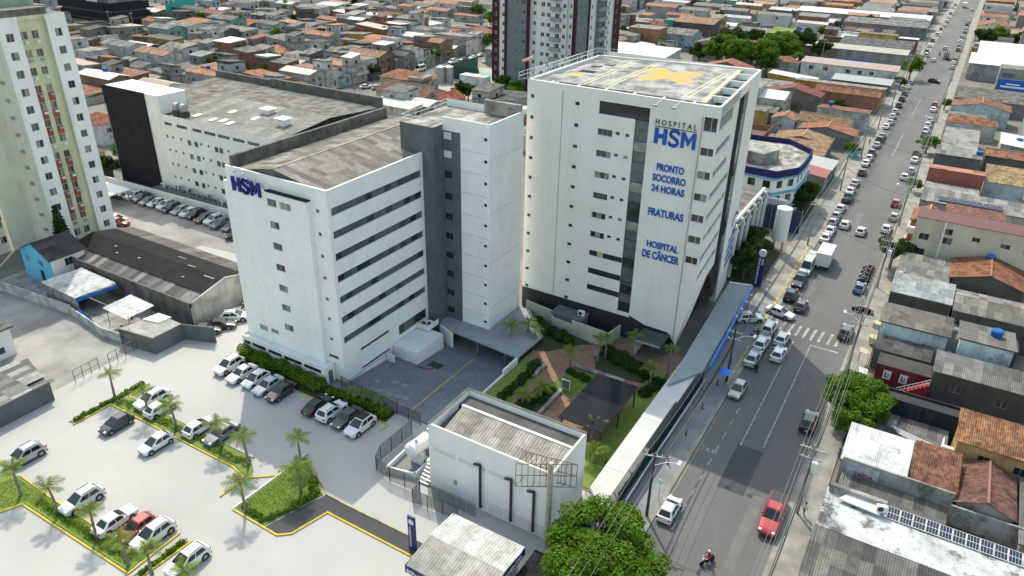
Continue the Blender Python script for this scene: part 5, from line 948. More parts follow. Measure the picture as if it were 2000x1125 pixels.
apartment('dark_podium_tower', 'white and charcoal apartment tower on a black podium at the top left', -388, 221, -354, 239, 40, [(0, 10, M_mw, [(2, 3.2), (6, 7.2)], None, 0), (10, 17, M_dkgrey, [(1, 3), (4, 6)], (.8, 6.2, M_bg), .6), (17, 26, M_mw, [(2, 3.4), (5.6, 6.8)], None, 0), (26, 34, M_dkgrey, [(2, 3.4)], None, .2)], [(0, 5, M_bg, [(2, 3.4)], None, 0), (5, 14, M_bg, [(1, 3), (5, 7)], (.8, 7.4, M_bg), .5), (14, 18, M_dkgrey, [(1.4, 2.8)], None, 0)], z0=12)
pd = thing('black_podium', 'black multi-level podium under the white and charcoal tower', 'building', (-372, 212, 0))
for z in (0, 3.6, 7.2): mb = MB(); mb.prism([(-392, 219), (-355, 219), (-352, 222), (-352, 241), (-392, 241)], z, z+2.6 if z < 7 else 10.6); mb.build('storey', M_black, pd); mb = MB(); mb.prism([(-391, 220), (-356, 220), (-353, 223), (-353, 240), (-391, 240)], z+2.6, z+3.6); (z < 7) and mb.build('glazing', M_glass2, pd)
gb = apartment('glass_corner_tower', 'pale blue glass-fronted tower cut by the right edge at the top', 29.5, 470, 55, 500, 46, [(0, 3, M_mg, [(.8, 2.0)], None, 0), (3, 12, mat('pale_blue_panel', (.36, .42, .48), fine=.05), [], None, .1), (12, 25.5, M_mw, [(2, 4)], None, 0)], [(0, 30, M_mw, [], None, 0)])

# ================================================================== houses
GREY = [(.225, .218, .205), (.18, .176, .168), (.29, .282, .266), (.14, .138, .133), (.21, .206, .20)]
CLAY = [(.40, .155, .085), (.33, .135, .08), (.45, .215, .13), (.40, .23, .155), (.29, .12, .085), (.37, .19, .13)]
def house(x0, y0, x1, y1, h, label, wall=(.5, .49, .46), roof='gx', rc=None, rm=None, rise=None, wins=None, cat='house', name='house', group=None, over=.3, stuff=None, sheets_=None, rcolors=None, parapet=0.0, wm=None):
    """house from its footprint; roof: gx/gy gable with ridge along x/y, s/n/e/w single slope falling that way, flat, hip. wins: {'S':[(u,z,w,h)],...}"""
    cx, cy = (x0+x1)/2, (y0+y1)/2; w, d = x1-x0, y1-y0
    T = thing(name, label, cat, (cx, cy, 0), group=group)
    mb = MB(); wins = wins or {}
    if rise is None: rise = (.16*d if roof in ('gx', 's', 'n') else .16*w) * (.8 if roof in ('gx', 'gy', 'hip') else .45)
    F = {'S': ((x0, y0), (1, 0), w), 'E': ((x1, y0), (0, 1), d), 'N': ((x1, y1), (-1, 0), w), 'W': ((x0, y1), (0, -1), d)}
    for k, (o, u, L_) in F.items():
        ops = [(a, min(a+ww, L_-.1), z, z+hh) for a, z, ww, hh in wins.get(k, []) if a+.3 < L_]
        facade(mb, o, u, L_, 0, h+parapet, ops, .15)
        for a, b, c, e in ops:
            if c < .35: m_ = MB(); n = (u[1], -u[0]); m_.obox((o[0]+u[0]*a-n[0]*.1, o[1]+u[1]*a-n[1]*.1, c), (u[0]*(b-a), u[1]*(b-a), 0), (n[0]*.04, n[1]*.04, 0), (0, 0, e-c)); m_.build('door', RND.choice((M_dframe, M_frame, M_rust)), T)
            else: win(T, o, u, a, c, b-a, e-c, .15, 2 if b-a > .7 else 1, [M_glass, M_glass, M_glass2], M_frame, sub=False)
    z0 = h
    e = over; rr = MB(); t = .07
    def plane(a, b, c, d_):
        rr.quad(a, b, c, d_); lo = [Vector(p)-Vector((0, 0, t)) for p in (a, b, c, d_)]; rr.quad(lo[3], lo[2], lo[1], lo[0])
        P_ = [Vector(p) for p in (a, b, c, d_)]
        for i in range(4): j = (i+1) % 4; rr.quad(lo[i], lo[j], P_[j], P_[i])
    zt = z0+rise; fx = e*rise/max(w/2, .1); fy = e*rise/max(d/2, .1)
    if roof == 'gx':
        zz = z0-e*rise/(d/2); plane((x0-e, y0-e, zz+.05), (x1+e, y0-e, zz+.05), (x1+e, cy, zt+.05), (x0-e, cy, zt+.05)); plane((x1+e, y1+e, zz+.05), (x0-e, y1+e, zz+.05), (x0-e, cy, zt+.05), (x1+e, cy, zt+.05))
        mb.poly([(x1, y0, z0), (x1, y1, z0), (x1, cy, zt)]); mb.poly([(x0, y1, z0), (x0, y0, z0), (x0, cy, zt)])
    elif roof == 'gy':
        zz = z0-e*rise/(w/2); plane((x1+e, y0-e, zz+.05), (x1+e, y1+e, zz+.05), (cx, y1+e, zt+.05), (cx, y0-e, zt+.05)); plane((x0-e, y1+e, zz+.05), (x0-e, y0-e, zz+.05), (cx, y0-e, zt+.05), (cx, y1+e, zt+.05))
        mb.poly([(x0, y0, z0), (x1, y0, z0), (cx, y0, zt)]); mb.poly([(x1, y1, z0), (x0, y1, z0), (cx, y1, zt)])
    elif roof in ('s', 'n', 'e', 'w'):
        za, zb = z0+.05, zt+.05
        if roof == 's': plane((x0-e, y0-e, za), (x1+e, y0-e, za), (x1+e, y1+e, zb), (x0-e, y1+e, zb)); mb.poly([(x1, y0, z0), (x1, y1, z0), (x1, y1, zt)]); mb.poly([(x0, y1, z0), (x0, y0, z0), (x0, y1, zt)]); mb.poly([(x1, y1, z0), (x0, y1, z0), (x0, y1, zt), (x1, y1, zt)])
        if roof == 'n': plane((x1+e, y1+e, za), (x0-e, y1+e, za), (x0-e, y0-e, zb), (x1+e, y0-e, zb)); mb.poly([(x0, y0, z0), (x1, y0, z0), (x1, y0, zt), (x0, y0, zt)]); mb.poly([(x1, y0, z0), (x1, y1, z0), (x1, y0, zt)]); mb.poly([(x0, y1, z0), (x0, y0, z0), (x0, y0, zt)])
        if roof == 'e': plane((x1+e, y0-e, za), (x1+e, y1+e, za), (x0-e, y1+e, zb), (x0-e, y0-e, zb)); mb.poly([(x0, y0, z0), (x1, y0, z0), (x0, y0, zt)]); mb.poly([(x0, y1, z0), (x0, y0, z0), (x0, y0, zt), (x0, y1, zt)]); mb.poly([(x1, y1, z0), (x0, y1, z0), (x0, y1, zt)])
        if roof == 'w': plane((x0-e, y1+e, za), (x0-e, y0-e, za), (x1+e, y0-e, zb), (x1+e, y1+e, zb)); mb.poly([(x0, y0, z0), (x1, y0, z0), (x1, y0, zt)]); mb.poly([(x1, y0, z0), (x1, y1, z0), (x1, y1, zt), (x1, y0, zt)]); mb.poly([(x1, y1, z0), (x0, y1, z0), (x1, y1, zt)])
    elif roof == 'hip':
        r = min(w, d)/2; 
        if w >= d: a, b = (x0+r, cy), (x1-r, cy)
        else: a, b = (cx, y0+r), (cx, y1-r)
        c = [(x0-e, y0-e), (x1+e, y0-e), (x1+e, y1+e), (x0-e, y1+e)]; zz = z0+.02
        A, B = (*a, zt), (*b, zt)
        if w >= d: qs = [((*c[0], zz), (*c[1], zz), B, A), ((*c[2], zz), (*c[3], zz), A, B)]; ts = [((*c[1], zz), (*c[2], zz), B), ((*c[3], zz), (*c[0], zz), A)]
        else: qs = [((*c[1], zz), (*c[2], zz), B, A), ((*c[3], zz), (*c[0], zz), A, B)]; ts = [((*c[0], zz), (*c[1], zz), A), ((*c[2], zz), (*c[3], zz), B)]
        for q in qs: rr.quad(*q)
        for q in ts: rr.quad(q[0], q[1], q[2], q[2])
    else:
        rr.box(x0-.05, y0-.05, z0+.003, x1+.05, y1+.05, z0+.12)
        if parapet:
            rr = MB(); rr.quad((x0+.15, y0+.15, z0), (x1-.15, y0+.15, z0), (x1-.15, y1-.15, z0), (x0+.15, y1-.15, z0))
            for q in ((x0, y0, x1, y0+.15), (x0, y1-.15, x1, y1), (x0, y0+.15, x0+.15, y1-.15), (x1-.15, y0+.15, x1, y1-.15)): mb.box(q[0]+.002, q[1]+.002, z0-.2, q[2]-.002, q[3]-.002, z0+parapet+.003)
    mb.build('wall', wm or M_wall, T, color=wall)
    rm = rm or (M_flat if roof == 'flat' else M_fibre); rc = rc or RND.choice(GREY)
    R = rr.build('roof', rm, T, color=rc)
    if rm is M_tile and roof in ('gx', 'gy'):
        m_ = MB()
        if roof == 'gx': m_.box(x0-e, cy-.12, zt+.06, x1+e, cy+.12, zt+.17)
        else: m_.box(cx-.12, y0-e, zt+.06, cx+.12, y1+e, zt+.17)
        m_.build('ridge_cap', M_plain, R, color=tuple(min(1, c*1.25) for c in rc))
    if sheets_:
        cols = rcolors or [tuple(c*k for c in rc) for k in (.7, .9, 1.05, 1.3)]; nu, nv = sheets_
        if roof == 's': sheets(R, (x0-e, y0-e, z0+.13), (w+2*e, 0, 0), (0, d+2*e, rise), nu, nv, cols)
        if roof == 'n': sheets(R, (x1+e, y1+e, z0+.13), (-w-2*e, 0, 0), (0, -d-2*e, rise), nu, nv, cols)
        if roof == 'e': sheets(R, (x1+e, y0-e, z0+.13), (0, d+2*e, 0), (-w-2*e, 0, rise), nu, nv, cols)
        if roof == 'w': sheets(R, (x0-e, y1+e, z0+.13), (0, -d-2*e, 0), (w+2*e, 0, rise), nu, nv, cols)
        if roof == 'gx':
            zz = z0-e*rise/(d/2)+.13; sheets(R, (x0-e, y0-e, zz), (w+2*e, 0, 0), (0, d/2+e, rise+e*rise/(d/2)), nu, nv, cols); sheets(R, (x1+e, y1+e, zz), (-w-2*e, 0, 0), (0, -d/2-e, rise+e*rise/(d/2)), nu, nv, cols)
        if roof == 'gy':
            zz = z0-e*rise/(w/2)+.13; sheets(R, (x1+e, y0-e, zz), (0, d+2*e, 0), (-w/2-e, 0, rise+e*rise/(w/2)), nu, nv, cols); sheets(R, (x0-e, y1+e, zz), (0, -d-2*e, 0), (w/2+e, 0, rise+e*rise/(w/2)), nu, nv, cols)
    return T
OCC = []     # footprints already taken
def H(x0, y0, x1, y1, h, label, **k): OCC.append((x0, y0, x1, y1)); return house(x0, y0, x1, y1, h, label, **k)
WHT, OCH, BLU, BRK = (.62, .615, .60), (.46, .30, .08), (.42, .52, .58), (.30, .135, .085)
# --- right side of the avenue, near to far
r1 = H(-1.5, 50.5, 13, 60.2, 3.7, 'low building with dark brown corrugated roofs at the bottom right', wall=(.2, .19, .18), roof='s', rise=.9, rc=(0.0858, 0.0825, 0.0792), sheets_=(13, 5), rcolors=[(.095, .092, .088), (.075, .073, .07), (.12, .116, .112), (.18, .175, .16)], over=.1)
SL = H(-1.4, 60.6, 24, 66.6, 4.6, 'long building with stained pale flat roof and a strip of solar panels', wall=(.36, .37, .37), roof='flat', rc=(0.476, 0.497, 0.501))
mb = MB(); mb.box(-1.3, 66.0, 4.72, 4.0, 66.5, 5.6); mb.build('parapet', M_conc, SL); mb = MB(); mb.prism([(-.2, 64.9), (3.6, 64.6), (3.8, 66.0), (.6, 66.3)], 5.0, 5.15); mb.build('white_slab', M_alu, SL)
for k in range(14):
    mb = MB(); x = 4.2+k*1.13; mb.obox((x, 64.9, 4.85), (1.08, 0, 0), (0, 1.5, .28), (0, 0, .04)); p_ = mb.build('solar_panel', M_alu, SL); m_ = MB()
    for j in range(4):
        for i in range(2): m_.obox((x+.04+j*.255, 64.94+i*.735, 4.893+i*.137), (.235, 0, 0), (0, .69, .129), (0, 0, .006))
    m_.build('cell', M_solar, p_)
condenser(3.6, 65.2, 5.15, 'condenser on the white slab at the end of the nearer solar strip', .3, 1.1)
al = H(-.6, 68.3, 9.5, 71.6, 2.6, 'low grey lean-to roof in the alley under the exit sign wall', wall=(.25, .24, .22), roof='s', rise=.4, rc=(0.132, 0.129, 0.119), sheets_=(10, 2), over=.05)
WR = H(-1.0, 72.6, 5.2, 78.9, 4.2, 'house with bright white corrugated roof under the street tree', wall=(.36, .35, .33), roof='s', rise=.5, rc=(0.527, 0.535, 0.535), rm=M_metal, sheets_=(6, 3), rcolors=[(.64, .66, .67), (.6, .615, .62), (.67, .68, .68)], over=.15)
sw2 = thing('exit_sign_wall', 'long mould-stained wall with a faded exit sign and arrow', 'wall', (4, 72.3, 0)); mb = MB(); mb.obox((-.9, 72.1, 0), (10.6, 0, 0), (0, .25, 0), (0, 0, 4.9)); mb.obox((9.7, 72.1, 0), (7.5, .2, 0), (0, .25, 0), (0, 0, 3.4)); mb.build('wall', M_conc, sw2)
mb = MB(); mb.box(-.6, 72.02, 2.4, 2.8, 72.09, 4.6); mb.build('sign_board', mat('faded_sign', (.50, .52, .52), (.15, .25, .33), .5, .45, .6), sw2); text(sw2, 'SAÍDA', (.5, 72.02, 3.15), (1, 0), 1.9, .6, M_redp, off=.0, ext=.02, proud=.03)
mb = MB(); mb.poly([(.1, 71.98, 2.85), (.7, 71.98, 2.6), (.7, 71.98, 3.1)]); mb.box(.7, 71.96, 2.76, 1.8, 71.99, 2.94); mb.build('arrow', M_redp, sw2); mb = MB(); mb.box(9.9, 72.06, 0, 13.4, 72.09, 1.0); mb.build('painted_dado', mat('green_paint', (.06, .10, .03), (.1, .11, .06), 1), sw2)
H(5.6, 73.3, 10.0, 79.4, 4.0, 'house with rust-red tile roof between the white roof and the ochre house', wall=(.34, .33, .3), roof='s', rise=.9, rc=(0.222, 0.0999, 0.0629), rm=M_tile, over=.1)
H(10.2, 73.0, 15.2, 80.0, 3.6, 'house with weathered dark red tile roof below the ochre house', wall=(.4, .37, .32), roof='gy', rise=1.0, rc=(0.178, 0.0888, 0.0666), rm=M_tile)
H(16, 70.5, 24, 80, 3.0, 'grey shed roofs at the right edge beyond the solar strip', wall=(.3, .3, .29), roof='s', rc=(0.172, 0.168, 0.165), sheets_=(8, 4))
OHs = H(9.4, 80.9, 19, 85.6, 5.6, 'ochre two-storey house with orange clay tile roof', wall=(.45, .28, .12), roof='s', rise=1.1, rc=(0.311, 0.148, 0.074), rm=M_tile, wins={'S': [(2.2, 3.6, 1.2, .9), (5.6, 3.4, 1.3, 1.0), (8.0, 3.8, .5, .4)], 'W': [(1.2, 3.6, 1, 1)]})
mb = MB(); mb.box(8.2, 80.9, 3.1, 9.38, 82.8, 3.25); mb.box(8.2, 80.9, 3.25, 8.3, 82.8, 4.2); mb.box(8.3, 80.9, 3.25, 9.38, 81.0, 4.2); mb.build('balcony', M_white, OHs)
H(1.4, 79.6, 8.9, 87.4, 1.5, 'grey lean-to roof with stacked white planks beside the dark blue wall', wall=(.3, .29, .27), roof='s', rise=.5, rc=(0.158, 0.155, 0.149), sheets_=(7, 3), over=.05)
for k in range(4): mb = MB(); mb.obox((3.0+k*.25, 84.6-k*.35, 2.35), (4.4, -1.3-.1*k, 0), (.03, .1, 0), (0, 0, .06)); tag(mb.build('plank', M_alu), 'long white plank lying on the grey lean-to roof', 'plank', 'planks on the lean-to')
bl = H(.6, 87.8, 10.4, 90.2, 3.9, 'long dark navy wall building behind the street tree', wall=(.018, .026, .045), roof='flat', rc=(0.033, 0.0363, 0.0396), parapet=.3)
rd = H(-.4, 97.5, 6.0, 100.6, 2.9, 'low red shop with white emblem boards and an outside stair', wall=(.20, .012, .02), roof='flat', rc=(0.066, 0.0627, 0.0594), cat='shop', name='red_shop')
for k, x in enumerate((.6, 2.6)): mb = MB(); mb.box(x, 97.43, 1.0, x+.95, 97.49, 2.3); b_ = mb.build('emblem_board', M_alu, rd); m_ = MB(); m_.box(x+.2, 97.4, 1.25, x+.75, 97.43, 1.4); m_.box(x+.2, 97.4, 1.4, x+.35, 97.43, 2.05); m_.box(x+.5, 97.4, 1.65, x+.75, 97.43, 1.8); m_.build('mark', M_dframe, b_)
rs_ = thing('red_stair', 'red outside stair with white railing beside the red shop', 'stair', (4.5, 96, 0))
for k in range(9): mb = MB(); mb.box(2.6+k*.38, 95.6, 0, 3.0+k*.38, 96.8, .3*(k+1)); mb.build('step', M_redp, rs_)
mb = MB(); A, B = Vector((2.6, 95.55, .3)), Vector((6.0, 95.55, 2.8))
for k in range(9): p = A.lerp(B, k/8); mb.cyl(p, p+Vector((0, 0, .95)), .03, .03, 5)
for z in (.5, .95): mb.cyl(A+Vector((0, 0, z)), B+Vector((0, 0, z)), .03, .03, 5)
mb.build('railing', M_alu, rs_)
R10 = H(6.1, 96.6, 24, 100.5, 4.5, 'tall mouldy dark wall building with long grey sheet roof and two louvred windows', wall=(.075, .07, .065), roof='s', rise=.9, rc=(0.165, 0.162, 0.152), sheets_=(17, 2), wins={'S': [(2.2, 2.2, 1.3, 1.1), (7.4, 1.9, 1.3, 1.1)]}, over=.15)
H(-1.3, 101.2, 5.6, 104.4, 3.0, 'dark patched shed roof between the red shop and the light blue house', wall=(.16, .15, .14), roof='s', rise=.5, rc=(0.106, 0.102, 0.099), sheets_=(6, 3), over=.1)
H(6.4, 101.2, 16, 103.8, 3.6, 'low grey slab annexe behind the long sheet roof', wall=(.4, .41, .41), roof='flat', rc=(0.198, 0.205, 0.205), parapet=.25)
LBH = H(-1.4, 105.3, 7.0, 110.0, 5.4, 'light blue stained house with brown sheet roof and small balconies on the avenue', wall=(.62, .72, .76), roof='s', rise=.5, rc=(0.145, 0.135, 0.125), sheets_=(8, 3), wins={'S': [(5.6, 2.3, 1.2, 1.1)], 'W': [(1.2, 3.2, 1.2, 1.6), (1.2, .3, 1.2, 2.0)]})
for z in (.6, 3.0): mb = MB(); mb.cyl((-1.7, 107.6, z), (-1.7, 107.6, z+.9), .75, .75, 12); mb.build('balcony', mat('cream_balcony', (.5, .44, .3)), LBH)
H(8.4, 104.8, 14.6, 111.5, 5.2, 'light blue stained house with grey roof and square windows, farther from the avenue', wall=(.62, .72, .76), roof='n', rise=.8, rc=(0.145, 0.142, 0.135), sheets_=(6, 3), wins={'S': [(.8, 2.0, 1.2, 1.1), (3.4, 2.0, 1.2, 1.1)]})
H(7.0, 106.8, 8.4, 110.5, 4.6, 'narrow grey recess with a condenser between the two light blue fronts', wall=(.35, .38, .4), roof='flat', rc=(0.198, 0.205, 0.205)); condenser(7.7, 106.5, 2.2, 'condenser in the grey recess between the light blue fronts', 0, .9)
H(-1.5, 117.6, 6.8, 123.6, 4.6, 'house with silver-grey sheet roof over a black mouldy side wall on the avenue', wall=(.07, .07, .065), roof='s', rise=.7, rc=(0.264, 0.277, 0.284), sheets_=(8, 3), rcolors=[(.30, .325, .34), (.26, .28, .295), (.34, .355, .365)], over=.15)
H(7.2, 116.5, 24, 124.5, 4.4, 'long low building with brownish grey sheet roof and pale skylight strips', wall=(.1, .097, .09), roof='gx', rise=.8, rc=(0.191, 0.182, 0.168), sheets_=(16, 2), over=.1)
H(7.0, 111.9, 16, 116.0, 2.6, 'dark sunken yard sheds behind the light blue house', wall=(.08, .078, .07), roof='flat', rc=(0.066, 0.0647, 0.0594))
BE = H(-.9, 139.0, 24, 146.0, 9.3, 'beige three-storey apartment block with wine-red metal roof on the avenue', wm=M_wallc, wall=(.60, .545, .44), roof='n', rise=.7, rc=(0.0962, 0.0259, 0.0296), rm=M_metal, wins={'S': [(1.0, 3.2, 1.5, 1.2), (1.0, 6.0, 1.5, 1.2), (4.6, 6.0, 1.5, 1.2), (8.8, 7.4, 1.2, .8), (13.0, 7.2, 1.4, .8), (4.4, 7.7, 1.4, 1.1), (16.4, 7.0, 1.2, 1.0)], 'W': [(1, 3.2, 1.2, 2.0), (1, 6.0, 1.2, 2.0)]}, cat='building', name='apartment_block', over=.15)
for z in (3.0, 5.9): mb = MB(); mb.box(-2.1, 141.5, z-.15, -.92, 145.2, z); mb.box(-2.1, 141.5, z, -2.0, 145.2, z+1.0); mb.box(-2.0, 141.5, z, -.92, 141.6, z+1.0); mb.build('balcony', M_white, BE)
mb = MB(); mb.box(3.4, 138.85, 0, 3.75, 138.99, 10.0); mb.build('pilaster', M_cream2, BE)
GH = H(6.4, 129.6, 16.4, 137.6, 4.4, 'gabled house with red clay tile roof in front of the beige block', wall=(.13, .125, .11), roof='gy', rise=1.5, rc=(0.266, 0.111, 0.0629), rm=M_tile, wins={'S': [(4.4, 2.0, .9, .9)]}, over=.5)
t_ = thing('water_tank', 'blue plastic water tank on the red tiled gable below the beige block', 'water tank', (11.2, 137.2, 5.6)); mb = MB(); mb.cyl((11.2, 137.2, 5.5), (11.2, 137.2, 6.3), .6, .7, 14); mb.build('body', mat('tank_blue', (.012, .09, .32)), t_); mb = MB(); mb.cyl((11.2, 137.2, 6.3), (11.2, 137.2, 6.4), .74, .6, 14); mb.build('lid', mat('tank_blue'), t_)
H(-1.4, 127.0, 5.8, 135.5, 3.6, 'low grey yard roof between the beige block and the silver roof', wall=(.4, .38, .33), roof='s', rc=(0.198, 0.191, 0.182), sheets_=(7, 4))
H(-1.8, 149.5, 3.2, 156.5, 5.6, 'brick-red house with orange tile roof just beyond the beige block', wall=(.34, .12, .06), roof='gy', rise=1.1, rc=(0.311, 0.141, 0.074), rm=M_tile)
H(3.4, 152.0, 12.8, 158.5, 6.2, 'long brick-red building with dark tile roof behind the beige block', wall=(.33, .12, .06), roof='s', rise=.8, rc=(0.207, 0.0962, 0.074), rm=M_tile, wins={'S': [(3.6, 3.6, 1.2, 1.2)]})
SLB = H(-1.5, 163.8, 24, 171.0, 5.0, 'long grey building with a row of solar panels on its low roof', wall=(.42, .43, .42), roof='s', rise=.5, rc=(0.218, 0.215, 0.205), sheets_=(22, 3), over=.1)
for k in range(10): mb = MB(); x = 1.6+k*1.12; mb.obox((x, 164.6, 5.45), (1.02, 0, 0), (0, 1.9, .3), (0, 0, .05)); mb.build('solar_panel', M_solar, SLB)
RB = H(-1.7, 181.2, 9.0, 187.4, 6.2, 'plain red-brown rendered house with salmon roof edge and two black openings', wm=M_wallc, wall=(.30, .105, .075), roof='n', rise=.9, rc=(0.37, 0.163, 0.104), rm=M_flat, wins={'S': [(3.0, 2.8, .9, .9), (7.4, 2.3, .9, .9)]}, over=.05)
H(9.4, 184.5, 17, 194, 5.2, 'pale blue house with yellow straw-coloured tile roof', wall=(.42, .49, .53), roof='s', rise=1.2, rc=(0.34, 0.244, 0.126), rm=M_tile)
H(-1.5, 173, 8.6, 180.2, 4.2, 'pale flat-roofed building between the solar roof and the red-brown house', wall=(.52, .52, .5), roof='flat', rc=(0.284, 0.284, 0.277))
H(-1.4, 202.5, 8.1, 208.5, 4.8, 'grey sheet-roofed building with dark slate side beside the avenue', wall=(.14, .145, .15), roof='s', rise=.5, rc=(0.198, 0.205, 0.198), sheets_=(9, 2))
H(-1.0, 211.8, 7.2, 235.5, 4.0, 'wide pale grey flat concrete roof by the avenue, beyond the small tree', wall=(.45, .44, .42), roof='flat', rc=(0.238, 0.234, 0.224))
H(9, 209, 24, 216, 4.6, 'dark house with long orange tile ridge behind the grey slate building', wall=(.1, .1, .095), roof='gx', rc=(0.296, 0.141, 0.0814), rm=M_tile)
H(-1.3, 241, 11, 247, 4.4, 'house with orange-red hipped tile roof, right of the avenue', wall=(.45, .43, .4), roof='hip', rise=1.4, rc=(0.311, 0.133, 0.074), rm=M_tile); H(12, 219, 30, 231, 4.2, 'pale shed with bright white roof behind the flat concrete roof', wall=(.4, .4, .4), roof='e', rc=(0.51, 0.518, 0.518), rm=M_metal)
H(-1.2, 260, 14, 268.5, 5.0, 'pale blue gabled house with red tile trim, right of the avenue', wall=(.46, .54, .58), roof='gy', rise=1.6, rc=(0.266, 0.126, 0.0814), rm=M_tile); H(-1.3, 249, 8, 256, 4.0, 'mint house with grey roof, right of the avenue', wall=(.40, .45, .42), roof='n', rc=(0.185, 0.182, 0.172)); H(-1.2, 276, 20, 292, 4.4, 'old stained low building with brown-grey roof at the avenue corner', wall=(.24, .22, .2), roof='s', rise=.8, rc=(0.132, 0.125, 0.115), sheets_=None)
H(0, 336, 27, 356, 6.0, 'large white metal roof hall, nearer bay, right of the avenue', wall=(.35, .35, .36), roof='s', rise=1.0, rc=(0.544, 0.548, 0.544), rm=M_metal); H(2, 358, 30, 384, 6.8, 'large white metal roof hall, farther bay, right of the avenue', wall=(.35, .35, .36), roof='s', rise=1.2, rc=(0.535, 0.54, 0.535), rm=M_metal)
H(10, 318, 17, 327, 8, 'grey block with dark window at the right edge beside the blue billboard', wall=(.3, .295, .28), roof='flat', wins={'S': [(1, 5, 3.5, 1.6)]}); H(-1, 455, 12, 470, 6, 'beige house with open terracotta roof terrace at the top right', wall=(.5, .43, .35), roof='gy', rise=1.8, rc=(0.311, 0.148, 0.0962), rm=M_tile)
# --- left side of the avenue beyond the clinic
H(-53.5, 246.5, -36.5, 254, 5.0, 'big brown gabled shed with wine-red roof edge left of the avenue', wall=(.19, .165, .13), roof='gy', rise=2.0, rc=(0.222, 0.074, 0.0666), rm=M_tile, over=.2)
H(-44.0, 217.5, -37.5, 224, 4.0, 'white gabled house with pink-orange tile roof behind the hospital corner', wall=(.50, .52, .53), roof='gy', rise=1.0, rc=(0.355, 0.185, 0.118), rm=M_tile, wins={'S': [(2.2, 1.6, .9, .7)]}); H(-37.2, 218, -23.5, 228, 4.2, 'wide house with dark yellowish tile roof left of the avenue', wall=(.42, .42, .41), roof='gx', rise=1.3, rc=(0.222, 0.141, 0.074), rm=M_tile)
H(-35.0, 210.2, -20.9, 216.6, 4.0, 'house with bright orange gabled tile roof over a dark porch, left of the avenue', wall=(.2, .2, .21), roof='gy', rise=1.4, rc=(0.333, 0.141, 0.074), rm=M_tile, over=.4); H(-38.5, 197, -25.0, 204.5, 4.0, 'house with tan weathered gabled tile roof, left of the avenue', wall=(.22, .2, .16), roof='gy', rise=1.4, rc=(0.326, 0.207, 0.118), rm=M_tile)
H(-39, 187.8, -24.5, 195.5, 3.8, 'house with broad sandy tile roof sloping to the camera, left of the avenue', wall=(.16, .15, .15), roof='s', rise=1.2, rc=(0.311, 0.2, 0.118), rm=M_tile); H(-50, 193, -40.5, 204, 3.6, 'roofless brick-red building shell left of the avenue', wall=BRK, roof='flat', rc=(0.178, 0.0888, 0.0592), parapet=1.4)
H(-50, 178, -40.5, 189, 4.2, 'house with two-tone salmon and orange hipped roof behind the clinic', wall=(.5, .42, .38), roof='hip', rise=1.6, rc=(0.355, 0.148, 0.0888), rm=M_tile); H(-40, 176, -28, 182, 4.4, 'white metal lean-to roof right behind the clinic', wall=(.5, .5, .5), roof='n', rise=.8, rc=(0.561, 0.57, 0.57), rm=M_metal)
H(-27.6, 170.5, -20.9, 176.5, 4.0, 'pink-red metal-roofed shop behind the clinic on the avenue', wall=(.35, .3, .3), roof='e', rise=.8, rc=(0.266, 0.0814, 0.074), rm=M_metal); H(-27.4, 178, -20.9, 186.5, 3.6, 'small shop with pale grey sheet awning left of the avenue', wall=(.12, .12, .13), roof='e', rc=(0.33, 0.343, 0.35), rm=M_metal)
H(-34.5, 231, -20.9, 240, 4.6, 'house with red weathered tile roof beside a blue tank, left of the avenue', wall=(.40, .43, .44), roof='n', rise=1.0, rc=(0.222, 0.0888, 0.0666), rm=M_tile); H(-40, 257, -20.9, 262, 5.2, 'orange tiled brick building with low skewed roof, left of the avenue', wall=(.30, .14, .09), roof='gx', rise=1.3, rc=(0.311, 0.141, 0.0814), rm=M_tile)
H(-48, 264, -20.9, 274, 5.0, 'mustard-walled hall with pale arched sheet roof, left of the avenue', wall=(.42, .22, .03), roof='n', rise=1.2, rc=(0.277, 0.271, 0.257)); H(-62, 258, -49, 268, 3.6, 'grey patchwork shed roofs left of the mustard hall', wall=(.25, .24, .23), roof='s', rc=(0.264, 0.271, 0.264))
H(-40, 287, -21.2, 295, 3.4, 'motorcycle yard shelter with pale sheet roof left of the avenue', wall=(.12, .12, .12), roof='s', rise=.6, rc=(0.29, 0.304, 0.31), rm=M_metal); H(-54, 302, -21.0, 309, 5.6, 'long white two-storey row with dull red roof edge, left of the avenue', wall=(.60, .62, .62), roof='s', rise=.9, rc=(0.317, 0.238, 0.218), rm=M_metal, wins={'S': [(3, 3.2, 1.6, 1.4), (8, 3.2, 1.6, 1.4), (16, 3.2, 1.6, 1.4), (20, 3.2, 1.4, 1.4), (24, 3.4, 1.4, 1.2)]}); H(-64, 301, -54.6, 309, 5.0, 'grey house with orange hip tile roof at the end of the white row', wall=(.4, .4, .41), roof='hip', rise=1.4, rc=(0.311, 0.126, 0.0814), rm=M_tile)
H(-72, 345, -22, 352, 5.0, 'long cream-roofed shed with striped skylights left of the avenue', wall=(.3, .29, .27), roof='s', rise=1.0, rc=(0.33, 0.317, 0.271), rm=M_metal); H(-50, 357, -22, 372, 5.5, 'long dark blue-grey roofed hall left of the avenue', wall=(.2, .2, .21), roof='s', rise=1.2, rc=(0.099, 0.109, 0.119)); H(-45, 375, -30, 388, 7.0, 'bright yellow two-storey house left of the avenue', wall=(.60, .40, .06), roof='n', rise=1.0, rc=(0.172, 0.165, 0.152), wins={'S': [(1.4, 4, 1.4, 1.4), (5, 4, 1.4, 1.4), (1.4, 1, 1.2, 1.4), (10, 4, 1.6, 2)], 'E': [(2, 4, 1.4, 1.4)]}); H(-29, 376, -21.5, 386, 6.4, 'dark pink two-storey house next to the yellow one', wall=(.30, .08, .1), roof='n', rc=(0.476, 0.484, 0.484), rm=M_metal)
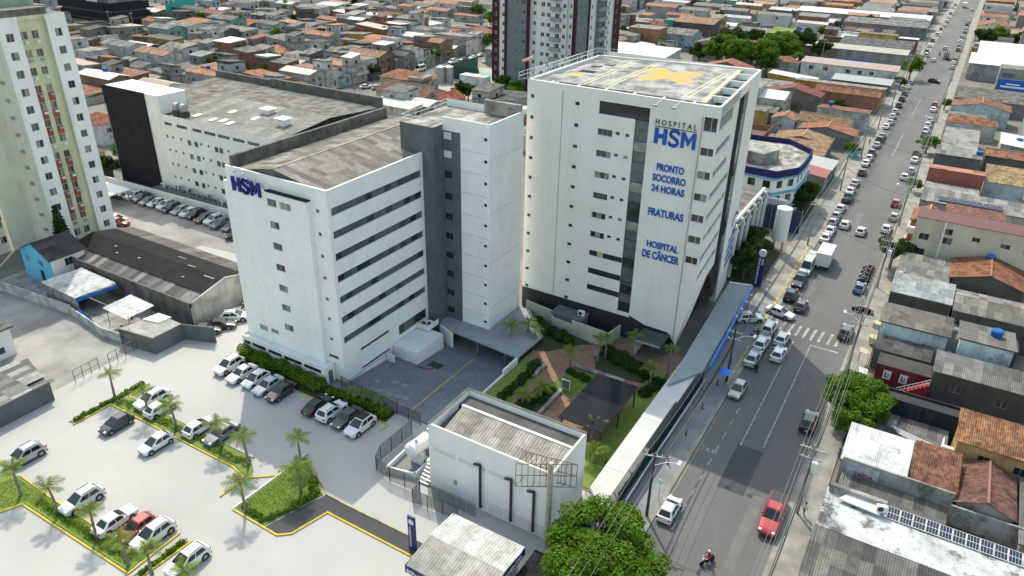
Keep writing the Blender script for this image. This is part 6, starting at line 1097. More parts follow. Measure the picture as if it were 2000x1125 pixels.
H(-60, 430, -22, 445, 5.5, 'grey hall with long white sheet roof strips left of the far avenue', wall=(.2, .2, .2), roof='s', rc=(0.198, 0.205, 0.205)); H(-90, 462, -23, 474, 5.5, 'very long white roof across the top left of the avenue', wall=(.3, .3, .3), roof='s', rise=1.2, rc=(0.51, 0.527, 0.527), rm=M_metal)
# --- behind the hospital
H(-121, 262, -95, 284, 7.0, 'large hall with bright white roof behind the helipad block', wall=(.50, .53, .53), roof='s', rise=1.4, rc=(0.561, 0.57, 0.561), rm=M_metal, over=.1); H(-96, 302, -86, 312, 8.2, 'white two-storey house with grey gable roof among the trees', wall=(.52, .56, .58), roof='gy', rise=1.4, rc=(0.198, 0.191, 0.178), wins={'S': [(1, 4.6, 2.4, 1.8), (5.4, 4.6, 3, 1.8)]}); H(-84.5, 308, -75, 318, 7.6, 'house with red roof deck beside the grey gable among trees', wall=(.42, .42, .42), roof='s', rise=1.2, rc=(0.326, 0.074, 0.0518), rm=M_tile, wins={'S': [(1, 4.4, 3, 1.4)]})
H(-131, 318, -117, 328, 9.2, 'bare brick two-storey house with white end wall behind the hall', wall=BRK, roof='flat', rc=(0.198, 0.191, 0.185), wins={'S': [(4, 5.4, 1, 1)]}); H(-126, 362, -107, 372, 7.2, 'dark house with orange and pink tile roofs and turquoise annexe', wall=(.08, .08, .085), roof='s', rise=1.6, rc=(0.34, 0.2, 0.126), rm=M_tile, wins={'S': [(2, 3.6, 3, 1.6), (6, 3.6, 3, 1.6), (11, 3.6, 4, 1.8)]}); H(-131, 361, -126.6, 369, 7.6, 'turquoise house front beside the orange and pink tiled house', wall=(.05, .42, .32), roof='flat', rc=(0.132, 0.198, 0.185), wins={'S': [(1.2, 4.6, 1.2, 1.2)]}); H(-79, 352, -70, 362, 7.5, 'house with a roof overgrown by bright green moss', wall=(.3, .2, .1), roof='s', rise=1.4, rc=(0.148, 0.222, 0.037), rm=M_flat)
HH = H(-154, 176.5, -135.6, 188, 4.6, 'white villa with long brown tile roof behind the stair tower', wall=(.56, .55, .47), roof='gx', rise=2.0, rc=(0.185, 0.0962, 0.0666), rm=M_tile, wins={'S': [(2, 1.4, 1.3, 1.4), (5.4, 1.4, 1.3, 1.4), (9.2, 1.4, 1.3, 1.4), (12.4, 1.6, 1, 1), (15.4, 1.4, 1.3, 1.4)]}); H(-135, 177, -128, 187, 4.2, 'bright red-orange tile roof joined to the white villa', wall=(.5, .42, .34), roof='gy', rise=1.7, rc=(0.34, 0.0962, 0.0518), rm=M_tile)
H(-143, 150, -137, 157, 4.4, 'small white house with red hip roof by the back lane', wall=(.55, .55, .55), roof='hip', rise=1.5, rc=(0.281, 0.0962, 0.0592), rm=M_tile, wins={'S': [(2, 1.2, 1, 1.2)]}); H(-150, 157, -144, 165, 4.4, 'small house with orange hip roof behind the red one', wall=(.5, .45, .35), roof='hip', rise=1.5, rc=(0.311, 0.163, 0.0962), rm=M_tile)
H(-148, 213, -138, 217, 4.0, 'white flat-roofed pool house beside the striped tower', wall=(.62, .62, .61), roof='flat', rc=(0.561, 0.561, 0.552)); 
PW = sheet('swimming_pool', [(-137, 218), (-129, 218), (-129, 224), (-137, 224)], .06, mat('pool_water', (.06, .30, .42), rough=.05, spec=.6, fine=0)); sheet('sports_court', rect(-158, 222, -146, 238), .004, mat('court_green', (.10, .30, .25), (.14, .33, .27), .5))
mesh_fence('court_fence', 'tall fence of green panels round the sports court', [(-158, 221), (-145.5, 221)], 5, 2.5, M_greenf); mesh_fence('court_fence', 'tall green fence along the back lane side of the sports court', [(-158.4, 221), (-158.4, 240)], 5, 2.5, M_greenf)
for k, (x, y) in enumerate(((-157, 214.5), (-154.8, 216.5))): t_ = thing('water_silo', f'grey corrugated water silo by the sports court, {"left" if k == 0 else "right"} one of the pair', 'tank', (x, y, 0)); mb = MB(); mb.cyl((x, y, 0), (x, y, 5.4), 1.5, 1.5, 20); mb.build('shell', M_steel, t_); mb = MB(); mb.cyl((x, y, 5.4), (x, y, 5.9), 1.55, .2, 20); mb.build('cap', M_steel, t_)
H(-176, 86, -166, 95, 4.0, 'house with red hip tile roof beside the black end wall', wall=(.5, .49, .46), roof='hip', rise=1.8, rc=(0.266, 0.0962, 0.0592), rm=M_tile, wins={'E': [(2, .9, 1.4, 1.4), (5, .9, 1.4, 1.4)]}); H(-164, 84.5, -157.5, 91, 2.6, 'dark grey sheet-roofed carport below the black end wall', wall=(.1, .1, .095), roof='e', rise=.7, rc=(0.145, 0.142, 0.132))
H(-192, 104, -182, 112, 5.4, 'white house with red hip tile roof behind the cream tower', wall=(.55, .56, .57), roof='hip', rise=1.8, rc=(0.296, 0.0962, 0.0592), rm=M_tile, wins={'E': [(2, 3, 1.4, 1.2), (5, 3, 1.4, 1.2)]}); H(-200, 118, -185, 128, 5.0, 'house with broad orange hip roof behind the white slab roof', wall=(.5, .5, .5), roof='hip', rise=2.0, rc=(0.355, 0.148, 0.0814), rm=M_tile)
tw_ = MB(); tw_.obox((-345, 245, 0), (-12, 26, 0), (-.2, -.1, 0), (0, 0, 9)); tag(tw_.build('painted_party_wall', mat('teal_paint', (.01, .30, .29), (.015, .26, .25), .6)), 'big teal painted party wall among the roofs at the upper left', 'wall')
# --- dense fabric of lots: streets run along Y, lots lie along X
BIG = [(-77, 59, 0, -50.7, 90, 27.0), (-63, 77.5, 0, -50.7, 88.3, 30), (-51, 90, 0, -25, 115, 35), (-156, 92.5, 0, -105, 122, 17), (-132, 216, 0, -103, 241, 66), (-144, 228, 0, -133, 242, 66), (-392, 219, 0, -352, 241, 40), (-146, 62, 0, -130.3, 73, 38.5), (-146, 48, 0, -137.5, 62, 38)]
def hidden(x, y, z):
    o = Vector((0, 0, CAMH)); d = Vector((x, y, z))-o
    for b in BIG:
        t0, t1 = 0.0, .985
        for i in range(3):
            if abs(d[i]) < 1e-9:
                if not b[i] <= o[i] <= b[i+3]: t0 = 2
            else:
                a, c = (b[i]-o[i])/d[i], (b[i+3]-o[i])/d[i]; a, c = min(a, c), max(a, c); t0, t1 = max(t0, a), min(t1, c)
        if t0 < t1: return True
    return False
KEEP = [(-176.2, 100, -166.8, 700), (-21, 0, -1.5, 1000), (-600, 407, -16, 417), (-168, 117, -110, 125), (-300, 329, -175, 337), (-160, 198, -101, 250), (-395, 214, -344, 246), (-92, 288, -55, 343), (-53, 100, -21, 176), (-112, 252, -92, 300), (-40, 275, -21, 300), (28, 466, 60, 505), (-180, 78, -156, 100), (0, 296, 28, 330), (-22, 320, -55, 340)]+OCC
KEEP += [(-60, 312, -21, 343), (-165, 88, -100, 123)]
def free(x0, y0, x1, y1):
    for a in KEEP:
        if x0 < a[2] and x1 > a[0] and y0 < a[3] and y1 > a[1]: return False
    return True
R2 = random.Random(11)
lots = []; strips = []
xx = -176.4; sid = 0
def add_strip(xa, xb, ya, yb, nm):
    y = ya
    k = 0
    while y < yb:
        w = R2.uniform(5.6, 9.5); 
        if R2.random() < .06: w += 5
        a, b = xa+R2.uniform(0, 1.5), xb-R2.uniform(0, 3.5)
        if free(a, y, b, y+w-.4):
            cx, cy = (a+b)/2, y+w/2; p = px_of(cx, cy, 4)
            if p and -70 < p[0] < 2070 and -45 < p[1] < 1150 and not (hidden(cx, cy, 4) and hidden(a+.5, cy, 4) and hidden(b-.5, cy, 4) and hidden(cx, cy, 7)):
                lots.append((a, y, b, y+w-.35, nm, (Vector((cx, cy, 4))-Vector((0, 0, CAMH))).length))
        y += w+(R2.uniform(2, 5) if R2.random() < .07 else 0)
for k in range(1, 9): add_strip(-176.4-20.2*k+(-6 if k > 2 else 0)+(-6 if k > 5 else 0)+.6, -176.4-20.2*(k-1)+(-6 if k > 2 else 0)+(-6 if k > 5 else 0)-.5, 84+7*k, 620, f'row {k} beyond the back lane')
for k in range(9, 15): add_strip(-195-20.2*k+.6, -195-20.2*(k-1)-.5, 100+7*k, 520, f'row {k} beyond the back lane')
for k in range(1, 8): add_strip(-21.2-20.6*k, -21.2-20.6*(k-1)-.6, 126, 640, f'row {k} left of the avenue')
for k in range(1, 3): add_strip(-1.3+18*(k-1), -1.3+18*k-.6, 206, 640, f'row {k} right of the avenue')
lots.sort(key=lambda q: q[5])
WALLS = [((.21, .203, .19), 'grey'), ((.54, .54, .52), 'white'), ((.44, .42, .36), 'cream'), ((.24, .11, .07), 'brick-red'), ((.40, .24, .07), 'ochre'), ((.34, .41, .46), 'pale blue'), ((.11, .107, .103), 'dark grey'), ((.32, .312, .296), 'light grey'), ((.25, .165, .115), 'brown'), ((.20, .33, .29), 'mint')]
WW = [14, 24, 13, 10, 6, 8, 7, 15, 4, 3]
ROOFS = [('grey sheet', M_fibre, GREY), ('clay tile', M_tile, CLAY), ('white metal', M_metal, [(.52, .53, .52), (.42, .43, .43)]), ('dark sheet', M_fibre, [(.07, .069, .067), (.095, .092, .09)]), ('flat concrete', M_flat, [(.24, .235, .22), (.18, .176, .165)]), ('faded pink', M_metal, [(.36, .235, .2)])]
cnt = {}; per_row = {}
NEAR = 300-len(OCC)
FAR = MB(); far_m = [M_fibre, M_tile, M_metal]; FW = [mat('far_wall_%d' % i, c, tuple(v*.7 for v in c), .3, streak=(.13, .125, .115), sk_amt=.5) for i, (c, _) in enumerate(WALLS)]; FR = [mat('far_roof_%d' % i, c, tuple(v*.6 for v in c), .25, detail=8, fine=.2) for i, c in enumerate([(.225, .218, .205), (.155, .152, .145), (.36, .155, .095), (.38, .21, .14), (.52, .53, .52), (.10, .098, .094)])]
chosen = sorted(lots[:NEAR], key=lambda q: (q[4], q[1]))
for (x0, y0, x1, y1, nm, dist) in chosen:
    per_row[nm] = per_row.get(nm, 0)+1
    wc, wn_ = R2.choices(WALLS, WW)[0]; ri = R2.choices(range(6), [33, 36, 13, 7, 7, 4])[0]; rn, rm, rcs = ROOFS[ri]
    st_ = 1 if R2.random() < .55 else 2; h = R2.uniform(2.9, 3.8) if st_ == 1 else R2.uniform(5.6, 7.0)
    rf = 'flat' if rn.startswith('flat') else R2.choices(['gx', 's', 'n', 'gy', 'e', 'w', 'hip'] if rm is M_tile else ['gx', 's', 'n', 'e', 'w'], [9, 2, 2, 2, 1, 1, 2] if rm is M_tile else [7, 3, 3, 2, 1])[0]
    wl_s = {}; d = y1-y0
    for f_ in range(st_):
        z = 1.0+f_*2.9
        if R2.random() < .9: wl_s.setdefault('E' if x0 < 0 else 'W', []).extend([(d*.15, z, 1.3, 1.1), (d*.55, z if R2.random() < .6 or f_ else .1, 1.2, 1.1 if f_ else 1.9)])
        if R2.random() < .6: wl_s.setdefault('S', []).append((R2.uniform(1, (x1-x0)*.7), z, 1.1, 1.0))
    b = R2.uniform(0, (x1-x0)*.25)
    xs = (x0+b, x1) if x0 < 0 else (x0, x1-b)
    if 'row' in nm and 'back lane' in nm and R2.random() < .25: xs = (x0, x1-b)
    k = R2.uniform(.85, 1.12); wc = tuple(min(.7, c*k) for c in wc); rc = R2.choice(rcs); k = R2.uniform(.8, 1.2); rc = tuple(min(.7, c*k) for c in rc)
    side = nm.split(' ', 2); T = house(xs[0], y0, xs[1], y1, h, f'{"two-storey " if st_ == 2 else "low "}{wn_} house, {rn} roof, {nth(per_row[nm])} up {nm.replace("row "+side[1], "the "+nth(int(side[1]))+" row")}', wall=wc, roof=rf, rc=rc, rm=rm, wins=wl_s, group='houses of the dense neighbourhood', over=R2.uniform(.1, .5))
    if b > 4 and R2.random() < .75:      # lean-to filling the yard
        a0, a1 = (x0, xs[0]-.2) if xs[0] > x0+1 else (xs[1]+.2, x1); mb = MB(); hz = R2.uniform(2.3, 2.9); mb.quad((a0, y0, hz), (a1, y0, hz), (a1, y1, hz+.5), (a0, y1, hz+.5)); mb.quad((a0, y0, 0), (a1, y0, 0), (a1, y0, hz), (a0, y0, hz)); mb.quad((a1, y0, 0), (a1, y1, 0), (a1, y1, hz+.5), (a1, y0, hz)); mb.build('lean_to', M_fibre, T, color=R2.choice(GREY))
    xa, xb = (x0, xs[0]) if xs[0] > x0+.5 else (xs[1], x1)
    wx = R2.uniform(.32, .5)*(xs[1]-xs[0]); wa = (xs[0]-.01, xs[0]+wx) if R2.random() < .5 else (xs[1]-wx, xs[1]+.01)
    if R2.random() < .72:      # second volume: an added storey or a differently roofed half
        hw = h+R2.choice((-.9, .9, 2.4, 2.8)); q0, q1 = (y0+.05, y1-.05) if R2.random() < .5 else (y0+.05, y0+(y1-y0)*.62); mb = MB(); mb.box(wa[0], q0, 0, wa[1], q1, hw); c2 = R2.choices(WALLS, WW)[0][0] if R2.random() < .4 else wc; mb.build('wing_wall', M_wall, T, color=c2)
        if hw > h: m_ = MB(); a_ = (q0+q1)/2; fxx = wa[1]+.015 if x0 < 0 else wa[0]-.015; m_.box(min(fxx, fxx+.02), a_-.6, hw-1.9, max(fxx, fxx+.02), a_+.5, hw-.9); m_.build('wing_window', M_glass, T); m_ = MB(); m_.box(wa[0]+wx*.35, q0-.03, hw-1.9, wa[0]+wx*.35+1.1, q0-.01, hw-.9); m_.build('wing_window', M_glass, T)
        r3, rm3, rc3 = ROOFS[R2.choices(range(6), [40, 16, 14, 14, 14, 2])[0]]; mb = MB(); e3 = .25; sl3 = R2.uniform(.2, 1.0); up = R2.random() < .5; za, zb = (hw+.06, hw+.06+sl3) if up else (hw+.06+sl3, hw+.06)
        mb.obox((wa[0]-e3, q0-e3, za), (wa[1]-wa[0]+2*e3, 0, 0), (0, q1-q0+2*e3, zb-za), (0, 0, .08)); mb.poly([(wa[1], q0, hw), (wa[1], q1, hw), (wa[1], q1, zb), (wa[1], q0, za)]); mb.poly([(wa[0], q0, hw), (wa[1], q0, hw), (wa[1], q0, za), (wa[0], q0, za)]); mb.build('wing_roof', rm3, T, color=R2.choice(rc3))
    if R2.random() < .15:
        tx, ty = (x0+x1)/2, (y0+y1)/2+1; mb = MB(); mb.cyl((tx, ty, h+.3), (tx, ty, h+1.6), .6, .72, 12); mb.cyl((tx, ty, h+1.6), (tx, ty, h+1.75), .75, .5, 12); mb.build('water_tank', mat('tank_blue'), T)
    if R2.random() < .16 and st_ == 2: mb = MB(); xa = xs[1] if x0 < 0 else xs[0]; s_ = 1 if x0 < 0 else -1; mb.box(min(xa, xa+s_*1.2), y0+.4, 2.8, max(xa, xa+s_*1.2), y1-.4, 2.95); mb.box(min(xa+s_*1.1, xa+s_*1.2), y0+.4, 2.95, max(xa+s_*1.1, xa+s_*1.2), y1-.4, 3.8); mb.build('balcony', M_wall, T, color=wc)
for (x0, y0, x1, y1, nm, dist) in lots[NEAR:]:
    wi = R2.choices(range(len(WALLS)), WW)[0]; ri = R2.choices(range(6), [32, 14, 20, 16, 10, 8])[0]+len(FW); h = R2.choice((3.2, 3.6, 6.0, 6.4)); cy = (y0+y1)/2; x1 = x1-R2.uniform(0, 4) if x0 < 0 else x1
    FAR.box(x0, y0, 0, x1, y1, h, wi); e = .3
    if R2.random() < .7: FAR.quad((x0-e, y0-e, h), (x1+e, y0-e, h), (x1+e, cy, h+1.0), (x0-e, cy, h+1.0), ri); FAR.quad((x1+e, y1+e, h), (x0-e, y1+e, h), (x0-e, cy, h+1.0), (x1+e, cy, h+1.0), ri); FAR.poly([(x1, y0, h), (x1, y1, h), (x1, cy, h+1)], wi)
    else: FAR.quad((x0-e, y0-e, h+.02), (x1+e, y0-e, h+.02), (x1+e, y1+e, h+.8), (x0-e, y1+e, h+.8), ri); FAR.poly([(x1, y0, h), (x1, y1, h), (x1, y1, h+.8)], wi)
    for j in range(2 if h < 4 else 4):
        a = y0+(y1-y0)*(.2 if j % 2 == 0 else .6); z = .9+(3 if j > 1 else 0); fx = x1+.02 if x0 < 0 else x0-.02; FAR.quad((fx, a, z), (fx, a+1.2, z), (fx, a+1.2, z+1.2), (fx, a, z+1.2), len(FW)+len(FR))
    a = R2.uniform(x0+1, x1-2); FAR.quad((a, y0-.02, h-1.9), (a+1.2, y0-.02, h-1.9), (a+1.2, y0-.02, h-.8), (a, y0-.02, h-.8), len(FW)+len(FR))
fo_ = FAR.build('far_houses', FW+FR+[M_glass]); tag(fo_, 'mass of small far houses filling the top of the picture', 'houses', kind='stuff')
print('LOTS', len(lots), 'named houses', len(chosen)+len(OCC))

# ================================================================== vehicles
def loft(mb, st, m=0):
    rings = []
    for y, w, zb, zt in st:
        half = [(.80*w, zb), (w, zb+.10), (w*1.0, zb+(zt-zb)*.55), (w*.975, zt-.12), (w*.90, zt-.02), (w*.5, zt)]
        rings.append([(x, y, z) for x, z in half]+[(-x, y, z) for x, z in half[::-1]])
    n = len(rings[0])
    for a, b in zip(rings, rings[1:]):
        for i in range(n): j = (i+1) % n; mb.quad(a[i], b[i], b[j], a[j], m)
    mb.poly(rings[0], m); mb.poly(rings[-1][::-1], m)
KINDS_ = {
 'hatch': dict(L=3.95, w=.86, H=1.48, belt=.93, st=[(0, .66, .42, .80), (.02, .80, .27, .93), (.10, .86, .20, .96), (.5, .86, .20, .95), (.70, .86, .20, .94), (.82, .85, .20, .87), (.93, .80, .22, .77), (.98, .70, .26, .66), (1, .55, .36, .55)], cab=(-1.86, 1.05, -1.28, .02), wb=2.5),
 'sedan': dict(L=4.45, w=.87, H=1.45, belt=.92, st=[(0, .66, .42, .82), (.02, .80, .27, .93), (.08, .86, .20, .96), (.5, .87, .20, .94), (.70, .87, .20, .93), (.82, .86, .20, .86), (.93, .80, .22, .77), (.98, .70, .26, .66), (1, .55, .36, .55)], cab=(-1.75, 1.0, -1.0, .15), wb=2.6),
 'suv': dict(L=4.3, w=.90, H=1.66, belt=1.04, st=[(0, .70, .46, .92), (.02, .84, .32, 1.06), (.10, .90, .25, 1.08), (.5, .90, .25, 1.06), (.70, .90, .25, 1.05), (.82, .89, .25, 1.0), (.93, .85, .27, .92), (.98, .76, .32, .80), (1, .6, .42, .66)], cab=(-2.02, 1.1, -1.5, .1), wb=2.6),
 'pickup': dict(L=5.5, w=.92, H=1.76, belt=1.10, st=[(0, .80, .48, 1.02), (.01, .90, .38, 1.10), (.10, .92, .32, 1.12), (.5, .92, .32, 1.11), (.70, .92, .32, 1.10), (.82, .91, .32, 1.06), (.93, .88, .34, .98), (.98, .78, .38, .86), (1, .62, .46, .72)], cab=(-.85, 1.25, -.65, .45), wb=3.1),
 'van': dict(L=5.3, w=.97, H=2.4, belt=1.2, st=[(0, .9, .4, 1.18), (.02, .96, .3, 1.22), (.5, .97, .27, 1.22), (.78, .97, .27, 1.22), (.88, .96, .27, 1.12), (.96, .88, .3, .98), (1, .66, .4, .78)], cab=(-2.6, 1.75, -2.55, .9), wb=3.2),
 'mini': dict(L=4.2, w=.88, H=1.85, belt=1.05, st=[(0, .8, .4, 1.0), (.02, .87, .3, 1.06), (.5, .88, .25, 1.06), (.72, .88, .25, 1.05), (.84, .87, .25, .98), (.95, .80, .28, .86), (1, .6, .4, .66)], cab=(-2.06, .9, -2.0, .1), wb=2.6)}
def car_parts(kind):
    K = KINDS_[kind]; L, w, Hh, belt = K['L'], K['w'], K['H'], K['belt']; out = []
    b = MB(); loft(b, [(-L/2+t*L, a, zb, zt) for t, a, zb, zt in K['st']])
    y0, y1, r0, r1 = K['cab']; bw, rw = w-.05, w-.26; zb = belt-.04
    Bq = [(-bw, y0, zb), (bw, y0, zb), (bw, y1, zb), (-bw, y1, zb)]; Rq = [(-rw, r0, Hh-.05), (rw, r0, Hh-.05), (rw, r1, Hh-.05), (-rw, r1, Hh-.05)]
    for i in range(4): j = (i+1) % 4; b.quad(Bq[i], Bq[j], Rq[j], Rq[i])
    k = .82; Tq = [(p[0]*k, (p[1]-(r0+r1)/2)*.9+(r0+r1)/2, Hh) for p in Rq]
    for i in range(4): j = (i+1) % 4; b.quad(Rq[i], Rq[j], Tq[j], Tq[i])
    b.quad(*Tq)
    for s in (-1, 1): b.box(s*(w+.02)-.09, y1-.55, belt-.02, s*(w+.02)+.09, y1-.43, belt+.12)
    out.append(('body', b, M_paint))
    def pane(name, A, B, C, D, u0, u1, v0, v1, m=None):
        A, B, C, D = map(Vector, (A, B, C, D)); f = lambda u, v: (A.lerp(B, u)).lerp(D.lerp(C, u), v); P = [f(u0, v0), f(u1, v0), f(u1, v1), f(u0, v1)]; n = (P[1]-P[0]).cross(P[3]-P[0]).normalized()*.012
        q = MB(); q.quad(*[p+n for p in P]); out.append((name, q, m or M_cglass))
    pane('rear_window', Bq[0], Bq[1], Rq[1], Rq[0], .10, .90, .18, .92); pane('windscreen', Bq[2], Bq[3], Rq[3], Rq[2], .05, .95, .06, .95)
    for a, b_, c, d in ((Bq[1], Bq[2], Rq[2], Rq[1]), (Bq[3], Bq[0], Rq[0], Rq[3])):
        spans = [(.08, .30), (.33, .58), (.61, .92)] if kind in ('van', 'mini') else [(.12, .50), (.54, .90)]
        if a is Bq[3]: spans = [(1-q, 1-p) for p, q in spans]
        for p, q in spans: pane('side_window', a, b_, c, d, p, q, .14, .84)
    r = .37 if kind in ('suv', 'pickup', 'van') else .32
    for sx in (-1, 1):
        for sy in (-1, 1):
            q = MB(); y = sy*K['wb']/2-.05; x = sx*(w-.10); q.cyl((x-sx*.1, y, r), (x+sx*.115, y, r), r, r, 14, 0); q.cyl((x+sx*.116, y, r), (x+sx*.125, y, r), r*.62, r*.55, 12, 1); q.cyl((x+sx*.06, y, r+.03), (x+sx*.106, y, r+.03), r*1.2, r*1.2, 14, 0); out.append(('wheel', q, [M_rubber, M_rim]))
    for sx in (-1, 1):
        q = MB(); q.box(sx*(w*.66)-.14, L/2-.28, belt-.30, sx*(w*.66)+.14, L/2-.06, belt-.17); out.append(('headlight', q, M_lamp)); q = MB(); q.box(sx*(w*.74)-.12, -L/2-.02, belt-.27, sx*(w*.74)+.12, -L/2+.12, belt-.06); out.append(('tail_light', q, M_tail))
    for sx in (-1, 1): q = MB(); q.box(sx*(w+.004)-.012, -L*.5+.75, .18, sx*(w+.004)+.012, L*.5-.75, .36); out.append(('sill', q, M_dframe))
    q = MB(); q.box(-w*.92, -L/2-.012, .30, w*.92, -L/2+.2, .46); out.append(('bumper', q, M_dframe if kind in ('suv', 'pickup') else M_paint))
    q = MB(); q.box(-w*.42, L/2-.12, .42, w*.42, L/2+.015, .56); out.append(('grille', q, M_dframe)); q = MB(); q.box(-.2, -L/2-.025, .55, .2, -L/2+.01, .66); out.append(('number_plate', q, M_alu))
    if kind == 'pickup': q = MB(); q.box(-w+.14, -L/2+.1, belt-.02, w-.14, -.95, belt+.03); out.append(('load_bed', q, M_dframe))
    if kind in ('suv', 'mini'): 
        for s in (-1, 1): q = MB(); q.box(s*rw*.86-.02, r0+.15, Hh, s*rw*.86+.02, r1-.15, Hh+.05); out.append(('roof_rail', q, M_dframe))
    return out
_CP = {}
def car_template(kind, far):
    key = (kind, far)
    if key not in _CP:
        ps = car_parts(kind)
        if far:
            J = MB(); mats = [M_paint, M_cglass, M_rubber, M_lamp, M_tail]
            for nm, q, m in ps:
                i0 = len(J.v); J.v += q.v; J.f += [tuple(i+i0 for i in f) for f in q.f]; J.uv += q.uv
                mi = {'body': 0, 'wheel': 2, 'headlight': 3, 'tail_light': 4, 'number_plate': 3, 'sill': 2, 'bumper': 0, 'roof_rail': 2, 'grille': 2, 'load_bed': 2}.get(nm, 1); J.m += [mi]*len(q.f)
            _CP[key] = J.mesh('car', mats)
        else: _CP[key] = [(nm, q.mesh(nm, m), m is M_paint) for nm, q, m in ps]
    return _CP[key]
PAINT = {'white': (.66, .66, .65), 'silver': (.36, .37, .38), 'grey': (.14, .145, .15), 'dark grey': (.055, .058, .062), 'black': (.012, .012, .014), 'navy': (.018, .024, .04), 'red': (.34, .012, .02), 'blue': (.06, .13, .24), 'beige': (.42, .38, .30), 'brown': (.10, .055, .045), 'green-grey': (.07, .085, .08), 'light grey': (.46, .47, .47)}
KN = {'hatch': 'hatchback', 'sedan': 'sedan', 'suv': 'SUV', 'pickup': 'pickup truck', 'van': 'van', 'mini': 'minivan'}
CARS = []
def car(p, kind, colour, heading, label, group=None, roofblack=False):
    x, y = p[0], p[1]; rz = {'N': 0, 'S': math.pi, 'E': -math.pi/2, 'W': math.pi/2}.get(heading, heading); rz += RND.uniform(-.03, .03)
    far = math.hypot(x, y, CAMH) > 185; c = PAINT[colour]; nm = {'van': 'van', 'pickup': 'pickup_truck'}.get(kind, 'car')
    CARS.append((x, y))
    if far:
        o = link(nm, car_template(kind, True), None, (x, y, .004), rz, color=c); tag(o, label, 'van' if kind == 'van' else 'car', group); return o
    T = thing(nm, label, 'van' if kind == 'van' else 'car', (x, y, .004), rz, group)
    for n_, me, isb in car_template(kind, False):
        link(n_, me, T, (0, 0, 0), color=c if isb else None)
    if roofblack: K = KINDS_[kind]; q = MB(); r0, r1 = K['cab'][2:]; q.box(-.55, r0+.1, K['H']-.005, .55, r1-.05, K['H']+.012); link('roof_panel', q.mesh('roof_panel', M_cglass), T)
    return T
gA = 'cars parked along the annexe hedge'
for q, k, c, l in (((-75.33, 53.00), 'suv', 'white', 'white SUV parked at the left end of the row by the annexe hedge'), ((-72.45, 52.66), 'sedan', 'white', 'white sedan second in the row by the annexe hedge'), ((-69.90, 52.73), 'hatch', 'white', 'white hatchback third in the row by the annexe hedge'), ((-67.49, 52.61), 'sedan', 'light grey', 'silver sedan fourth in the row by the annexe hedge'), ((-65.03, 52.56), 'sedan', 'black', 'black car at the shaded right end of the row by the annexe hedge')): car(q, k, c, 'S', l, gA)
for q, k, c, hd, l, rb in (((-59.05, 52.99), 'sedan', 'black', 'N', 'black sedan first of four by the forecourt fence', False), ((-56.65, 52.90), 'suv', 'white', 'N', 'white SUV second of four by the forecourt fence', False), ((-54.27, 52.95), 'sedan', 'dark grey', 'S', 'dark grey sedan third of four by the forecourt fence', False), ((-51.83, 52.60), 'suv', 'white', 'S', 'white SUV with black roof nearest the forecourt gate', True)): car(q, k, c, hd, l, 'cars parked by the forecourt fence', rb)
for q, k, c, hd, l in (((-76.63, 37.32), 'hatch', 'navy', 'S', 'dark navy hatchback under the upper palm strip'), ((-69.51, 37.56), 'hatch', 'white', 'S', 'white hatchback parked below the upper palm strip'), ((-77.30, 42.64), 'suv', 'white', 'S', 'white SUV half hidden by palms above the upper palm strip'), ((-74.92, 42.14), 'hatch', 'white', 'N', 'white hatchback next to the half hidden white SUV'), ((-67.81, 42.22), 'hatch', 'white', 'N', 'white hatchback with red tail lights above the palm strip'), ((-64.61, 42.77), 'sedan', 'grey', 'S', 'dark grey sedan behind a palm above the strip'), ((-79.91, 28.34), 'suv', 'silver', 'S', 'grey SUV with dark roof at the left edge of the car park'), ((-67.91, 27.61), 'suv', 'light grey', 'S', 'silver SUV alone below the open car park'), ((-62.45, 27.78), 'sedan', 'white', 'N', 'white sedan beside the red hatchback'), ((-59.70, 28.28), 'hatch', 'red', 'S', 'red hatchback between a white sedan and a white SUV'), ((-57.53, 28.51), 'suv', 'white', 'S', 'white SUV beside the red hatchback'), ((-51.91, 28.15), 'suv', 'white', 'S', 'white SUV at the bottom edge of the car park')): car(q, k, c, hd, l)
for q, k, c, hd, l in (((-85.59, 57.82), 'hatch', 'dark grey', 'N', 'dark car at the left end of the row by the warehouse'), ((-85.17, 59.86), 'sedan', 'black', 'N', 'black sedan second in the row by the warehouse'), ((-85.22, 62.55), 'suv', 'white', 'N', 'white SUV third in the row by the warehouse'), ((-85.23, 65.01), 'sedan', 'white', 'S', 'white sedan fourth in the row by the warehouse'), ((-86.27, 67.46), 'hatch', 'black', 'S', 'black car peeping out behind the hospital block')): car(q, k, c, -.9 if hd == 'N' else 2.25, l, 'cars parked by the warehouse')
ROWB = [(395, 510, 'suv', 'white'), (490, 540, 'suv', 'green-grey'), (560, 575, 'hatch', 'grey'), (672, 588, 'sedan', 'white'), (782, 627, 'suv', 'white'), (842, 658, 'suv', 'dark grey'), (950, 685, 'hatch', 'silver'), (1050, 712, 'hatch', 'white'), (1142, 738, 'suv', 'black'), (1252, 778, 'sedan', 'brown'), (1362, 803, 'suv', 'white'), (1442, 852, 'suv', 'grey'), (1572, 888, 'hatch', 'grey'), (1682, 985, 'pickup', 'black')]
ROWP = [(-143.01, 85.98), (-140.43, 85.96), (-137.98, 85.59), (-135.94, 86.25), (-132.95, 86.15), (-130.85, 85.74), (-128.38, 85.94), (-126.02, 86.05), (-123.89, 86.15), (-121.01, 85.97), (-118.70, 86.24), (-116.03, 85.58), (-113.20, 85.72), (-108.79, 84.03)]
for i, (q, p) in enumerate(zip(ROWB, ROWP)): car(p, q[2], q[3], 'S' if i != 13 else 2.6, f'{q[3]} {KN[q[2]]}, {nth(i+1)} in the row along the white wall', 'cars along the white boundary wall')
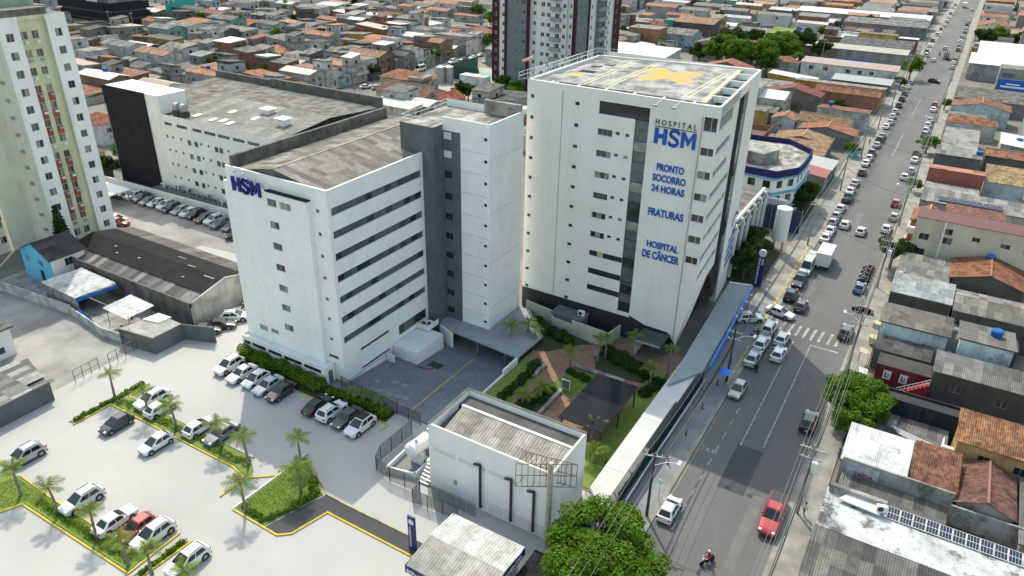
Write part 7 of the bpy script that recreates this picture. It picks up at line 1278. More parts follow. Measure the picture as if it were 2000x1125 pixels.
car((-146.65, 84.08), 'sedan', 'black', -1.2, 'black sedan alone at the corner of the cream tower'); car((-165.84, 95.35), 'sedan', 'silver', -1.3, 'silver sedan on the lane behind the boundary wall'); car((-132.70, 75.51), 'hatch', 'red', -1.2, 'red hatchback just showing behind the warehouse roof'); car((-134.42, 76.23), 'hatch', 'white', -1.2, 'white car next to the red one behind the warehouse')
for q, k, c, hd, l in (((-15.17, 59.35), 'hatch', 'white', 'N', 'white hatchback parked alone at the near left kerb'), ((-15.25, 84.86), 'hatch', 'silver', 'S', 'silver hatchback parked at the end of the shaded left kerb'), ((-15.61, 93.73), 'sedan', 'silver', 'N', 'silver sedan behind the motorcycle rider'), ((-12.80, 96.81), 'hatch', 'white', 'N', 'white hatchback waiting nearest the stop line'), ((-15.57, 98.31), 'suv', 'white', 'N', 'white estate car queuing at the left kerb'), ((-13.38, 101.42), 'hatch', 'white', 'N', 'white hatchback first beside the worn crossing'), ((-15.70, 103.41), 'mini', 'white', 'N', 'white delivery van with square marks on its back doors'), ((-15.50, 109.23), 'sedan', 'white', -1.75, 'white sedan turning across the avenue out of the clinic drive'), ((-19.10, 104.78), 'suv', 'white', -.95, 'white SUV parked on the hospital forecourt pavement'), ((-15.47, 116.36), 'suv', 'black', 'N', 'black SUV parked at the kerb by the yellow strip'), ((-13.23, 113.46), 'hatch', 'dark grey', 'N', 'dark grey hatchback driving away with red brake lights'), ((-15.46, 122.33), 'pickup', 'black', 'S', 'black pickup parked behind the silver van'), ((-15.34, 128.12), 'van', 'light grey', 'S', 'silver van parked between pickup and lorry'), ((-15.65, 134.29), 'sedan', 'white', 'N', 'pale sedan beside the box lorry'), ((-15.23, 144.62), 'sedan', 'white', 'N', 'white sedan parked beyond the box lorry'), ((-15.16, 148.89), 'sedan', 'white', 'N', 'white sedan second beyond the box lorry'), ((-15.53, 153.71), 'hatch', 'silver', 'N', 'silver hatchback third beyond the box lorry'), ((-15.67, 157.94), 'hatch', 'silver', 'N', 'silver hatchback fourth beyond the box lorry'), ((-15.60, 162.85), 'hatch', 'white', 'N', 'white hatchback fifth beyond the box lorry'), ((-13.17, 153.67), 'hatch', 'white', 'N', 'white hatchback double parked with its boot open'), ((-9.91, 151.76), 'hatch', 'white', 'N', 'white hatchback driving up the middle of the avenue'), ((-15.38, 170.38), 'pickup', 'dark grey', 'N', 'dark pickup parked by the palm garden of the clinic'), ((-6.20, 125.44), 'hatch', 'blue', 'N', 'blue hatchback parked at the right kerb by motorcycles'), ((-5.65, 108.48), 'suv', 'dark grey', 'N', 'dark SUV at the right kerb by the worn crossing'), ((-5.75, 82.80), 'suv', 'black', 'N', 'black SUV in the shade of the right kerb tree'), ((-5.67, 64.24), 'pickup', 'red', 'S', 'red pickup with open bed parked at the near right kerb'), ((-5.25, 163.86), 'hatch', 'beige', 'N', 'beige hatchback at the right kerb beside the tiled house'), ((-5.77, 156.05), 'hatch', 'white', 'N', 'white car half hidden behind the kerb tree by the beige block'), ((-5.97, 172.93), 'hatch', 'red', 'N', 'red small car at the right kerb near the solar roof')): car(q, k, c, hd, l).scale = (1.08, 1.16, 1.08) if k == 'pickup' and c == 'red' else (1, 1, 1)
tl = [((-15.68, 175.66), 'sedan', 'white'), ((-15.66, 181.87), 'sedan', 'silver'), ((-15.49, 191.29), 'hatch', 'brown'), ((-15.86, 199.63), 'sedan', 'white'), ((-15.74, 204.77), 'hatch', 'white'), ((-15.84, 209.97), 'suv', 'dark grey'), ((-15.71, 218.41), 'sedan', 'silver'), ((-15.81, 224.21), 'suv', 'black'), ((-15.70, 228.55), 'sedan', 'grey'), ((-16.10, 240.58), 'sedan', 'white'), ((-15.68, 246.39), 'sedan', 'silver'), ((-15.95, 254.90), 'hatch', 'white'), ((-16.00, 261.74), 'hatch', 'light grey'), ((-16.01, 271.40), 'suv', 'dark grey'), ((-16.18, 281.59), 'suv', 'black'), ((-16.41, 291.48), 'hatch', 'dark grey'), ((-16.69, 304.00), 'sedan', 'white'), ((-16.76, 313.33), 'hatch', 'silver'), ((-17.07, 343.29), 'sedan', 'beige'), ((-17.06, 360.39), 'sedan', 'silver'), ((-16.95, 379.95), 'mini', 'white'), ((-17.62, 391.01), 'suv', 'black'), ((-17.66, 407.49), 'sedan', 'silver'), ((-17.84, 427.03), 'suv', 'dark grey'), ((-17.48, 450.00), 'mini', 'white'), ((-17.47, 474.55), 'hatch', 'grey'), ((-16.93, 488.90), 'sedan', 'silver'), ((-16.90, 508.69), 'suv', 'light grey'), ((-17.38, 529.60), 'hatch', 'white'), ((-17.34, 551.62), 'mini', 'silver'), ((-18.34, 589.97), 'sedan', 'white'), ((-17.81, 607.79), 'hatch', 'silver')]
for i, (p, k, c) in enumerate(tl): car(p, k, c, 'N', f'{c} {KN[k]}, {nth(i+1)} of the line at the left kerb beyond the clinic', 'cars lining the left kerb of the far avenue')
trr = [((-6.35, 193.40), 'hatch', 'white'), ((-5.49, 199.47), 'hatch', 'silver'), ((-5.64, 209.63), 'sedan', 'white'), ((-5.89, 216.27), 'hatch', 'dark grey'), ((-5.71, 237.36), 'suv', 'grey'), ((-5.86, 242.40), 'suv', 'light grey'), ((-5.91, 249.75), 'hatch', 'white'), ((-5.86, 256.12), 'sedan', 'silver'), ((-6.07, 271.92), 'sedan', 'white'), ((-6.22, 280.03), 'hatch', 'red'), ((-5.43, 355.71), 'hatch', 'silver'), ((-5.71, 367.46), 'sedan', 'white'), ((-5.49, 377.45), 'hatch', 'dark grey'), ((-5.71, 404.86), 'suv', 'black'), ((-6.04, 419.82), 'hatch', 'silver'), ((-6.31, 434.04), 'sedan', 'white'), ((-6.24, 451.45), 'hatch', 'silver'), ((-5.94, 470.37), 'sedan', 'grey'), ((-6.14, 485.76), 'hatch', 'white'), ((-6.35, 502.13), 'suv', 'dark grey'), ((-6.22, 517.25), 'hatch', 'silver'), ((-6.89, 582.95), 'sedan', 'silver')]
for i, (p, k, c) in enumerate(trr): car(p, k, c, 'N', f'{c} {KN[k]}, {nth(i+1)} of the line at the right kerb beyond the solar roof', 'cars lining the right kerb of the far avenue')
car((-9.37, 320.85), 'suv', 'black', -1.8, 'black SUV turning across the far avenue'); car((-13.28, 368.78), 'hatch', 'white', 'N', 'white hatchback driving in the middle of the far avenue'); car((-11.17, 405.67), 'hatch', 'silver', 'N', 'silver car beside the loaded lorry on the far avenue')
for i, (p, k, c, hd) in enumerate((((-171.97, 192.35), 'sedan', 'white', -.5), ((-167.93, 193.36), 'hatch', 'light grey', -.5), ((-171.82, 219.36), 'hatch', 'grey', -.6), ((-174.49, 225.33), 'van', 'white', 'S'), ((-170.93, 233.99), 'hatch', 'light grey', 'N'), ((-173.43, 244.61), 'mini', 'white', 'S'), ((-173.06, 251.50), 'sedan', 'black', 'S'), ((-172.38, 257.44), 'sedan', 'white', 'S'), ((-172.97, 263.99), 'hatch', 'silver', 'S'), ((-173.66, 273.70), 'hatch', 'black', 'N'), ((-163.80, 254.43), 'sedan', 'white', 'N'))): car(p, k, c, hd, f'{c} {KN[k]}, {nth(i+1)} vehicle up the back lane from the red-roofed house', 'vehicles on the back lane')
def lorry(p, rz, label, boxc=(.62, .62, .61), open_=False, L=5.2, far=False):
    T = thing('lorry', label, 'lorry', (p[0], p[1], .004), rz); m_ = MB(); m_.box(-1.05, 1.2, .55, 1.05, 2.9, 1.2); m_.prism([(-1.02, 1.25), (1.02, 1.25), (.95, 2.75), (-.95, 2.75)], 1.2, 2.35); link('cab', m_.mesh('cab', M_paint), T, color=(.6, .6, .6)); m_ = MB(); m_.box(-.85, 2.76, 1.35, .85, 2.82, 2.15); link('windscreen', m_.mesh('windscreen', M_cglass), T)
    m_ = MB()
    if open_:
        m_.box(-1.15, -L+1.0, .95, 1.15, 1.1, 1.1); m_.box(-1.15, -L+1.0, 1.1, -1.08, 1.1, 1.7); m_.box(1.08, -L+1.0, 1.1, 1.15, 1.1, 1.7)
    else: m_.box(-1.2, -L+1.0, .95, 1.2, 1.1, 3.35)
    link('cargo_box', m_.mesh('cargo_box', M_plain), T, color=boxc); m_ = MB(); m_.box(-.5, -L+1.2, .55, .5, 2.6, .95); link('chassis', m_.mesh('chassis', M_dframe), T)
    if not open_:
        for s in (-1, 1): m_ = MB(); m_.box(s*.59-.55, -L+.97, 1.0, s*.59+.55, -L+1.0, 3.3); link('rear_door', m_.mesh('rear_door', M_alu), T)
    for sx in (-1, 1):
        for y in (2.1, -L+2.2): m_ = MB(); m_.cyl((sx*.85, y, .45), (sx*1.1, y, .45), .45, .45, 14); link('wheel', m_.mesh('wheel', M_rubber), T)
    return T
lorry((-13.29, 133.76), 0, 'white box lorry driving up the avenue beside the parked van'); L2 = lorry((-9.04, 380.02), 0, 'open lorry stacked with red loads on the far avenue', (.3, .3, .3), True); m_ = MB()
for k in range(9): m_.box(-1+.7*(k % 3), -3.8+1.5*(k//3), 1.1, -.5+.7*(k % 3), -2.8+1.5*(k//3), RND.uniform(2.4, 4.0))
link('load', m_.mesh('load', mat('mixed_load', (.32, .10, .08), (.5, .45, .4), 1.5, .45, .6)), L2); lorry((-12.02, 598.82), 0, 'white box lorry near the far end of the avenue')
# ------------------------------------------------------------------ motorcycles and people
def moto_parts():
    out = []
    for y in (-.65, .65): q = MB(); q.cyl((-.05, y, .3), (.05, y, .3), .3, .3, 14); out.append(('wheel', q.mesh('wheel', M_rubber), None))
    q = MB(); q.tube([(0, -.65, .3), (0, -.1, .55), (0, .3, .75), (0, .65, .3)], .05, 6); q.box(-.13, -.2, .25, .13, .25, .55); out.append(('frame', q.mesh('frame', M_dframe), None)); q = MB(); q.prism([(-.12, .0), (.12, .0), (.16, .3), (-.16, .3)], .68, .92); out.append(('fuel_tank', q.mesh('fuel_tank', M_paint), 'c')); q = MB(); q.prism([(-.12, -.75), (.12, -.75), (.14, .0), (-.14, .0)], .70, .80); out.append(('seat', q.mesh('seat', M_rubber), None)); q = MB(); q.tube([(-.36, .38, 1.02), (-.1, .5, .98), (.1, .5, .98), (.36, .38, 1.02)], .025, 5); q.tube([(0, .5, .98), (0, .65, .3)], .035, 5); out.append(('handlebar', q.mesh('handlebar', M_steel), None)); q = MB(); q.cyl((0, .56, .85), (0, .66, .85), .1, .1, 10); out.append(('headlight', q.mesh('headlight', M_lamp), None))
    return out
MP = moto_parts()
def moto(x, y, rz, label, col=(.02, .02, .022), group=None):
    T = thing('motorcycle', label, 'motorcycle', (x, y, .004), rz, group)
    for n_, me, c in MP: link(n_, me, T, color=col if c else None)
    return T
gm = 'motorcycles parked in rows at the right kerb'
for k in range(8): b_ = (-5.46, 132.16); moto(b_[0]-.7+.25*(k % 2), b_[1]-3.6+.95*k, 1.35+RND.uniform(-.15, .15), f'black motorcycle, {nth(k+1)} of the larger cluster at the right kerb', RND.choice(((.02, .02, .02), (.2, .02, .02), (.03, .05, .15))), gm)
for k in range(5): b_ = (-4.48, 117.37); moto(b_[0]-.9+.45*k, b_[1]+RND.uniform(-.3, .3), 1.0+RND.uniform(-.2, .2), f'motorcycle, {nth(k+1)} of the smaller group beyond the blue hatchback', RND.choice(((.02, .02, .02), (.2, .02, .02))), gm)
def person(joints, label, colors, loc, rz=0.0, name='person', cap=None, helmet=None):
    """one skinned body; joints: name->(x,y,z,r); colours shirt, trousers"""
    J = joints; ed = [('pel', 'chest'), ('chest', 'neck'), ('neck', 'head'), ('chest', 'shL'), ('shL', 'elL'), ('elL', 'haL'), ('chest', 'shR'), ('shR', 'elR'), ('elR', 'haR'), ('pel', 'hipL'), ('hipL', 'knL'), ('knL', 'anL'), ('anL', 'toL'), ('pel', 'hipR'), ('hipR', 'knR'), ('knR', 'anR'), ('anR', 'toR')]
    ks = list(J); me = bpy.data.meshes.new(name); me.from_pydata([J[k][:3] for k in ks], [(ks.index(a), ks.index(b)) for a, b in ed], [])
    o = bpy.data.objects.new(name, me); COL.objects.link(o); sk = o.modifiers.new('s', 'SKIN'); 
    sv = me.skin_vertices[0].data if me.skin_vertices else None
    if sv is None: me.attributes; bm = bmesh.new(); bm.from_mesh(me); bm.verts.layers.skin.verify(); bm.to_mesh(me); bm.free(); sv = me.skin_vertices[0].data
    for i, k in enumerate(ks): sv[i].radius = (J[k][3], J[k][3]); sv[i].use_root = (k == 'pel')
    o.modifiers.new('d', 'SUBSURF').levels = 1
    dg = bpy.context.evaluated_depsgraph_get(); m2 = bpy.data.meshes.new_from_object(o.evaluated_get(dg)); bpy.data.objects.remove(o)
    cm = [mat('shirt_%s' % colors[0], colors[1], rough=.9), mat('trousers_%s' % colors[2], colors[3], rough=.9), M_skin]
    for m in cm: m2.materials.append(m)
    zp, zn, hx = J['pel'][2]+.03, J['neck'][2], J
    for p in m2.polygons:
        c = p.center; hand = min((c-Vector(J['haL'][:3])).length, (c-Vector(J['haR'][:3])).length) < .16
        p.material_index = 2 if (c.z > zn or hand) else 0 if c.z > zp else 1; p.use_smooth = True
    T = link(name, m2, None, loc, rz); tag(T, label, 'person'); h = J['head']
    q = MB(); 
    for i in range(6):
        for j in range(3):
            a0, a1 = 2*math.pi*i/6, 2*math.pi*(i+1)/6; b0, b1 = math.pi/2*j/3, math.pi/2*(j+1)/3; R_ = h[3]*(1.28 if helmet else 1.12)+.02; S_ = lambda a, b: (h[0]+R_*math.cos(a)*math.cos(b), h[1]-.01+R_*math.sin(a)*math.cos(b), h[2]+.02+R_*math.sin(b)); q.quad(S_(a0, b0), S_(a1, b0), S_(a1, b1), S_(a0, b1))
    link('helmet' if helmet else 'hair', q.mesh('hair', mat('helmet_%s' % helmet[0], helmet[1], rough=.3, fine=0) if helmet else M_hair), T); return T
def stand(step=.18):
    return dict(pel=(0, 0, .95, .13), chest=(0, .01, 1.32, .15), neck=(0, .02, 1.50, .055), head=(0, .04, 1.64, .10), shL=(-.19, 0, 1.40, .065), elL=(-.25, -.06, 1.13, .045), haL=(-.24, .08, .90, .038), shR=(.19, 0, 1.40, .065), elR=(.25, .04, 1.13, .045), haR=(.23, .20, .95, .038), hipL=(-.09, 0, .88, .095), knL=(-.10, step, .50, .065), anL=(-.10, step*.8, .09, .045), toL=(-.10, step+.16, .04, .035), hipR=(.09, 0, .88, .095), knR=(.10, -step*.3, .50, .065), anR=(.10, -step*1.4, .10, .045), toR=(.10, -step*1.2+.14, .04, .035))
def ride():
    return dict(pel=(0, -.30, .92, .13), chest=(0, -.14, 1.28, .15), neck=(0, -.08, 1.46, .055), head=(0, -.04, 1.60, .10), shL=(-.19, -.12, 1.36, .065), elL=(-.30, .10, 1.16, .045), haL=(-.34, .34, 1.05, .038), shR=(.19, -.12, 1.36, .065), elR=(.30, .10, 1.16, .045), haR=(.34, .34, 1.05, .038), hipL=(-.11, -.27, .87, .095), knL=(-.22, .12, .72, .065), anL=(-.20, -.08, .34, .045), toL=(-.20, .10, .28, .035), hipR=(.11, -.27, .87, .095), knR=(.22, .12, .72, .065), anR=(.20, -.08, .34, .045), toR=(.20, .10, .28, .035))
for p, rz, c, l, hc in (((-9.63, 54.86), 2.6, ('red', (.45, .03, .03), 'dark', (.03, .03, .035)), 'motorcycle rider in red with a white helmet at the bottom of the avenue', ('white', (.7, .7, .7))), ((-14.53, 91.77), .3, ('green', (.08, .11, .03), 'dark', (.03, .03, .035)), 'motorcycle rider in olive behind the silver sedan', ('olive', (.14, .16, .03))), ((-12.01, 385.64), 0, ('black', (.02, .02, .02), 'dark', (.03, .03, .035)), 'dark motorcycle rider on the far avenue', ('dark', (.03, .03, .03)))):
    moto(p[0], p[1], rz, l.replace('motorcycle rider', 'moving motorcycle ridden by the person')+'' if len(l.split()) < 13 else 'moving motorcycle at the bottom of the avenue', (.15, .02, .02)); person(ride(), l, c, (p[0], p[1], .004), rz, helmet=hc)
for p, rz, c, l in (((-2.96, 66.53), 2.9, ('white', (.66, .66, .64), 'black', (.02, .02, .02)), 'pedestrian in a white shirt on the shaded right pavement'), ((-16.71, 99.93), .4, ('black', (.02, .02, .022), 'black', (.02, .02, .02)), 'person in black standing by the hospital fence'), ((-133.88, 83.96), 2.2, ('blue', (.04, .15, .42), 'dark', (.03, .03, .04)), 'person in a blue shirt walking before the long row of cars'), ((-17.38, 100.72), 1.2, ('grey', (.3, .3, .3), 'navy', (.02, .03, .06)), 'person in grey beside the one in black at the fence'), ((-13.70, 103.26), .2, ('pink', (.5, .2, .2), 'dark', (.03, .03, .035)), 'person in pink on the yellow pavement strip') if False else ((-17.62, 218.37), .1, ('dark', (.05, .05, .06), 'dark', (.03, .03, .04)), 'dark-clad person on the pavement by the blue kiosk')): person(stand(), l, c, (p[0], p[1], .13 if p[0] > -21 and p[0] < -16 or p[0] > -4.6 else .01), rz)

# ================================================================== palms, trees, hedges
def frond_mesh(L, droop, seed):
    r = random.Random(seed); mb = MB(); n = 13; P_ = []
    for i in range(n+1):
        t = i/n; P_.append(Vector((0, L*t*(1-.18*t), L*(.55*t-droop*t*t))))
    for i in range(n):
        mb.quad(P_[i]+Vector((-.018, 0, 0)), P_[i]+Vector((.018, 0, 0)), P_[i+1]+Vector((.012, 0, 0)), P_[i+1]+Vector((-.012, 0, 0)))
        if i < 1: continue
        d = (P_[i+1]-P_[i]).normalized(); up = Vector((0, -d.z, d.y))
        for s in (-1, 1):
            for h in ((0,) if i % 2 else (0, .5)):
                p = P_[i].lerp(P_[i+1], h); ll = L*.34*math.sin(math.pi*min(1, (i+h)/n*.85+.13))*r.uniform(.85, 1.1); tip = p+Vector((s*ll*.80, 0, 0))+d*ll*.55-Vector((0, 0, ll*.35*r.uniform(.6, 1.3))); w = d*.034
                mb.quad(p-w, p+w, tip+w*.2, tip-w*.2)
    return mb.mesh('frond', M_frond)
FR_ = [frond_mesh(2.0, d, i) for i, d in enumerate((.35, .6, .85, 1.1))]
_PT = {}
def trunk_mesh(h, r, lean):
    k = (round(h, 1), round(r, 2))
    if k not in _PT:
        mb = MB(); pts = [(lean*(z/h)**2, 0, z) for z in [h*i/6 for i in range(7)]]
        for i in range(6): mb.cyl(pts[i], pts[i+1], r*(1.35-.6*i/6) if i else r*1.6, r*(1.35-.6*(i+1)/6), 9, caps=False)
        _PT[k] = mb.mesh('trunk', M_palmbark)
    return _PT[k]
def palm(x, y, h, s, label, nf=11, group=None, seed=0):
    r = random.Random(seed+int(x*10)); T = thing('palm_tree', label, 'palm tree', (x, y, .05), r.uniform(0, 6), group); hh = round(h*2)/2; s = s*.9
    link('trunk', trunk_mesh(hh, .13, .18), T)
    for k in range(nf):
        f = link('frond', FR_[min(3, max(0, int(r.gauss(1.4, .9))))], T, (.18, 0, hh-.05)); f.rotation_euler = (r.uniform(-.12, .35), r.uniform(-.15, .15), 2*math.pi*k/nf+r.uniform(-.2, .2)); q = s*r.uniform(.85, 1.1); f.scale = (q, q, q)
    for k in range(3): f = link('frond', FR_[0], T, (.18, 0, hh)); f.rotation_euler = (.75+r.uniform(-.2, .2), 0, 2.1*k+r.uniform(-.3, .3)); f.scale = (s*.75,)*3
    return T
gp = 'young palms on the car park islands'
for q, h, s, l in (((-82.30, 40.86), 3.5, 1.0, 'palm at the top left corner of the upper island'), ((-75.24, 40.71), 3.5, 1.05, 'second palm along the upper island'), ((-70.59, 41.05), 3.5, 1.1, 'third palm along the upper island'), ((-63.19, 41.60), 3.5, 1.05, 'fourth palm along the upper island'), ((-58.18, 41.09), 4.0, 1.1, 'palm at the right end of the upper island'), ((-52.77, 35.89), 4.0, 1.15, 'palm at the near corner of the triangular lawn'), ((-50.02, 41.01), 3.5, 1.25, 'broad palm in the middle of the triangular lawn'), ((-53.36, 44.34), 3.5, 1.05, 'palm at the far tip of the triangular lawn'), ((-74.64, 24.97), 3.5, 1.15, 'palm on the green corner at the left of the lower island'), ((-68.81, 25.56), 3.5, 1.1, 'palm left of the silver SUV on the lower island'), ((-62.32, 25.60), 3.5, 1.0, 'palm beside the white sedan on the lower island'), ((-56.62, 25.15), 3.5, .95, 'palm in front of the red hatchback'), ((-53.87, 25.65), 3.0, 1.0, 'palm in front of the white SUV at the lower island end'), ((-48.96, 26.09), 3.0, 1.0, 'palm at the bottom edge beside the last white SUV'), ((-82.17, 25.74), 3.5, 1.1, 'palm cut by the left edge of the picture')): palm(q[0], q[1], h, s, l, group=gp)
gg = 'palms in the shaded garden'
for q, h, s, l in (((-36.38, 77.86), 3.0, 1.0, 'garden palm rising by the bench below the court wall'), ((-36.53, 69.89), 2.0, 1.2, 'low broad garden palm beside the brick path'), ((-37.87, 67.47), 1.5, 1.0, 'small garden palm behind the small white building'), ((-34.10, 81.91), 3.5, .9, 'slim garden palm by the short bench'), ((-33.47, 83.10), 3.5, .8, 'slim garden palm left of the porch path'), ((-30.13, 84.76), 4.0, .9, 'tall garden palm in front of the dark podium'), ((-25.63, 80.39), 2.5, 1.0, 'yellowing garden palm at the pergola corner'), ((-24.42, 83.30), 4.5, .7, 'thin garden palm beside the entrance canopy'), ((-27.22, 65.58), 2.5, 1.1, 'sunlit garden palm at the corner of the small white building'), ((-25.26, 62.19), 1.5, 1.2, 'low palm clump by the white walkway canopy'), ((-46.91, 79.66), 2.5, 1.1, 'palm standing by the white stair shaft'), ((-45.48, 81.95), 2.5, 1.0, 'palm left of the court wall'), ((-43.90, 81.60), 2.0, 1.0, 'reddish low palm left of the court wall')): palm(q[0], q[1], h, s, l, group=gg, seed=5)
for k, q in enumerate(((-56.54, 56.62), (-55.27, 56.91), (-53.91, 57.01), (-52.43, 56.93))): palm(q[0], q[1], 1.5, .75, f'slim young palm in the hedge by the forecourt fence, {nth(k+1)} from the left', nf=7, group='young palms in the fence hedge')
def tree_templ(kind, seed, n, R, hz, leaf, material, c0=.28, c1=.5):
    r = random.Random(seed); cl = []
    for k in range(kind): a = r.uniform(0, 6.28); rr = R*math.sqrt(r.random())*.8; dome = math.sqrt(max(0, 1-(rr/R)**2)); q = R*r.uniform(c0, c1); cl.append((rr*math.cos(a), rr*math.sin(a), hz+(r.uniform(-.25, .5)*dome)*R, q, q*r.uniform(.8, 1.2), q*r.uniform(.6, .85)))
    me = leaves(n, cl, leaf, seed); me.materials.append(material); mb = MB(); mb.cyl((0, 0, 0), (0, 0, hz*.6), .08*R, .06*R, 8)
    for c in cl[::2]: mb.cyl((0, 0, hz*.45), (c[0]*.8, c[1]*.8, c[2]), .035*R, .012*R, 5, caps=False)
    return me, mb.mesh('trunk', M_bark)
TT = [tree_templ(26, 3, 5200, 3.6, 4.0, .20, M_leaf, .2, .36), tree_templ(24, 8, 4600, 3.4, 4.2, .21, M_leafd, .2, .36), tree_templ(20, 12, 3200, 2.6, 3.2, .18, M_leaf, .2, .36)]
BT = tree_templ(80, 21, 40000, 6.0, 6.0, .16, M_leaf, .14, .27); RT = tree_templ(60, 27, 26000, 4.6, 4.6, .15, M_leaf, .15, .28)
def tree(tm, x, y, s, label, group=None, name='tree', sz=1.0):
    T = thing(name, label, 'tree', (x, y, 0), RND.uniform(0, 6), group); T.scale = (s, s, s*sz); link('trunk', tm[1], T); link('crown', tm[0], T); return T
tree(BT, -16.7, 46.4, 1.02, 'big leafy street tree filling the bottom of the picture beside the avenue', sz=.80); tree(RT, -1.6, 86.8, 1.0, 'bright green street tree over the right pavement by the navy wall', sz=.82); tree(TT[2], -1.2, 82.2, 1.05, 'smaller bright tree joined to the street tree by the white roof')
tree(TT[1], -3.0, 137.5, 1.05, 'dark street tree in front of the beige block', sz=.9); tree(TT[0], -3.9, 219, .95, 'round street tree on the right kerb beyond the red-brown house', sz=.75); tree(TT[2], -4.0, 184, .8, 'small tree by the red-brown house at the right kerb', sz=.8); tree(TT[2], -3.2, 275, .9, 'pale green tree at the right kerb farther up', sz=.9)
for k, (x, y, s, i) in enumerate(((-24, 118.5, .75, 1), (-24.5, 122.5, .8, 1), (-24.0, 127, .85, 1), (-23.2, 121, .5, 0))): tree(TT[i], x, y, s, f'tree in the bed between the finned annexe and totem, {nth(k+1)} from the canopy', 'trees by the finned annexe', sz=1.2)
for k, (x, y, s, i) in enumerate(((-22.5, 154, .8, 1), (-22.4, 158.5, .85, 1), (-22.6, 163, .7, 0))): tree(TT[i], x, y, s, f'dark tree in the clinic garden by the avenue, {nth(k+1)} from the tank', 'trees in the clinic garden', sz=1.1)
r = random.Random(5); TG = []
for k in range(24): TG.append((r.uniform(-93, -52), r.uniform(288, 342), r.uniform(1.1, 2.0), r.choice((0, 1, 1))))
for k, (x, y, s, i) in enumerate(sorted(TG)): tree(TT[i], x, y, s, f'tree of the dark grove left of the avenue, {nth(k+1)} from the grove\'s left end', 'trees of the grove', sz=1.0)
for k, (x, y, s, i) in enumerate(((-112, 262, 1.0, 0), (-100, 286, 1.0, 1), (-127, 208, 1.1, 1), (-122, 206, 1.0, 0), (-119, 200, .9, 0), (-133, 196, .9, 1), (-150, 168, .7, 1), (-112, 312, 1.2, 0), (-140, 330, 1.2, 1), (-179, 205, .8, 1), (-196, 232, .9, 1), (-226, 268, 1.0, 0), (-250, 300, 1.1, 1), (-290, 260, .9, 1), (-236, 212, .9, 0), (-215, 190, .8, 0), (-210, 330, 1.3, 0), (-216, 345, 1.2, 1), (-230, 350, 1.3, 0), (-158.2, 90.5, .85, 1), (-165, 99, .8, 0), (-18, 322, 1.3, 0), (3, 415, 1.5, 1), (8, 425, 1.5, 0), (16, 420, 1.3, 1), (-19, 300, .7, 1), (24, 235, .9, 0), (-46, 195, .8, 0), (-20, 205, .6, 0), (-44, 228, .7, 2))):
    tree(TT[i], x, y, s, ['tree left of the white hall behind the helipad', 'tree at the corner of the white hall', 'dark tree behind the helipad railing by the pool', 'bright tree below the striped tower', 'lower tree behind the stair tower', 'dark tree beside the white villa', 'small tree by the orange hip roof on the back lane', 'tree beyond the white hall roof', 'dark tree beyond the bare brick house', 'tree on the back lane by the silver cars', 'tree among roofs beyond the back lane', 'tree in the middle of the far roofs', 'dark tree deep among the far roofs', 'small tree near the teal wall', 'green yard tree beyond the yellow house', 'yard tree near the back lane corner', 'bright tree in the green clearing at the top', 'dark tree in the green clearing at the top', 'tree at the left of the green clearing at the top', 'tree at the foot of the black end wall', 'tree behind the black end wall', 'street tree by the left billboard', 'tree by the far white hall', 'second tree by the far white hall', 'third tree by the far white hall', 'small tree by the motorcycle yard', 'tree at the right edge behind the tile roof', 'tree behind the brick shell', 'shrub tree by the tan gabled house', 'low tree by the white gabled house'][k], 'trees among the houses')
rt_ = random.Random(9); TB = []
while len(TB) < 46:
    x, y = rt_.uniform(-330, 25), rt_.uniform(170, 480); p = px_of(x, y, 4)
    if p and 140 < p[0] < 1990 and 0 < p[1] < 260 and free(x-1, y-1, x+1, y+1) and not hidden(x, y, 6): TB.append((p[0], x, y, rt_.uniform(.6, 1.05), rt_.choice((0, 1, 1, 2))))
for k, (p, x, y, s, i) in enumerate(sorted(TB)): tree(TT[i], x, y, s, f'yard tree between far houses, {nth(k+1)} of these counted from the left', 'yard trees between far houses', sz=1.15)
# araucaria-like dark conifer by the cream tower
T = thing('conifer', 'tall dark narrow conifer against the cream tower', 'tree', (-124.5, 60.6, 0)); mb = MB(); mb.cyl((0, 0, 0), (0, 0, 10.5), .28, .05, 8); link('trunk', mb.mesh('trunk', M_bark), T)
cl = [(.9*math.cos(a)*(1-z/12.2)*1.6, .9*math.sin(a)*(1-z/12.2)*1.6, z, .9*(1.15-z/12.5), .9*(1.15-z/12.5), .3) for z in [1.6+.62*k for k in range(15)] for a in (0, 1.6, 3.1, 4.7)]
me = leaves(6000, cl, .17, 44); me.materials.append(M_leafd); link('crown', me, T)
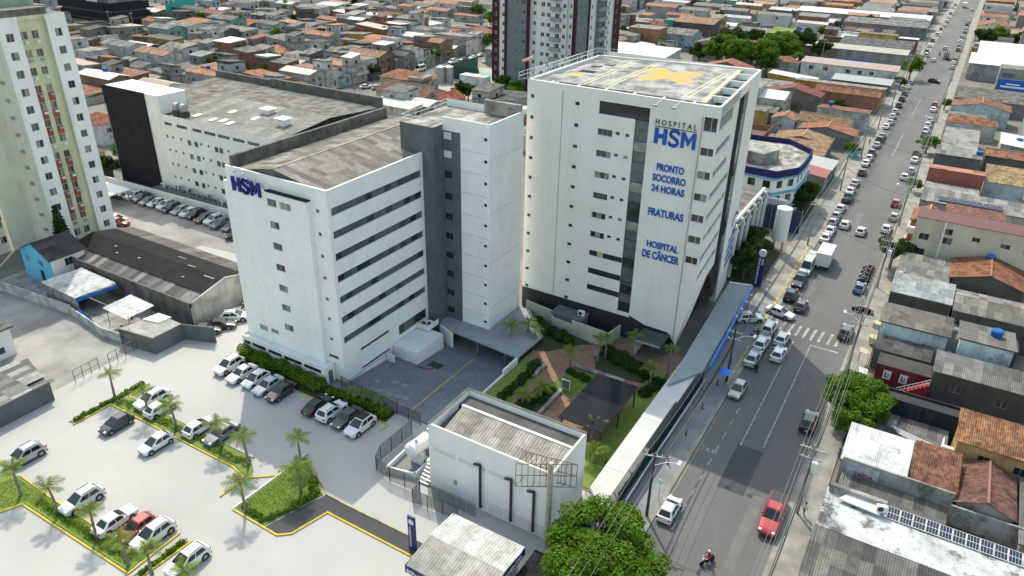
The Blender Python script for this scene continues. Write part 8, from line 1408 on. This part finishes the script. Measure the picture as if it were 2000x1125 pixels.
# hedges and planting: each bed one hedge
def hedge(name, label, pts, w, h, n, leaf=.13, m=None, seed=1, spiky=False, cat='hedge'):
    r = random.Random(seed); cl = []
    for a, b in zip(pts, pts[1:]):
        L_ = math.dist(a, b); k = max(2, int(L_/.55))
        for i in range(k): t = (i+.5)/k; cl.append((a[0]+(b[0]-a[0])*t+r.uniform(-.3, .3)*w, a[1]+(b[1]-a[1])*t+r.uniform(-.3, .3)*w, h*r.uniform(.38, .6), .45*w+.15, .45*w+.15, h*.5))
    me = leaves(n, cl, leaf, seed); me.materials.append(m or M_leaf); o = link(name, me); return tag(o, label, cat)
hedge('hedge', 'dense mixed hedge along the foot of the low annexe', [(-77, 56.3), (-68, 56.2), (-61, 55.8)], 1.7, 1.7, 9000, .15, seed=2); hedge('hedge', 'hedge with young palms along the forecourt fence', [(-59.6, 55.9), (-50.6, 56.4)], 1.3, 1.2, 4500, .14, seed=3); hedge('hedge', 'green planting strip under the palms of the upper island', [(-81, 40.9), (-58, 41.0)], 1.0, .42, 4200, .10, m=mat('strip_leaf', (.10, .17, .028), (.15, .225, .045), .8, fine=.2, trans=.2), seed=4); hedge('hedge', 'spiky low hedge down the left end of the upper island', [(-81.9, 35.2), (-81.9, 44.7)], .5, .6, 1800, .11, seed=5)
hedge('hedge', 'low planting along the lower island under the palms', [(-72.5, 25.4), (-57, 25.5)], .5, .5, 1700, .10, seed=6); hedge('hedge', 'spiky low hedge on the narrow lower spur', [(-54.6, 25), (-54.6, 30)], .4, .55, 900, .11, seed=7); hedge('hedge', 'fringe planting along the near edge of the triangular lawn', [(-53.6, 36.2), (-50, 36.0), (-48.6, 39.5)], .5, .5, 1500, .11, seed=8); hedge('hedge', 'tall planting behind the triangular lawn palms', [(-49.2, 39), (-48.4, 41.6), (-50.5, 43.2)], .7, .7, 1500, .13, seed=9)
hedge('hedge', 'dark shrubs along the pale court wall', [(-46.5, 86.2), (-43.5, 84.9), (-40.5, 84.2), (-39, 83.4)], 1.3, 1.5, 4200, .15, M_leafd, seed=10); hedge('hedge', 'dark shrubs round the porch bed in the garden', [(-34, 84.3), (-31.5, 83.4), (-28, 82.6), (-26.8, 81.6)], 2.0, 1.4, 6000, .15, M_leafd, seed=11); hedge('hedge', 'planting in the bed by the forecourt edge of the garden', [(-40.6, 66.5), (-40.2, 71), (-40.8, 76.5)], 1.1, 1.0, 3800, .14, M_leafd, seed=12); hedge('hedge', 'dark low planting by the stone bench behind the small building', [(-37.6, 67), (-36.4, 71.5)], 1.9, .6, 2600, .13, M_leafd, seed=13); hedge('hedge', 'low dark planting along the middle garden lawn', [(-36, 77.2), (-32.8, 76.8)], 1.2, .5, 1500, .13, M_leafd, seed=14); hedge('hedge', 'shrubs beside the entrance canopy under the side facade', [(-23.0, 86), (-23.6, 103)], 1.0, .9, 3500, .14, M_leafd, seed=15); hedge('hedge', 'sunlit shrubs between small white building and walkway canopy', [(-23.2, 57.8), (-23.4, 64)], .9, 1.1, 2200, .15, seed=16); hedge('hedge', 'shrubs behind the dark pergola by the walkway', [(-25.6, 77), (-24.6, 82)], 1.4, .8, 2200, .14, M_leafd, seed=17)
# real grass blades over the lawns that show largest
def turf(label, poly, n, seed):
    r = np.random.default_rng(seed); P_ = np.array(poly); mn, mx = P_.min(0), P_.max(0); pts = []
    def inside(x, y):
        c = False; j = len(poly)-1
        for i in range(len(poly)):
            if (poly[i][1] > y) != (poly[j][1] > y) and x < (poly[j][0]-poly[i][0])*(y-poly[i][1])/(poly[j][1]-poly[i][1])+poly[i][0]: c = not c
            j = i
        return c
    while len(pts) < n:
        x, y = r.uniform(mn[0], mx[0]), r.uniform(mn[1], mx[1])
        if inside(x, y): pts.append((x, y))
    mb = MB()
    for x, y in pts: a = r.uniform(0, 6.28); h = r.uniform(.05, .16); dx, dy = .03*math.cos(a), .03*math.sin(a); tx, ty = r.uniform(-.06, .06), r.uniform(-.06, .06); mb.poly([(x-dx, y-dy, .09), (x+dx, y+dy, .09), (x+tx, y+ty, .09+h)])
    tag(mb.build('grass', mat('grass_blade', (.15, .225, .035), (.20, .28, .055), 1.2, fine=.2, trans=.2)), label, 'grass', kind='stuff')
turf('short grass on the triangular car park lawn', [(-53.9, 35.8), (-49.8, 35.7), (-47.9, 41.9), (-53.7, 45.3)], 9000, 1); turf('short grass on the green strip of the lower island', [(-79, 22.6), (-74.3, 22.8), (-73.3, 24.7), (-56.4, 24.9), (-56.5, 26.1), (-77.9, 26.2)], 7000, 2); turf('short grass on the middle garden lawn', [(-37.0, 72.4), (-33.5, 72.2), (-32.5, 75), (-32.7, 78.2), (-35.9, 77.8)], 3000, 3)

# ================================================================== poles, wires, signs, billboards
def pole(x, y, h, label, arms=((.0, 8.2, 2.2),), lamp=None, trafo=False, z0=.12, m=None):
    T = thing('utility_pole', label, 'utility pole', (x, y, z0)); mb = MB(); mb.cyl((x, y, z0), (x, y, h), .17, .10, 8); mb.build('post', m or M_pole, T)
    for a, z, w in arms:
        mb = MB(); d = Vector((math.cos(a), math.sin(a), 0))*w/2; n = Vector((-d.y, d.x, 0)).normalized()*.06; mb.obox(Vector((x, y, z))-d-n, d*2, n*2, (0, 0, .12)); mb.build('crossarm', M_steel, T)
        for k in range(4): p = Vector((x, y, z+.12))-d+d*2*(k+.5)/4; mb = MB(); mb.cyl(p, p+Vector((0, 0, .22)), .05, .04, 6); mb.build('insulator', M_alu, T)
    if lamp: mb = MB(); q = (x+lamp[0], y+lamp[1], h-1.2+.5); mb.tube([(x, y, h-1.6), (x+lamp[0]*.5, y+lamp[1]*.5, h-.9), q], .04, 6); mb.build('lamp_arm', M_alu, T); mb = MB(); mb.box(q[0]-.16, q[1]-.35, q[2]-.06, q[0]+.16, q[1]+.35, q[2]+.08); mb.build('lamp_head', M_alu, T)
    if trafo: mb = MB(); mb.cyl((x+.45, y, h-3.2), (x+.45, y, h-2.1), .32, .32, 14); mb.build('transformer', M_alu, T)
    return T
RP = [(-3.6, 44.5), (-3.6, 66.5), (-3.7, 98.5), (-3.8, 128), (-3.9, 160), (-3.9, 192), (-4.0, 224), (-4.0, 256), (-4.0, 290), (-4.0, 326), (-4.0, 364), (-4.0, 404)]
for k, (x, y) in enumerate(RP): pole(x, y, 9.2, f'concrete power pole at the right kerb, {nth(k+1)} from the camera', arms=((0, 8.6, 2.6), (0, 7.4, 2.2)) if k % 2 == 0 or k < 5 else ((0, 8.6, 2.4),), lamp=(-2.2, .4) if k in (0, 2, 4, 6) else None, trafo=k in (1, 3))
LPo = [(-17.0, 57.6, 8.5), (-17.2, 86.5, 8.4), (-17.6, 140, 8.6), (-17.8, 176, 9), (-17.8, 206, 9), (-17.9, 238, 9), (-17.9, 270, 9), (-18, 306, 11.5), (-18, 345, 9), (-18, 385, 9)]
for k, (x, y, h) in enumerate(LPo): pole(x, y, h, f'utility pole at the left kerb, {nth(k+1)} from the camera', arms=((.3, h-.5, 2.0),) if k in (0, 2) else ((0, h-.6, 2.0), (0, h-1.7, 1.8)), lamp=(2.4, .6) if k in (0, 1, 5) else None, m=M_dframe if k in (0, 1) else None)
def wire(name, label, P_, r, m, sag=.5, group=None):
    mb = MB(); pts = []
    for a, b in zip(P_, P_[1:]):
        a, b = Vector(a), Vector(b)
        for i in range(8): t = i/8; p = a.lerp(b, t); p.z -= sag*4*t*(1-t); pts.append(p)
    pts.append(Vector(P_[-1])); mb.tube(pts, r, 4); return tag(mb.build(name, m), label, 'cable', group)
for k, (dx, z, r) in enumerate(((-1.1, 8.95, .022), (-.4, 8.95, .022), (.4, 8.95, .022), (1.1, 8.95, .022), (-.8, 7.75, .03), (.0, 7.75, .03), (.8, 7.75, .03), (.1, 6.4, .05), (.15, 6.1, .06), (-.1, 5.8, .05))):
    wire('power_line', f'overhead line along the right kerb, {nth(k+1)} counting down from the top crossarm', [(-3.5+dx, 8, z)]+[(x+dx, y, z) for x, y in RP], r, M_wire if k < 7 else M_bwire, .6 if k < 7 else 1.0, 'overhead lines along the right kerb')
for k, (dx, dz, r) in enumerate(((-.8, -.3, .022), (0, -.3, .022), (.8, -.3, .022), (.1, -2.0, .05), (-.1, -2.4, .05), (.0, -2.8, .04))):
    wire('power_line', f'overhead line along the left kerb, {nth(k+1)} counting down from the crossarm', [(x+dx, y, h+dz) for x, y, h in [(-16.9, 10, 8.4)]+LPo], r, M_wire if k < 3 else M_bwire, .8, 'overhead lines along the left kerb')
for k, y in enumerate((128, 160, 192, 224, 256)): wire('service_cable', f'black service cable sagging across the avenue, {nth(k+1)} crossing from the lorry', [(-3.9, y, 6.6), (-17.8, y+14, 6.4)], .03, M_bwire, .9, 'service cables across the avenue')
for k in range(7): x, y = -168, 160+22*k; pole(x, y, 8.5, f'pole on the back lane, {nth(k+1)} from the villa', arms=((0, 8, 1.8),), z0=0)
for k, (x, y, h) in enumerate(((-330, 205, 11), (-318, 208, 11), (-300, 212, 10), (-50, 320, 12), (-98, 345, 10), (-230, 180, 9), (-205, 150, 9))): pole(x, y, h, ['pole left of the black podium', 'second pole before the black podium', 'pole with crossarms right of the black podium', 'tall pole behind the white row by the billboard', 'pole rising from the houses above the grove', 'pole among the roofs beyond the long white block', 'pole behind the white slab roof'][k], arms=((.5, h-.6, 1.6),), z0=0)
# street signs and small things
def sign_post(x, y, label, h=2.6, col=None, round_=True, r=.34, z=.12):
    T = thing('road_sign', label, 'road sign', (x, y, z)); mb = MB(); mb.cyl((x, y, z), (x, y, h), .035, .035, 6); mb.build('post', M_steel, T); mb = MB()
    mb.cyl((x, y-.05, h), (x, y-.02, h), r, r, 18) if round_ else mb.box(x-r, y-.05, h-r, x+r, y-.02, h+r); mb.build('plate', col or M_blue, T)
sign_post(-16.9, 97.0, 'blue square sign on the left pavement by the queue', 2.2, M_blue, False, .26); sign_post(-16.8, 60.4, 'round sign back on a thin post at the near left kerb', 2.7, M_alu, True, .3); sign_post(-5.0, 118, 'small sign on the right pavement', 2.4, M_alu, True, .3)
pt = thing('blue_parasol_disc', 'round blue disc canopy on a post beside the left kerb', 'parasol', (-17.3, 85.2, .12)); mb = MB(); mb.cyl((-17.3, 85.2, .12), (-17.3, 85.2, 2.5), .05, .05, 8); mb.build('post', M_steel, pt); mb = MB(); mb.cyl((-17.3, 85.2, 2.4), (-17.3, 85.2, 2.65), .95, .3, 18); mb.build('canopy', mat('bright_blue'), pt)
for k in range(5):
    y = 66.5+k*6.2; T = thing('red_bollard', f'red post on the shaded left pavement, {nth(k+1)} from the near end', 'bollard', (-18.0, y, .13), group='red posts on the left pavement'); mb = MB(); mb.cyl((-18, y, .13), (-18, y, .85), .07, .07, 8); mb.cyl((-18, y, .85), (-18, y, .92), .12, .09, 10); mb.build('post', M_redp, T); mb = MB(); mb.cyl((-18, y, .132), (-18, y, .15), .2, .2, 12); mb.build('base', M_redp, T)
def billboard(x0, x1, y, z0, z1, label, c, lines):
    T = thing('billboard', label, 'billboard', ((x0+x1)/2, y, 0)); mb = MB(); mb.box(x0, y, z0, x1, y+.2, z1); mb.build('panel', c, T)
    for k in range(4): x = x0+(x1-x0)*(k+.5)/4; mb = MB(); mb.cyl((x, y+.3, 0), (x, y+.3, z1), .12, .12, 6); mb.build('post', M_rust, T)
    for s, a, b, c_, d, m in lines:
        if not s: mb = MB(); mb.box(a, y-.03, c_, b, y-.005, d); mb.build('faded_print', m, T); continue
        text(T, s, (a, y, c_), (1, 0), b-a, d-c_, m, off=.02, ext=.02, proud=.05)
billboard(-43.5, -31.5, 319, 1.6, 5.6, 'blue advertising billboard with white lettering left of the avenue', M_blue, [('', -42.6, -36.8, 4.1, 4.7, M_alu), ('', -36.4, -35.5, 3.9, 4.9, M_redp), ('', -42.4, -38, 3.4, 3.65, M_alu), ('', -34.6, -32.4, 2.4, 2.9, M_alu)]); billboard(-31.2, -22.5, 318.4, 1.6, 5.4, 'green advertising billboard with pale figures beside the blue one', mat('billboard_green', (.02, .12, .08), (.10, .2, .14), .5), [('', -28.2, -27.7, 2.4, 4.2, M_alu), ('', -25.6, -25.1, 2.3, 4.4, M_alu)]); billboard(9.8, 19.2, 300, 3.0, 7.4, 'bright blue billboard with white lettering right of the far avenue', M_blue, [('', 12.2, 16.2, 5.8, 6.2, M_alu), ('', 10.8, 18.2, 4.8, 5.4, M_alu)])
tb = thing('kiosk', 'small turquoise pavement kiosk left of the avenue', 'kiosk', (-19.6, 205.5, .12)); mb = MB(); mb.box(-20.5, 204, .12, -18.9, 207, 2.6); mb.build('body', mat('turquoise_metal', (.05, .38, .38)), tb); mb = MB(); mb.box(-20.7, 203.8, 2.6, -18.7, 207.2, 2.7); mb.build('roof_slab', M_steel, tb)
for k, (x, y, z, l) in enumerate(((-31.5, 234.5, 5.8, 'blue water tank on the red weathered roof left of the avenue'), (12.5, 108.6, 5.6, 'blue water tank beside the farther light blue house'), (7.6, 205.8, 4.9, 'blue water tank on the slate-sided building'), (16, 226, 4.6, 'blue tank on a stand by the pale shed'))):
    T = thing('water_tank', l, 'water tank', (x, y, z)); mb = MB(); mb.cyl((x, y, z), (x, y, z+1.0), .65, .78, 14); mb.build('body', mat('tank_blue'), T); mb = MB(); mb.cyl((x, y, z+1.0), (x, y, z+1.15), .82, .6, 14); mb.build('lid', mat('tank_blue'), T); mb = MB(); mb.cyl((x, y, 0.1), (x, y, z), .2, .2, 8); mb.build('stand', M_conc, T)
for k, (x, y, z, l) in enumerate(((-.6, 128.2, 4.0, 'white satellite dish at the corner of the low yard roof by the motorcycles'), (-182, 115, 6.5, 'white satellite dish behind the cream tower'), (-55.6, 303, 6.0, 'satellite dish on the white row'))):
    T = thing('satellite_dish', l, 'satellite dish', (x, y, z)); mb = MB(); mb.cyl((x, y, z), (x-.25, y-.25, z+.25), .1, .55, 14, caps=False); mb.cyl((x, y, z), (x+.02, y+.02, z-.02), .12, .12, 8); mb.build('dish', M_alu, T); mb = MB(); mb.cyl((x, y, max(0, z-1.5)), (x, y, z), .04, .04, 6); mb.build('post', M_steel, T)
for k, (x, y, w, h) in enumerate(((-2.9, 100.8, 1.3, 1.0), (-2.2, 95.4, 1.1, 1.0))):
    mb = MB(); mb.obox((x, y, 2.1), (w, .2, -.2), (-.2, 1.4, 0), (0, 0, .05)); T = thing('awning', ['beige cloth awning on the right pavement by the crossing', 'white metal awning on the right pavement by the tree'][k], 'awning', (x, y, 0)); mb.build('cover', mat('beige_cloth', (.55, .46, .33)) if k == 0 else M_alu, T)
    for a, b in ((0.1, .1), (w-.1, .2), (.0, 1.3)): mb = MB(); mb.cyl((x+a, y+b, .12), (x+a, y+b, 2.1), .03, .03, 6); mb.build('post', M_steel, T)
